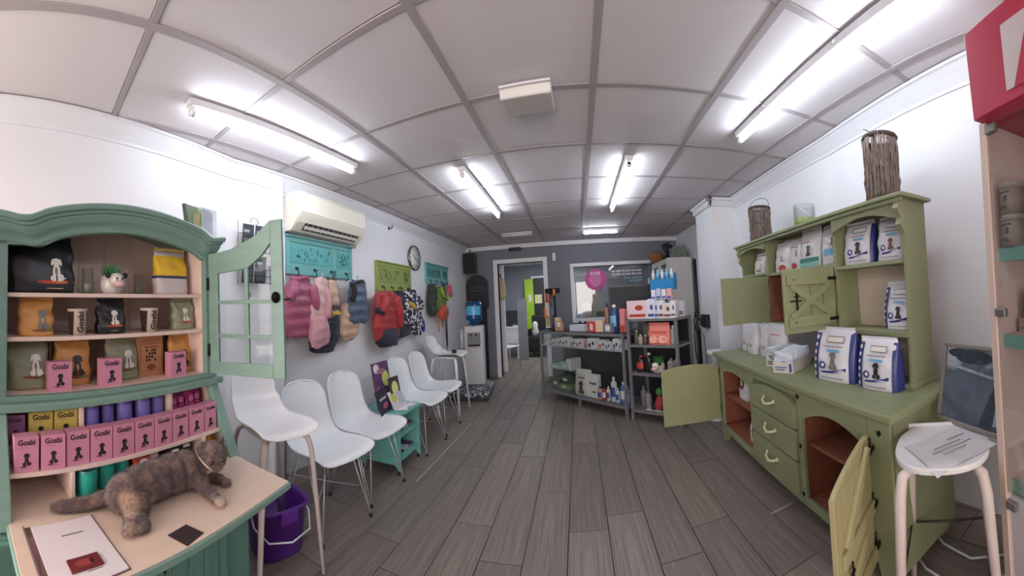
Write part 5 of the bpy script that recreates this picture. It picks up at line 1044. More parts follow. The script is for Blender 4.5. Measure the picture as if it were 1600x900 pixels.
small('card_box', 'small brown and white card box on the counter', .37, .05, .08, .12, .05, (176, 140, 110), 'box', 'small boxes on the counter', [('side_print', [[(-.45, .45), (.45, .45), (.45, .95), (-.45, .95)]], white_p)])
small('paper_pad', 'low white printer tray on the counter middle', .66, .1, .26, .075, .14, (190, 192, 204), 'tray')
small('leaflet_block', 'red and white leaflet block on the counter', .93, .08, .13, .12, .06, (206, 70, 70), 'leaflets', None, [('side_print', [[(-.1, .2), (.45, .15), (.45, .75), (.0, .85)]], white_p)], -12)
small('leaflet_block', 'cream and orange leaflet block right of the red one', 1.07, .09, .10, .13, .05, (210, 180, 150), 'leaflets', None, [], 10)
small('calendar', 'small grey desk calendar near the right end of counter', 1.24, .05, .11, .10, .05, (120, 124, 134), 'calendar', None, [('side_print', [[(-.3, .2), (.3, .2), (.3, .8), (-.3, .8)]], white_p)])
small('pink_carton', 'pink and red upright carton at the right corner of counter', 1.42, .10, .07, .26, .05, (214, 130, 130), 'carton', None, [('side_print', [[(-.4, .0), (.4, .0), (.4, .3), (-.4, .3)]], red_p)])
bottle('large dark blue pump bottle in front of the monitor', C_(1.25, .17, CT), pm('navy_bottle', (44, 66, 108), rough=.2), .055, .31, white_p, None, lab=lb_p)
bottle('brown bottle just left of the monitor on the counter', C_(1.11, .2, CT), pm('amber_bottle', (150, 104, 76), rough=.3), .03, .33, dark_p, None)
t = thing('computer_monitor', 'black computer monitor seen from the front on the counter', 'monitor', C_(1.42, .33, CT + .0, 40)); box('screen', bkp, t, -.29, .29, -.02, .03, .13, .53, .008); box('display_face', mat('dark_screen', (20, 22, 30), .6), t, -.275, .275, -.022, -.019, .15, .51); box('stand', bkp, t, -.03, .03, 0, .04, .01, .2); box('foot', bkp, t, -.12, .12, -.07, .09, 0, .015, .004)
t = thing('telephone', 'black telephone and clutter behind the trays on the counter', 'telephone', C_(.80, .3, CT)); box('base', bkp, t, -.1, .1, -.08, .08, 0, .05, .01); MB().tube([(-.09, -.05, .075), (-.06, -.05, .09), (.06, -.05, .09), (.09, -.05, .075)], .02, 10).build('handset', bkp, t)
for i, x in enumerate((.52, .62, .95)): bottle('small black bottle behind the tray, %s from the left on the counter' % names10[i], C_(x, .3, CT), bkp, .035, .11, dark_p, 'black bottles on the counter')
# shelf unit to the right
su = thing('shelf_unit', 'grey metal shelf unit with products standing at the right of glass counter', 'shelf', FC @ T(1.555, .0, 0, 4))
SW, SD = .60, .36
for x in (0, SW - .03):
    for y in (0, SD - .03): box('post', alu, su, x, x + .03, y, y + .03, 0, 1.065, .002)
for z in (.09, .475, .77, 1.04): box('shelf', alu, su, .0, SW, .0, SD, z, z + .025, .002)
box('back_panel', mat('black_back', (30, 30, 34), .6), su, .03, SW - .03, SD - .01, SD - .004, .1, 1.04)
S_ = lambda x, y, z, rz=0: FC @ T(1.555, .0, 0, 4) @ T(x, y, z, rz)
top = [(.13, .25, .19, (222, 196, 200), red_p, .12), (.30, .09, .19, (214, 216, 226), blue_p, .1), (.36, .05, .18, (190, 200, 214), blue_p, .1), (.415, .07, .18, (216, 216, 222), brown_p, .08), (.49, .09, .15, (214, 208, 206), brown_p, .05), (.555, .06, .17, (220, 218, 222), grey_p, .06)]
for i, (x, w_, h, c, pc, d_) in enumerate(top): cart2('medicine_box', 'white and pastel product box, %s from the left, on top of the shelf unit' % names10[i], S_(x - .0, .03, 1.066, rr.uniform(-5, 5)), pm('med_%d' % i, c), w_, h, .06, 'boxes on top of the shelf unit', details=[('side_print', [[(-.4, .1), (.4, .1), (.4, .25), (-.4, .25)]], pc), ('side_print', [ell(.1, .6, .2, .15)], pc)])
for i, (x, h, y) in enumerate(((.20, .2, .20), (.31, .17, .22), (.40, .17, .22), (.48, .18, .2), (.53, .16, .25))): cart2('medicine_box', 'white box in the rear row, %s from the left, on top of shelf unit' % names10[i], S_(x, y, 1.066, rr.uniform(-6, 6)), pm('medb_%d' % i, (212, 214, 222)), .07, h, .05, 'rear boxes on top of the shelf unit', details=[('side_print', [[(-.4, .1), (.4, .1), (.4, .35), (-.4, .35)]], (blue_p, grey_p, red_p, blue_p, grey_p)[i])])
t = thing('hanging_display', 'blue counter display stand with white tubes on top of the shelf unit', 'display stand', S_(.40, .16, 1.066)); bd = pm('display_blue', (24, 120, 170)); box('column', bd, t, -.02, .02, .0, .02, 0, .3); box('tray', bd, t, -.15, .13, -.03, .04, .285, .40, .004); box('backboard', bd, t, -.15, .13, .045, .055, .3, .46, .004)
for i in range(5):
    b = MB().lathe([(0, 0), (.017, 0), (.018, .06), (.008, .075), (.008, .1), (0, .1)], 12).build('tube', (whitec, lb_p)[i % 2], None); b.matrix_basis = S_(.40, .16, 1.066) @ T(-.12 + .055 * i, .0, .402); tag(b, 'small tube in the blue display, %s from the left' % names10[i], 'tube', 'tubes in the blue display')
for i in range(4):
    cart2('slim_box', 'slim pale box, %s of four, stacked beneath the blue display' % names10[i], S_(.30 + .062 * i, .10, 1.257 if i < 3 else 1.25), pm('slim_%d' % i, ((214, 216, 224), (176, 186, 206), (214, 206, 210), (206, 160, 160))[i]), .05, .10 + .01 * (i % 2), .04, 'slim boxes beneath the blue display', details=[('side_print', [[(-.4, .1), (.4, .1), (.4, .3), (-.4, .3)]], blue_p)])
pouch('treat_bag', 'salmon pink treat pouch with bowls print on the upper shelf of unit', .25, .21, .08, pm('salmon_pack', (224, 130, 118), bump=.2), S_(.37, .06, .797), prints=[('food_print', [ell(-.055, .055, .05, .04), ell(.055, .055, .05, .04)], pm('salmon_light', (238, 176, 160))), ('label_print', rectp(-.1, .1, .115, .14), pm('salmon_mid', (206, 90, 84))), ('label_print', rectp(-.1, .1, .01, .018), red_p)], cat='treat bag', seed=50)
pouch('treat_bag', 'olive brown treat bag behind the salmon one on the unit', .22, .2, .07, pm('olive_pack', (110, 106, 84), bump=.2), S_(.22, .17, .797), cat='treat bag', seed=51)
for i, (x, h, c) in enumerate(((.08, .14, (90, 84, 80)), (.13, .10, (160, 150, 140)), (.52, .19, (150, 160, 150)), (.19, .09, (80, 60, 60)))): bottle('bottle on the upper shelf of the unit, %s of four' % names10[i], S_(x, .07, .797), pm('sb_%d' % i, c, rough=.3), .026, h, white_p, 'bottles on the upper shelf of the unit')
cow_planter('cow_planter', 'white cow shaped planter with green grass on the middle shelf of the unit', S_(.32, .09, .502), 1.35)
for i, (x, h, c, r) in enumerate(((.1, .17, (50, 30, 36), .05), (.2, .2, (30, 28, 30), .045), (.46, .15, (150, 144, 136), .04), (.53, .17, (130, 130, 130), .035))): bottle('dark jar or bottle on the middle shelf of the unit, %s from the left' % names10[i], S_(x, .1, .502), pm('mb_%d' % i, c, rough=.25), r, h, (red_p, white_p, grey_p, grey_p)[i], 'jars on the middle shelf of the unit', lab=(red_p, None, None, None)[i])
t = thing('plush_toy', 'red and green toy figure with black boots on the lowest shelf', 'toy', S_(.30, .10, .116)); box('mat', whitec, t, -.14, .16, -.06, .12, 0, .004)
MB().lathe([(0, 0), (.05, .01), (.055, .06), (.035, .12), (.02, .15), (0, .15)], 16).build('body', redc, t); MB().lathe([(0, .14), (.035, .16), (.04, .19), (.025, .22), (0, .23)], 14).build('head', mat('toy_green', (70, 120, 60), .7), t)
for s_ in (-1, 1): MB().lathe([(0, 0), (.03, .005), (.03, .03), (0, .05)], 12, c=(s_ * .06, -.03, .004)).build('boot', rubber, t)
t = thing('toy_dog_bust', 'black and white toy on the lowest shelf behind the red figure', 'toy', S_(.30, .24, .116)); MB().lathe([(0, 0), (.07, .0), (.08, .12), (.05, .2), (.045, .25), (0, .29)], 16).build('body', bkp, t); MB().lathe([(0, 0), (.018, .02), (.012, .05), (0, .06)], 10, c=(0, -.06, .2)).build('blaze', whitec, t)
for i, (x, h, c) in enumerate(((.08, .22, (100, 100, 104)), (.14, .17, (130, 126, 124)), (.47, .2, (60, 60, 64)))): bottle('grey bottle on the lowest shelf of the unit, %s from the left' % names10[i], S_(x, .14, .116), pm('lb_%d' % i, c, rough=.3), .035, h, grey_p, 'bottles on the lowest shelf of the unit')
# white cabinet against the right wall behind the counter
wc = mat('cabinet_white_laminate', (206, 204, 200), .4, var=.01)
t = thing('glass_front_cabinet', 'tall white cabinet with glazed doors behind the shelf unit', 'cabinet', T(1.36, 6.05, 0, -90)); CWW = .92
t.matrix_basis = T(1.36, 6.03, 0, -88)
box('carcass', wc, t, 0, CWW, .02, .40, .05, 1.88, .003); box('plinth', wc, t, 0, CWW, .03, .4, 0, .05)
for i in range(2):
    x0 = .01 + i * (CWW / 2 - .005)
    for a, b, c, d_ in ((x0, x0 + .05, .06, 1.87), (x0 + CWW / 2 - .06, x0 + CWW / 2 - .015, .06, 1.87), (x0 + .05, x0 + CWW / 2 - .06, .06, .3), (x0 + .05, x0 + CWW / 2 - .06, 1.79, 1.87), (x0 + .05, x0 + CWW / 2 - .06, 1.45, 1.5)): box('door_frame', wc, t, a, b, -.005, .018, c, d_, .002)
    box('pane', glass('cab_pane', alpha=.1), t, x0 + .05, x0 + CWW / 2 - .06, .004, .008, 1.5, 1.79); box('pane', glass('cab_pane', alpha=.1), t, x0 + .05, x0 + CWW / 2 - .06, .004, .008, .3, 1.45)
    box('interior', mat('cabinet_inside', (120, 130, 136), .5, var=.2, scale=8), t, x0 + .052, x0 + CWW / 2 - .062, .012, .019, .31, 1.78)
t = thing('wicker_basket', 'orange brown wicker basket on top of the white cabinet', 'basket', T(1.42, 5.92, 1.882)); MB().lathe([(0, 0), (.1, .01), (.13, .1), (.135, .14), (.12, .14), (.1, .03), (0, .03)], 18).build('bowl', mat('wicker', (160, 100, 60), .8, var=.3, scale=60, bump=.6), t); MB().tube([(-.12, 0, .13), (-.08, 0, .22), (.08, 0, .22), (.12, 0, .13)], .01, 8).build('handle', mat('wicker', (0, 0, 0)), t)
t = thing('dried_bouquet', 'dark purple dried arrangement on top of the white cabinet', 'decoration', T(1.56, 5.68, 1.882)); MB().lathe([(0, 0), (.06, 0), (.08, .06), (.05, .1), (0, .1)], 14).build('vase', bkp, t)
mb = MB()
for i in range(40): a = rr.uniform(0, 6.28); l = rr.uniform(.12, .24); mb.tube([(0, 0, .08), (.1 * math.cos(a) * rr.random(), .1 * math.sin(a) * rr.random(), .08 + l)], [.012, .02], 5)
tag(mb.build('flowers', mat('dried_purple', (58, 46, 78), .8, var=.3), t), kind='stuff')
for i, (y, c) in enumerate(((5.45, (50, 50, 56)), (5.36, (120, 124, 126)), (5.24, (104, 110, 100)))):
    t = thing('picture_frame', '%s small frame leaning on top of the white cabinet' % ('dark', 'grey', 'greenish')[i], 'picture frame', T(1.60 + .04 * i, y, 1.882, -90 + 70, 14), 'frames on top of the white cabinet'); box('frame', pm('fr_%d' % i, c), t, -.07, .07, -.01, .01, 0, .2, .003); box('picture', mat('small_picture', (90, 110, 96), .5, var=.4, scale=20), t, -.055, .055, -.012, -.01, .015, .185)
# cables and the dark strip between cabinet and pillar
t = thing('roller_blind', 'narrow black rolled banner standing between white cabinet and pillar', 'banner', T(1.70, 4.72, 0)); MB().tube([(0, 0, 0), (0, 0, 1.8)], .022, 10).build('roll', bkp, t); box('foot', bkp, t, -.05, .05, -.05, .05, 0, .02)
cb = mat('black_cable', (24, 24, 26), .5); cw = mat('grey_cable', (130, 130, 134), .5)
for nm, pts, m, l in (('cable', [(1.45, 4.1, 1.0), (1.40, 4.0, 1.06), (1.36, 3.95, .95), (1.43, 4.05, .8), (1.50, 4.1, .9), (1.46, 4.0, 1.0), (1.38, 4.0, .88), (1.36, 3.95, .6), (1.42, 3.95, .2), (1.42, 3.9, .01)], cb, 'tangled black cable hanging behind the shelf unit near the pillar'), ('cable', [(1.49, 4.12, 1.0), (1.44, 3.98, .9), (1.50, 4.0, .75), (1.53, 4.05, .5), (1.52, 4.0, .2), (1.49, 3.95, .01)], cw, 'grey cable hanging down beside the pillar')):
    tag(MB().tube(pts, .008, 7).build(nm, m), l, 'cable')
t = thing('junction_box', 'black socket box on the pillar behind the cables', 'socket', T(1.50, 3.98, .95, -90)); box('case', bkp, t, -.1, .1, -.0, .045, -.08, .08, .006)
# prints on the glass of window_1
mg = mat('window_sticker_pink', (200, 70, 150), .5); wp = mat('window_sticker_white', (232, 222, 230), .5); aq = mat('window_sticker_aqua', (120, 190, 190), .5)
t = thing('round_sticker', 'round pink scalloped sticker with white writing on the far window', 'sticker', T(.34, 6.12, 1.66)); n = 48
MB().prism([((.19 + .008 * math.cos(a * PI / 24 * 16)) * math.cos(a * PI / 24), (.19 + .008 * math.cos(a * PI / 24 * 16)) * math.sin(a * PI / 24)) for a in range(n)], -.001, 0, 'y').build('disc', mg, t)
lines = []
for z, ws in ((.115, (.05, .03, .07)), (.085, (.05, .03, .07)), (.05, (.04, .06, .04)), (.015, (.05, .05, .06, .03)), (-.02, (.07, .04, .06)), (-.055, (.06, .05, .05)), (-.09, (.05, .07)), (-.12, (.07,))):
    x = -sum(ws) / 2 - .006 * len(ws)
    for w_ in ws: lines.append([(x, z), (x + w_, z), (x + w_, z + (.018 if z > .07 else .009)), (x, z + (.018 if z > .07 else .009))]); x += w_ + .012
link('lettering', flat_shape(lines, -.0015, wp, 'lettering'), t)
t = thing('text_sticker', 'pale and aqua lettering rows on the upper right of the far window', 'sticker', T(.95, 6.12, 1.62)); lines = []
for z in (.16, .1): 
    x = -.32; lines = []
    for w_ in (.06, .09, .05, .08, .07, .1): lines.append([(x, z), (x + w_, z), (x + w_, z + .022), (x, z + .022)]); x += w_ + .02
    link('lettering', flat_shape(lines, -.001, wp, 'lettering'), t)
link('lettering', flat_shape([[(-.1 + .07 * i, .03), (-.05 + .07 * i, .03), (-.05 + .07 * i, .05), (-.1 + .07 * i, .05)] for i in range(5)] + [[(.0 + .05 * i, -.02), (.035 + .05 * i, -.02), (.035 + .05 * i, 0), (.0 + .05 * i, 0)] for i in range(5)], -.001, aq, 'lettering'), t)
# things behind the window in the back room
t = thing('plush_toy', 'white and pink toy standing behind the far window at the left', 'toy', T(.18, 6.42, .93)); MB().lathe([(0, 0), (.04, .02), (.09, .12), (.1, .22), (.08, .3), (0, .32)], 14).build('body', cloth('pink_white_plush', (226, 206, 204)), t); box('label', wp, t, -.06, .08, -.11, -.1, .18, .3)
t = thing('side_cabinet', 'low beige cabinet behind the far window', 'cabinet', T(.7, 6.7, 0)); box('carcass', mat('beige_laminate', (150, 144, 130), .6), t, -.8, .5, -.4, .3, 0, .92, .004)
for i, (x, c, h) in enumerate(((.42, (110, 100, 84), .16), (.62, (120, 112, 96), .24), (.82, (96, 90, 80), .2))): cart2('cardboard_box', 'grey brown box behind the far window, %s from the left' % names10[i], T(x, 6.5, .921), pm('bb_%d' % i, c), .17, h, .12, 'boxes behind the far window')
t = thing('wall_panel', 'pale tall panel standing in the back room behind the round pink sticker', 'panel', T(.38, 7.2, 0)); box('panel', wc, t, -.12, .14, 0, .03, 0, 1.9, .003)
# ---------------------------------------------------------------- green sideboard with its plate rack
green = woody('green_cabinet_paint', (142, 148, 112), (124, 130, 96), .5, 4, (1, 9, 9), .8, .25); green_d = woody('green_door_paint', (132, 137, 104), (118, 123, 92), .5, 3, (8, 3, 1.5), .9, .2); ygreen = woody('faded_green_door', (176, 168, 126), (150, 143, 104), .55, 4, (9, 9, 1), .8, .4)
redw = woody('red_brown_interior', (150, 92, 70), (122, 68, 50), .55, 4, (1, 6, 6), .8, .2); creamb = mat('cream_backing', (206, 190, 174), .6, var=.02)
sb = thing('green_sideboard', 'olive green painted dresser with plate rack, open doors and three drawers', 'cabinet', FG)
def gb_(name, m, *a, bevel=.002): return box(name, m, sb, *a, bevel)
TZ = .76; BW = 1.96; XB = -.02
# work top with moulded edge
MB().prism([(-2.02, -.03), (.02, -.03), (.02, .46), (-2.02, .46)], TZ - .03, TZ, 'z').build('table_top', green, sb, .006)
gb_('top_moulding', green, -1.99, .0, -.012, .45, TZ - .045, TZ - .03, bevel=.005)
# carcass
for x in (-1.97, -1.315, -.69, -.045): gb_('carcass_side', redw if x not in (-.045,) else green_d, x, x + .02, .02, .43, .12, TZ - .045)
gb_('carcass_back', redw, -1.95, -.04, .42, .43, .12, TZ - .045); gb_('carcass_bottom', redw, -1.95, -.045, .02, .42, .12, .14); gb_('outer_side', green_d, -.025, -.015, .01, .44, .08, TZ - .045)
gb_('cupboard_shelf', redw, -.67, -.045, .05, .42, .41, .43); gb_('cupboard_shelf', redw, -1.95, -1.315, .05, .42, .38, .40)
def stile(x0, x1, z0=.10, z1=TZ - .045): return gb_('stile', green, x0, x1, -.0, .022, z0, z1, bevel=.004)
stile(-1.97, -1.905); stile(-1.325, -1.285); stile(-.705, -.655); stile(-.145, -.015)
gb_('bottom_rail', green, -1.905, -.145, -.0, .022, .10, .145, bevel=.004)
def arch_rail(x0, x1, zc, rise, zt, name='arched_rail', y0=0.0, y1=.022, m=green):
    n = 16; pl = [(x0, zt), (x0, zc)] + [(x0 + (x1 - x0) * i / n, zc + rise * math.sin(PI * i / n)) for i in range(1, n)] + [(x1, zc), (x1, zt)]
    vs = []; mb = MB(); k = len(pl) - 2
    for i in range(n + 1):
        x = x0 + (x1 - x0) * i / n; z = zc + rise * math.sin(PI * i / n)
        vs += [(x, y0, z), (x, y0, zt), (x, y1, zt), (x, y1, z)]
    fs = [];
    for i in range(n):
        for j in range(4): fs.append((i * 4 + j, i * 4 + (j + 1) % 4, i * 4 + 4 + (j + 1) % 4, i * 4 + 4 + j))
    fs += [(0, 1, 2, 3), tuple(n * 4 + j for j in range(4))]
    return mb.add(vs, fs).build(name, m, sb)
arch_rail(-1.905, -1.325, .60, .045, TZ - .045); arch_rail(-.655, -.145, .575, .07, TZ - .045); gb_('top_rail', green, -1.285, -.705, 0, .022, .685, TZ - .045)
for x in (-1.955, -.10): MB().prism([(x - .03, .10), (x + .07, .10), (x + .04, .0), (x - .005, .0)], .0, .05, 'y').build('foot', green, sb, .004)
for x in (-1.955, -.10): MB().prism([(x - .03, .10), (x + .07, .10), (x + .04, .0), (x - .005, .0)], .38, .43, 'y').build('foot', green, sb, .004)
gb_('drawer_backing', green_d, -1.30, -.69, .024, .03, .14, .70)
for i, (z0, z1) in enumerate(((.152, .318), (.328, .492), (.502, .68))):
    if i < 2: dr = gb_('drawer', green, -1.28, -.71, -.016, .02, z0, z1, bevel=.006)
    else:
        n = 14; pl = [(-1.28, z0), (-.71, z0)] + [(-.71 - .57 * k / n, z1 - .05 + .05 * math.sin(PI * k / n) ** .8) for k in range(n + 1)]
        dr = MB().prism(pl, -.016, .02, 'y').build('drawer', green, sb, .004)
    zc = z0 + .09; mb = MB(); mb.tube([(-1.065, -.018, zc + .01), (-1.05, -.036, zc), (-1.0, -.046, zc - .012), (-.95, -.036, zc), (-.935, -.018, zc + .01)], [.006, .008, .009, .008, .006], 10)
    for x in (-1.065, -.935): mb.lathe([(0, 0), (.014, .001), (.012, .006), (0, .009)], 12, M=T(x, -.016, zc + .01, rx=90))
    mb.build('handle', mat('cream_handle', (206, 204, 160), .4), dr)
for x, z in ((-1.295, .60), (-.68, .42), (-.68, .69), (-1.30, .30), (-.68, .16), (-.075, .665)): MB().prism([(x - .012, z), (x, z + .014), (x + .012, z), (x, z - .014)], -.006, .0, 'y').build('corner_plate', iron, sb)
# upper rack
UY = .29; UD = .47; UT = 1.69
def side(x, z0=TZ, name='rack_side'):
    return MB().prism([(UD, z0), (UY - .01, z0), (UY, z0 + .06), (UY + .012, 1.3), (UY, 1.52), (UY - .02, 1.60), (UY - .035, UT - .02), (UD, UT - .02)], x, x + .022, 'x').build(name, green, sb, .003)
side(-.135); side(-1.975, 1.02); gb_('rack_side_plinth', green, -.155, -.098, UY - .025, UD + .0, TZ, TZ + .025, bevel=.005)
for x in (-1.49, -.65): gb_('rack_divider', green, x, x + .02, UY, UD, 1.02, UT - .02)
gb_('rack_divider', green, -.65, -.63, UY + .06, UD, TZ, 1.02)
MB().prism([(-2.02, UY - .05), (-.075, UY - .05), (-.075, UD + .01), (-2.02, UD + .01)], UT - .02, UT, 'z').build('rack_top', green, sb, .005); gb_('rack_cornice', green, -2.0, -.09, UY - .035, UY - .02, UT - .04, UT - .02, bevel=.004)
arch_rail(-.63, -.135, 1.575, .05, UT - .02, y0=UY - .018, y1=UY); arch_rail(-1.953, -1.49, 1.60, .035, UT - .02, y0=UY - .018, y1=UY)
for x, z in ((-.135, 1.50), (-1.975, 1.5)): MB().prism([(UY - .03, 1.66), (UY - .045, 1.62), (UY - .02, 1.575), (UY - .03, 1.545), (UY - .0, 1.50), (UY + .01, 1.66)], x - .004, x + .03, 'x').build('scroll_bracket', green, sb, .003)
gb_('rack_back', creamb, -1.953, -.135, UD - .012, UD, 1.02, UT - .02); gb_('rack_back', creamb, -.63, -.135, UD - .0125, UD - .0005, TZ, 1.02)
gb_('rack_shelf', green, -.63, -.135, UY - .004, UD - .012, 1.365, 1.385); gb_('rack_shelf', green, -.63, -.135, UY - .004, UD - .012, 1.005, 1.03); gb_('rack_shelf', green, -1.47, -.65, UY - .004, UD - .012, 1.385, 1.405); gb_('rack_shelf', green, -1.953, -1.49, UY - .004, UD - .012, 1.40, 1.42)
gb_('rack_shelf', green, -1.953, -.65, UY - .004, UD - .012, 1.005, 1.025); gb_('cupboard_lining', redw, -1.468, -.652, UD - .02, UD - .013, 1.027, 1.383); gb_('cupboard_lining', redw, -1.469, -1.462, UY + .004, UD - .02, 1.027, 1.383); gb_('centre_stile', green, -1.11, -1.075, UY, UY + .02, 1.025, 1.385)
# doors: plain open one, cross-braced one
def plain_door(name, w_, z0, z1, M, m, arch_=0.0):
    n = 10; pl = [(0, z0), (w_, z0)] + [(w_ * (1 - k / n), z1 + arch_ * math.sin(PI * k / n)) for k in range(n + 1)]
    return MB().prism(pl, -.009, .009, 'y').build(name, m, sb, .003, M=M)
d1 = plain_door('upper_door', .385, 1.035, 1.385, T(-1.475, UY - .004, 0, -92), green_d)
for z in (1.09, 1.33): MB().tube([(0, .0, z - .03), (0, .0, z + .03)], .008, 8).build('hinge', iron, d1)
d2 = plain_door('upper_door', .33, 1.03, 1.385, T(-.655, UY - .006, 0, 180 + 84), green)
def bracing(d, w_, z0, z1, back, m, top=None):
    """rails, cross and ironwork on the outer face; back = sign of the outer face in y"""
    a, b = (.009, .024) if back > 0 else (-.024, -.009)
    box('door_rail', m, d, .02, w_ - .02, a, b, z1 - .09, z1 - .035, .003); box('door_rail', m, d, .02, w_ - .02, a, b, z0 + .035, z0 + .09, .003)
    for s_ in (0, 1):
        x0, x1 = (.04, w_ - .04) if s_ == 0 else (w_ - .04, .04); p = Vector((x0, 0, z0 + .09)); q = Vector((x1, 0, z1 - .09)); dd = (q - p).normalized(); nn = Vector((-dd.z, 0, dd.x)) * .017
        MB().prism([((p + nn).x, (p + nn).z), ((q + nn).x, (q + nn).z), ((q - nn).x, (q - nn).z), ((p - nn).x, (p - nn).z)], a + (.004 if s_ else 0) * (1 if back > 0 else -1), b - (.003 if not s_ else 0) * (1 if back > 0 else -1), 'y').build('cross_brace', m, d, .002)
    mb = MB(); yy = (b + .004) if back > 0 else (a - .004)
    mb.box(w_ - .10, w_ - .03, min(yy, yy - .002), max(yy, yy + .002), (z0 + z1) / 2 - .004, (z0 + z1) / 2 + .004); mb.box(w_ - .075, w_ - .066, yy - .003, yy + .003, (z0 + z1) / 2 - .05, (z0 + z1) / 2 + .045); mb.box(w_ - .085, w_ - .055, yy - .003, yy + .003, (z0 + z1) / 2 + .02, (z0 + z1) / 2 + .027); mb.build('latch', iron, d)
    for z in (z0 + .062, z1 - .062):
        mb = MB(); mb.lathe([(0, -.003), (.008, 0), (0, .003)], 8, c=(w_ - .06, yy, z)); mb.build('bolt', iron, d)
        mb = MB(); mb.box(.0, .055, yy - .003, yy + .003, z - .009, z + .009); mb.tube([(0, 0, z - .03), (0, 0, z + .03)], .008, 8); mb.build('hinge', iron, d)
    for i in range(1, 4): box('board_joint', iron, d, w_ * i / 4 - .0012, w_ * i / 4 + .0012, (.0088 if back > 0 else -.0096), (.0096 if back > 0 else -.0088), z0 + .1, z1 - .1)
bracing(d2, .33, 1.03, 1.385, 1, green)
d3 = plain_door('lower_door', .5, .19, .655, T(-1.945, -.012, 0, -92), woody('pale_green_door', (146, 148, 108), (134, 136, 98), .55, 3, (1, 4, 4), .9, .1), .03)
for z in (.28, .6): MB().tube([(0, .0, z - .03), (0, .0, z + .03)], .008, 8).build('hinge', iron, d3)
n = 12; pl = [(0, .13), (.5, .13)] + [(.5 * (1 - k / n), .58 + .07 * math.sin(PI / 2 * (k / n)) ** .75) for k in range(n + 1)]
d4 = MB().prism(pl, -.010, .010, 'y').build('lower_door', ygreen, sb, .003, M=T(-.148, -.012, 0, -75))
d4.matrix_basis = T(-.140, -.014, 0, 180 + 116) @ Matrix.Diagonal((.70, 1, 1, 1))
def zt(x): return .58 + .07 * math.sin(PI / 2 * (1 - x / .5)) ** .75
for i in range(5):     # vertical boards
    x0, x1 = .03 + i * .09, .03 + (i + 1) * .09 - .0015
    MB().prism([(x0, .145), (x1, .145), (x1, min(zt(x1), .62) - .03), (x0, min(zt(x0), .62) - .03)], .010, .014, 'y').build('plank', ygreen, d4, .0015)
box('door_rail', ygreen, d4, .03, .47, .014, .030, .34, .39, .004); box('door_rail', ygreen, d4, .03, .47, .014, .030, .15, .20, .004)
MB().prism([(.05, .61), (.09, .63), (.45, .41), (.43, .39), (.38, .39)], .014, .032, 'y').build('cross_brace', ygreen, d4, .003); MB().prism([(.05, .34), (.10, .34), (.46, .24), (.46, .20), (.42, .20)], .014, .030, 'y').build('cross_brace', ygreen, d4, .003)
mb = MB(); mb.box(.40, .409, .03, .036, .22, .34); mb.box(.385, .425, .03, .036, .30, .308); mb.box(.39, .42, .03, .036, .24, .248); mb.build('latch', iron, d4)
for z in (.60, .37, .2): MB().box(.0, .05, .030, .036, z - .008, z + .008).tube([(0, .01, z - .035), (0, .01, z + .035)], .009, 8).build('hinge', iron, d4)
G_ = lambda x, y, z, rz=0: FG @ T(x, y, z, rz)
# bags in the rack
wbag = pm('white_pack', (218, 218, 224), rough=.35, bump=.25, bscale=12); navy = pm('navy_print', (52, 58, 128)); navy_side = pm('navy_pack', (46, 54, 120), rough=.35, bump=.2)
def blue_bag(label, w_, h, d_, M, group, pet=dark_p, seed=0, kind=0):
    """white pack with navy gussets, navy strip of white discs, dog and arc"""
    t = pouch('pet_food_bag', label, w_, h, d_, wbag, M, group, seed=seed)
    pr = [('side_strip', rectp(-w_ * .455, -w_ * .31, .006, h * .93), navy)] if kind != 1 else []
    pr += [('arc_print', [[(w_ * (-.22 + .6 * i / 8), h * (.20 + .05 * (i / 8) ** 2 * 2)) for i in range(9)] + [(w_ * (.38 - .6 * i / 8), h * (.16 + .05 * ((8 - i) / 8) ** 2 * 1.5)) for i in range(9)]], navy)]
    pr += [('swirl_print', [ell(-w_ * .18, h * .31, w_ * .09, h * .075)], navy), ('swirl_hole', [ell(-w_ * .17, h * .315, w_ * .045, h * .038)], white_p)]
    pr += [('dog_print', shift(dog_polys(w_ * .27), w_ * .08, h * .25), pet)]
    pr += [('brand_panel', rectp(-w_ * .12, w_ * .3, h * .76, h * .88), grey_p), ('brand_panel_inner', rectp(-w_ * .105, w_ * .285, h * .775, h * .865), white_p), ('banner_print', rectp(-w_ * .08, w_ * .24, h * .58, h * .63), lb_p), ('text_print', rectp(-w_ * .2, w_ * .3, h * .68, h * .695), grey_p), ('text_print', rectp(-w_ * .2, w_ * .34, h * .08, h * .095), grey_p)]
    for k, (nm, polys, mm) in enumerate(pr):
        mb = MB()
        for q, p in enumerate(polys): drape(mb, p, w_, h, d_, .0035 + .0004 * q + .0006 * k)
        mb.build(nm, mm, t)
    if kind != 1:
        mb = MB()
        for i in range(6): mb.add([(x, yfront(w_, h, d_, x, z) - .0085, z) for x, z in ell(-w_ * .385, h * (.12 + .145 * i), w_ * .04, w_ * .04)], [tuple(range(14))])
        mb.build('disc_print', white_p, t)
    # navy gusset on the sides
    def gus(u, v):
        z = h * .95 * v; b = d_ / 2 * (1 - (z / h) ** 2.6) + .004; a = w_ / 2 * (1 + .03 * math.sin(z / h * 3) - .04 * z / h) + .006
        y = (-b + 2 * b * u) * .8; return (a * (1 - min(1, abs(y / b)) ** 3.2) ** (1 / 3.2) + .001, y, z)
    MB().grid(gus, 9, 10).build('gusset', navy_side, t)
    return t
S1 = 1.386
blue_bag('white and navy bag at the left of the top right rack compartment', .215, .235, .12, G_(-.515, .395, S1, 8), 'navy and white bags in the plate rack', seed=60, kind=1)
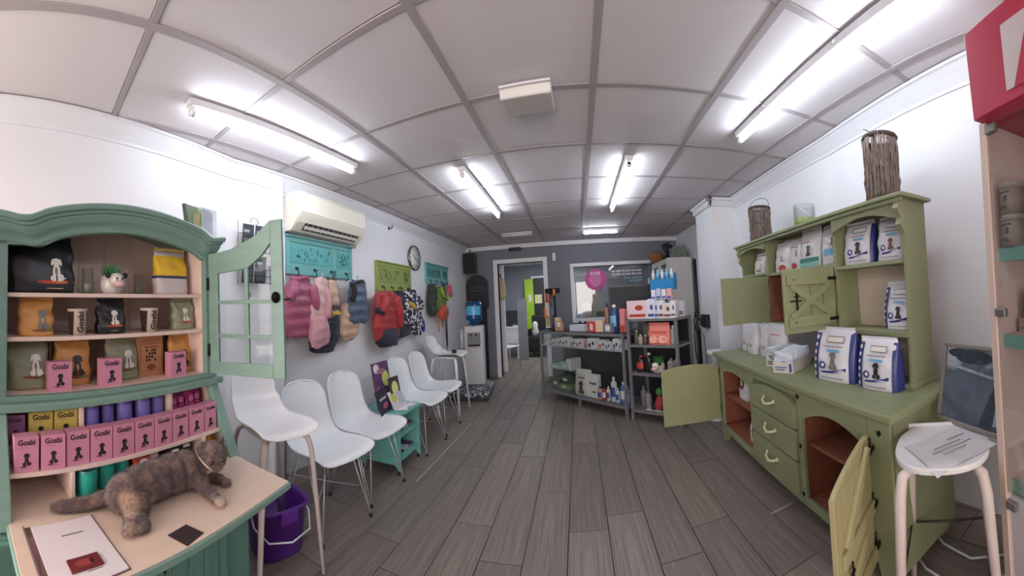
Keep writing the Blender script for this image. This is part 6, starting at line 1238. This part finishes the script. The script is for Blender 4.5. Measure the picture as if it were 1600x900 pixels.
blue_bag('white and navy bag with brown dog at right of the top right rack compartment', .19, .225, .12, G_(-.265, .40, S1, 4), 'navy and white bags in the plate rack', brown_p, 61, kind=1)
blue_bag('white and navy bag half hidden at the right of the middle rack compartment', .20, .235, .12, G_(-.235, .395, 1.031, 0), 'navy and white bags in the plate rack', seed=62)
blue_bag('large white and navy bag with puppies standing on the sideboard top', .30, .275, .14, G_(-.575, .215, TZ + .001, 6), 'navy and white bags on the sideboard top', grey_p, 63)
blue_bag('medium white and navy bag by the right end of the plate rack', .24, .24, .12, G_(-.27, .235, TZ + .001, 4), 'navy and white bags on the sideboard top', dark_p, 64)
pinkx = pm('pale_red_print', (206, 120, 120)); ltl = pm('print_aqua', (90, 180, 190)); lg = pm('print_pale_green', (120, 180, 160))
def white_bag(label, w_, h, d_, M, group, base, prints, seed): return pouch('pet_food_bag', label, w_, h, d_, base, M, group, prints=prints, seed=seed)
wb2 = pm('pearl_pack', (208, 206, 208), rough=.3, bump=.3, bscale=10); wb3 = pm('gold_cream_pack', (196, 188, 166), rough=.35, bump=.25)
white_bag('cream and silver bag alone in the far left rack compartment', .20, .16, .09, G_(-1.72, .38, 1.421), 'pale bags in the plate rack', wb2, [('label_print', [ell(0, .06, .05, .045)], wb3), ('text_print', rectp(-.05, .05, .115, .122), pinkx), ('text_print', rectp(-.04, .05, .02, .03), olive_p)], 70)
white_bag('white bag with red disc and colourful left edge in the middle rack compartment', .22, .215, .09, G_(-1.345, .38, 1.406), 'pale bags in the plate rack', wb2, [('side_strip', rectp(-.108, -.085, .02, .2), wb3), ('dog_print', shift(dog_polys(.035), .02, .08), grey_p), ('disc_print', [ell(.03, .028, .05, .026)], red_p)], 71)
white_bag('slim white bag with small red disc, second in the middle rack compartment', .17, .21, .08, G_(-1.15, .38, 1.406), 'pale bags in the plate rack', wb2, [('dog_print', shift(dog_polys(.035), .02, .1), grey_p), ('disc_print', [ell(.0, .03, .035, .022)], red_p), ('text_print', rectp(-.06, .03, .16, .168), pinkx)], 72)
white_bag('tall white bag with teal band and running dog in the middle compartment', .235, .255, .10, G_(-.965, .375, 1.406), 'pale bags in the plate rack', wb2, [('band_print', rectp(-.11, .11, .04, .065), teal_p), ('band_print', rectp(-.11, .11, .012, .038), lg), ('dog_print', shift(dog_polys(.06), .01, .08), dark_p), ('text_print', rectp(-.07, .02, .17, .178), pinkx)], 73)
white_bag('white bag with light blue band at the right end of the middle compartment', .16, .24, .09, G_(-.755, .375, 1.406), 'pale bags in the plate rack', wb2, [('side_strip', rectp(-.078, -.055, .01, .12), lb_p), ('band_print', rectp(-.03, .07, .06, .10), lb_p), ('dog_print', shift(dog_polys(.04), .045, .12), dark_p)], 74)
white_bag('white bag partly hidden inside the upper red cupboard', .16, .3, .08, G_(-1.11, .385, 1.027), 'pale bags in the plate rack', wb2, [('text_print', rectp(-.05, .05, .2, .21), grey_p)], 75)
for i, (x, y, w_, h, l) in enumerate(((-1.865, .26, .15, .25, 'leftmost white bag on the far end of the sideboard top'), (-1.68, .235, .19, .25, 'second white bag from the far end on the sideboard top'), (-1.50, .26, .15, .25, 'third white bag from the far end on the sideboard top'), (-1.29, .24, .23, .26, 'fourth and widest white bag from the far end of sideboard top'))):
    white_bag(l, w_, h, .09, G_(x, y, TZ + .001, rr.uniform(-4, 4)), 'white bags at the far end of the sideboard top', wb2, [('side_strip', rectp(-w_ * .46, -w_ * .38, .01, h * .3), grey_p), ('text_print', rectp(-w_ * .2, w_ * .3, h * .32, h * .35), pinkx), ('disc_print', [ell(w_ * .15, h * .27, w_ * .1, h * .03)], grey_p)] + ([('text_print', rectp(-w_ * .25, w_ * .35, h * .72, h * .75), pinkx)] if i == 3 else []), 80 + i)
# display trays full of sachets
def tray(label, M, w_, d_, n, front, sach, group):
    t = thing('sachet_box', label, 'box', M, group); base = pm('tray_card', (206, 200, 194)); h = .07
    MB().box(-w_ / 2, w_ / 2, 0, .002, 0, h).box(-w_ / 2, w_ / 2, d_ - .002, d_, 0, h).box(-w_ / 2, -w_ / 2 + .002, .002, d_ - .002, 0, h).box(w_ / 2 - .002, w_ / 2, .002, d_ - .002, 0, h).box(-w_ / 2, w_ / 2, 0, d_, -.0, .002).build('tray', base, t)
    link('front_print', flat_shape([[(-w_ * .4, .02), (w_ * .1, .02), (w_ * .1, .026), (-w_ * .4, .026)], [(-w_ * .4, .034), (w_ * .2, .034), (w_ * .2, .04), (-w_ * .4, .04)], [(w_ * .3, .01), (w_ * .42, .01), (w_ * .42, .06), (w_ * .3, .06)]], -.0004, front, 'front_print'), t)
    me = pouch_mesh(w_ * .92, .125, .016, sach, 90)
    for i in range(n): link('sachet', me, t, T(rr.uniform(-.003, .003), .014 + (d_ - .03) * i / (n - 1), .003, rr.uniform(-3, 3), rr.uniform(-5, 5)))
    return t
sg = printed('silver_sachet', (190, 192, 196), [('r', .1, .9, .3, .6, (120, 116, 120)), ('r', .0, 1, .9, .93, (120, 150, 160))], front=.5, rough=.3); sbl = printed('blue_sachet', (196, 204, 214), [('e', .5, .35, .28, .2, (40, 110, 180)), ('e', .5, .35, .18, .08, (220, 226, 232))], front=.5, rough=.3)
tray('left tray of silver sachets on the sideboard top', G_(-1.115, .10, TZ + .001, 28), .12, .26, 9, dark_p, sg, 'sachet trays on the sideboard top')
tray('right tray of blue and white sachets on the sideboard top', G_(-.925, .06, TZ + .001, 32), .14, .28, 9, blue_p, sbl, 'sachet trays on the sideboard top')
# bags inside the lower cupboards
white_bag('white bag with brown dog label on the upper shelf of the far lower cupboard', .19, .19, .09, G_(-1.69, .14, .401), 'bags in the lower cupboards', wb2, [('dog_print', [ell(-.02, .12, .05, .04)], brown_p)], 85)
white_bag('small white bag with red figure on the floor of far lower cupboard', .14, .18, .07, G_(-1.46, .10, .141), 'bags in the lower cupboards', wb2, [('dog_print', shift(dog_polys(.05), 0, .04), red_p)], 86)
t = blue_bag('white and navy bag on the floor of the near lower cupboard', .2, .22, .1, G_(-.36, .2, .141), 'bags in the lower cupboards', dark_p, 87)
blue_bag('white and navy bag on the shelf of the near lower cupboard', .2, .2, .1, G_(-.25, .24, .431), 'bags in the lower cupboards', dark_p, 88)
# twig lanterns and glass
twig = mat('grey_twigs', (120, 106, 98), .9, var=.3, scale=30, bump=.5)
def lantern(label, M, r, h, side_):
    t = thing('twig_lantern', label, 'lantern', M, 'twig lanterns on the plate rack'); r2 = random.Random(int(h * 100)); me_v = MB()
    for i in range(64):
        a = 2 * PI * i / 64 + r2.uniform(-.04, .04); pts = []
        for k in range(7): z = h * k / 6 * r2.uniform(.97, 1.0); rr_ = r + r2.uniform(-.006, .008) + (.01 * math.sin(k * 1.3 + i) * .4); aa = a + r2.uniform(-.03, .03); pts.append((rr_ * math.cos(aa), rr_ * math.sin(aa), z))
        MB_ = me_v; MB_.tube(pts, r2.uniform(.003, .0055), 5)
    o = me_v.build('twigs', twig, t); tag(o, kind='stuff')
    dtw = mat('dark_twig', (70, 60, 56), .9)
    for z in (.03, h * .5): MB().tube([((r - .008) * math.cos(a * PI / 12), (r - .008) * math.sin(a * PI / 12), z) for a in range(24)], .006, 6, True).build('hoop', dtw, t)
    MB().tube([(r * math.cos(a * PI / 12), r * math.sin(a * PI / 12), h) for a in range(24)], .012, 6, True).build('hoop', dtw, t)
    MB().lathe([(0, 0), (r * .72, .002), (r * .72, h * .9), (r * .69, h * .9), (r * .69, .006), (0, .006)], 24).build('glass_liner', glass('lantern_glass', alpha=.15), t)
    n = 14; mb = MB(); mb.tube([(r * math.cos(PI * i / n), side_ * (r * 1.0) * math.sin(PI * i / n) * .9, h + .02 + .05 * math.sin(PI * i / n)) for i in range(n + 1)], .002, 6); mb.build('wire_handle', wire, t)
    return t
lantern('tall twig lantern with wire handle at the near end of the plate rack', G_(-.30, .37, UT + .001, 90), .085, .335, 1)
lantern('smaller dark twig lantern at the far end of the plate rack', G_(-1.70, .37, UT + .001, 90), .085, .285, -1)
tumbler('glass_jar', 'clear glass jar with green contents on top of the plate rack', G_(-1.03, .37, UT + .001), .075, .15, mat('lime_fill', (160, 172, 110), .5), None)
# ---------------------------------------------------------------- right foreground: stool, photograph, display cabinet
t = thing('bar_stool', 'white round stool at the end of the green dresser, holding a framed picture', 'stool', T(1.09, .655, 0, -62), 'white bar stools'); Z_ = .665
n = 40; mb = MB()
outl = [(.174 * math.copysign(abs(math.cos(a)) ** .8, math.cos(a)), .178 * math.copysign(abs(math.sin(a)) ** .8, math.sin(a))) for a in [2 * PI * i / n for i in range(n)]]
mb.prism(outl, Z_ - .022, Z_, 'z').build('seat', stool_w, t, .006); box('seat_lip', stool_w, t, -.15, .15, .155, .17, Z_ - .02, Z_ + .01, .006)
for sx in (-1, 1):
    for sy in (-1, 1): MB().tube([(sx * .10, sy * .11, Z_ - .022), (sx * .135, sy * .14, Z_ - .045), (sx * .145, sy * .15, Z_ - .11), (sx * .17, sy * .18, 0)], [.016, .02, .021, .014], 10).build('leg', leg_w, t)
MB().tube([(-.158, -.165, .25), (.158, -.165, .25), (.158, .165, .25), (-.158, .165, .25)], .006, 8, True).build('foot_rail', mat('rail_dark_metal', (70, 66, 64), .4, .6), t)
t = thing('paper_sheet', 'creased pale printed sheet in a plastic sleeve hanging over the stool edge', 'paper', T(1.075, .625, Z_ + .002, -26)); pr = printed('poster_print', (206, 204, 206), [('r', .2, .7, .55, .58, (150, 146, 150)), ('r', .25, .8, .47, .5, (160, 156, 158)), ('r', .3, .7, .4, .43, (150, 148, 152)), ('e', .7, .8, .06, .06, (190, 170, 120))], front=2, var=.04)
def psh(u, v): x = -.13 + .26 * u; y = -.125 + .215 * v; dr_ = .3 * max(0, -y - x * .6 - .14); return (x, y, .004 * math.sin(u * 7 + v * 3) * .4 + .002 - dr_ * .9 * (1 if True else 0))
me = MB().grid(psh, 16, 14).mesh('sheet', pap); pm_ = mat('sleeve_sheet', (204, 202, 204), .35, var=.05, scale=12, bump=.2); me.materials[0] = pm_; sh_ = link('sheet', me, t)
for i, (a, b, c) in enumerate(((-.06, .06, .0), (-.08, .09, -.025), (-.05, .05, -.05), (.02, .10, .03))): box('text_print', grey_p, t, a, b, c, c + .004, .0048, .0056)
fp = mat('pewter_frame', (138, 132, 124), .35, .3); ph_m = bpy.data.materials.new('blue_grey_photograph'); ph_m.use_nodes = True; nt = ph_m.node_tree; p = nt.nodes['Principled BSDF']; p.inputs['Roughness'].default_value = .15
tc = nd(nt, 'ShaderNodeTexCoord'); nz = nd(nt, 'ShaderNodeTexNoise'); nz.inputs['Scale'].default_value = 5; nz.inputs['Detail'].default_value = 6; nz.inputs['Distortion'].default_value = .6; nt.links.new(tc.outputs['Object'], nz.inputs['Vector']); sp = nd(nt, 'ShaderNodeSeparateXYZ'); nt.links.new(tc.outputs['Generated'], sp.inputs[0])
ad = nd(nt, 'ShaderNodeMath', operation='MULTIPLY_ADD'); nt.links.new(sp.outputs['Z'], ad.inputs[0]); ad.inputs[1].default_value = .35; nt.links.new(nz.outputs['Fac'], ad.inputs[2])
cr = nd(nt, 'ShaderNodeValToRGB'); e = cr.color_ramp.elements; e[0].position = .35; e[0].color = lin((56, 64, 74)) + (1,); e[1].position = .95; e[1].color = lin((166, 172, 178)) + (1,); q = e.new(.62); q.color = lin((92, 102, 114)) + (1,); q = e.new(.8); q.color = lin((84, 90, 96)) + (1,)
nt.links.new(ad.outputs[0], cr.inputs[0]); nt.links.new(cr.outputs[0], p.inputs['Base Color'])
PF_ = T(1.225, .603, Z_ + .001, -90 - 18, -14) @ Matrix.Scale(.93, 4)
t = thing('framed_photograph', 'framed blue grey photograph leaning on the stool against the wall', 'picture frame', PF_); FWd, FHt = .42, .36
for a, b, c, d_ in ((-.21, .21, 0, .02), (-.21, .21, .34, .36), (-.21, -.19, .02, .34), (.19, .21, .02, .34)): box('frame_side', fp, t, a, b, -.012, .012, c, d_, .004)
box('photograph', ph_m, t, -.19, .19, -.002, .004, .02, .34)
pp = mat('photo_pale_shape', (150, 158, 166), .2, var=.25, scale=30); pk2 = mat('photo_dark_shape', (58, 64, 72), .2, var=.3, scale=30)
for nm, polys, mm in (('photo_shape', [[(.04, .02), (.10, .02), (.15, .18), (.16, .25), (.13, .24), (.09, .15)]], pk2), ('photo_shape', [ell(.155, .235, .03, .055), [(.12, .04), (.185, .04), (.188, .22), (.14, .2)]], pp), ('photo_shape', [[(-.188, .255), (.10, .225), (.10, .235), (-.188, .27)]], pp), ('photo_shape', [ell(-.10, .315, .085, .022), ell(0, .305, .09, .03), ell(-.05, .295, .08, .02)], pk2)): link(nm, flat_shape(polys, -.0025, mm, nm), t)
# display cabinet with red header
lam = woody('birch_laminate', (222, 200, 186), (208, 184, 168), .45, 3, (6, 6, .6), .9, .05); pinkl = mat('pale_inside', (226, 210, 206), .5, var=.01); redh = mat('header_red', (196, 48, 78), .4, var=.02); aqedge = mat('aqua_shelf_edge', (150, 212, 204), .4, var=.01); clipm = mat('steel_clip', (150, 148, 148), .3, .7)
dc = thing('display_cabinet', 'tall birch display cabinet with red lettered header and aqua edged shelves', 'cabinet', FR)
def db(name, m, *a, bevel=.002): return box(name, m, dc, *a, bevel)
db('side_panel', lam, .0, .03, .0, .42, .0, 1.79); db('side_panel', lam, 1.0, 1.03, .0, .42, .0, 1.79); db('back_panel', pinkl, .03, 1.0, .40, .42, .05, 1.79); db('inner_side', pinkl, .03, .034, .01, .40, .06, 1.78); db('base', lam, .03, 1.0, .0, .42, 0, .08)
for z in (.52, 1.03, 1.325): s_ = db('shelf', pinkl, .034, 1.0, .035, .40, z, z + .045); box('shelf_edge', aqedge, s_, .034, 1.0, .028, .035, z, z + .045, .001)
db('cupboard_door', mat('pale_grey_laminate', (200, 196, 200), .3, var=.01), .034, .52, .012, .03, .085, .515); db('glass_door', glass('cabinet_front_glass', (238, 238, 236), alpha=.05), .034, .52, .004, .009, .53, 1.775)
for z in (1.745, 1.14, .475): db('glass_clip', clipm, .03, .075, -.006, .014, z, z + .028, bevel=.003)
hd = MB().prism([(-.04, 1.785), (.42, 1.785), (.42, 2.05), (-.06, 2.05)], .02, 1.06, 'x').build('header', redh, dc, .002)
M_h = T(0, -.04, 1.785) @ Matrix.Rotation(math.atan2(.02, .265), 4, 'X')
wp2 = box('white_panel', mat('header_white', (226, 212, 210), .5), hd, .175, .95, -.003, .0015, .03, .21); wp2.matrix_basis = M_h
lt = link('lettering', text_mesh('A', .19, redh, .05), hd, M_h @ T(.285, -.0045, .095)); 

# goods inside the display cabinet
R_ = lambda x, y, z, rz=0: FR @ T(x, y, z, rz)
gtin = mat('grey_printed_tin', (186, 172, 168), .4, var=.12, scale=20)
def tin(label, M, r, h, group='tins in the display cabinet'):
    t = thing('supplement_tin', label, 'tin', M, group); MB().lathe([(0, 0), (r, 0), (r, h * .82), (0, h * .82)], 26).build('body', gtin, t); MB().lathe([(0, h * .82), (r * 1.03, h * .82), (r * 1.03, h - .004), (r * .97, h), (0, h)], 26).build('lid', mat('pale_tin_lid', (206, 196, 194), .35), t)
    for k, (z0, z1, x0, x1) in enumerate(((.15, .28, -.5, .1), (.4, .6, -.1, .2), (.66, .72, -.5, .4))): link('label_print', MB().grid(lambda u, v: ((r + .0006) * math.sin(x0 + (x1 - x0) * u), -(r + .0006) * math.cos(x0 + (x1 - x0) * u), h * (z0 + (z1 - z0) * v)), 5, 2).mesh('label_print', grey_p), t)
for i, (x, z) in enumerate(((.13, 1.371), (.13, 1.476), (.245, 1.371), (.245, 1.476))): tin('grey printed tin, %s tin of the %s stack on the top cabinet shelf' % ('lower' if i % 2 == 0 else 'upper', 'left' if i < 2 else 'right'), R_(x - .045, .068, z), .052, .104)
for i, (x, y, z, w_) in enumerate(((.10, .09, 1.0765, .10), (.112, .10, 1.1265, .08), (.117, .10, 1.1735, .07))): cart2('small_carton', 'small cream carton, %s of the stack on the middle cabinet shelf' % ('lowest', 'middle one', 'topmost')[i], R_(x, y, z), pm('shelf_carton', (196, 178, 170)), w_, .046, .07, 'cartons in the display cabinet', details=[('side_print', [[(-.35, .2), (.3, .2), (.3, .35), (-.35, .35)]], grey_p), ('side_print', [ell(.0, .65, .1, .15)], dark_p)])
for i, (x, z, h) in enumerate(((.16, .566, .13), (.17, .697, .07))): cart2('cream_box', '%s cream box on the lowest cabinet shelf' % ('larger lower' if i == 0 else 'smaller upper'), R_(x, .14, z), pm('cream_box_card', (206, 190, 184)), .12, h, .09, 'cartons in the display cabinet')
# small white round stool beyond the dresser
t = thing('round_side_table', 'small white round pedestal table beyond the far end of the dresser', 'table', T(1.335, 3.3, 0)); MB().lathe([(0, .66), (.075, .66), (.08, .67), (.08, .695), (.07, .7), (0, .7)], 24).build('top', stool_w, t); MB().lathe([(0, 0), (.1, 0), (.1, .015), (.03, .03), (.025, .6), (.04, .66), (0, .66)], 18).build('pedestal', stool_w, t)
# white cables on the floor by the stool
for nm, pts in (('white cable lying along the floor beneath the white round stool', [(1.30, 1.0, .006), (1.22, .86, .006), (1.20, .72, .006), (1.24, .58, .006), (1.35, .5, .006)]), ('second white cable on the floor curving towards the wall behind the stool', [(1.50, 1.05, .006), (1.38, .86, .006), (1.35, .7, .006), (1.42, .55, .006)])): tag(MB().tube(pts, .0055, 7).build('cable', trim_m), nm, 'cable')
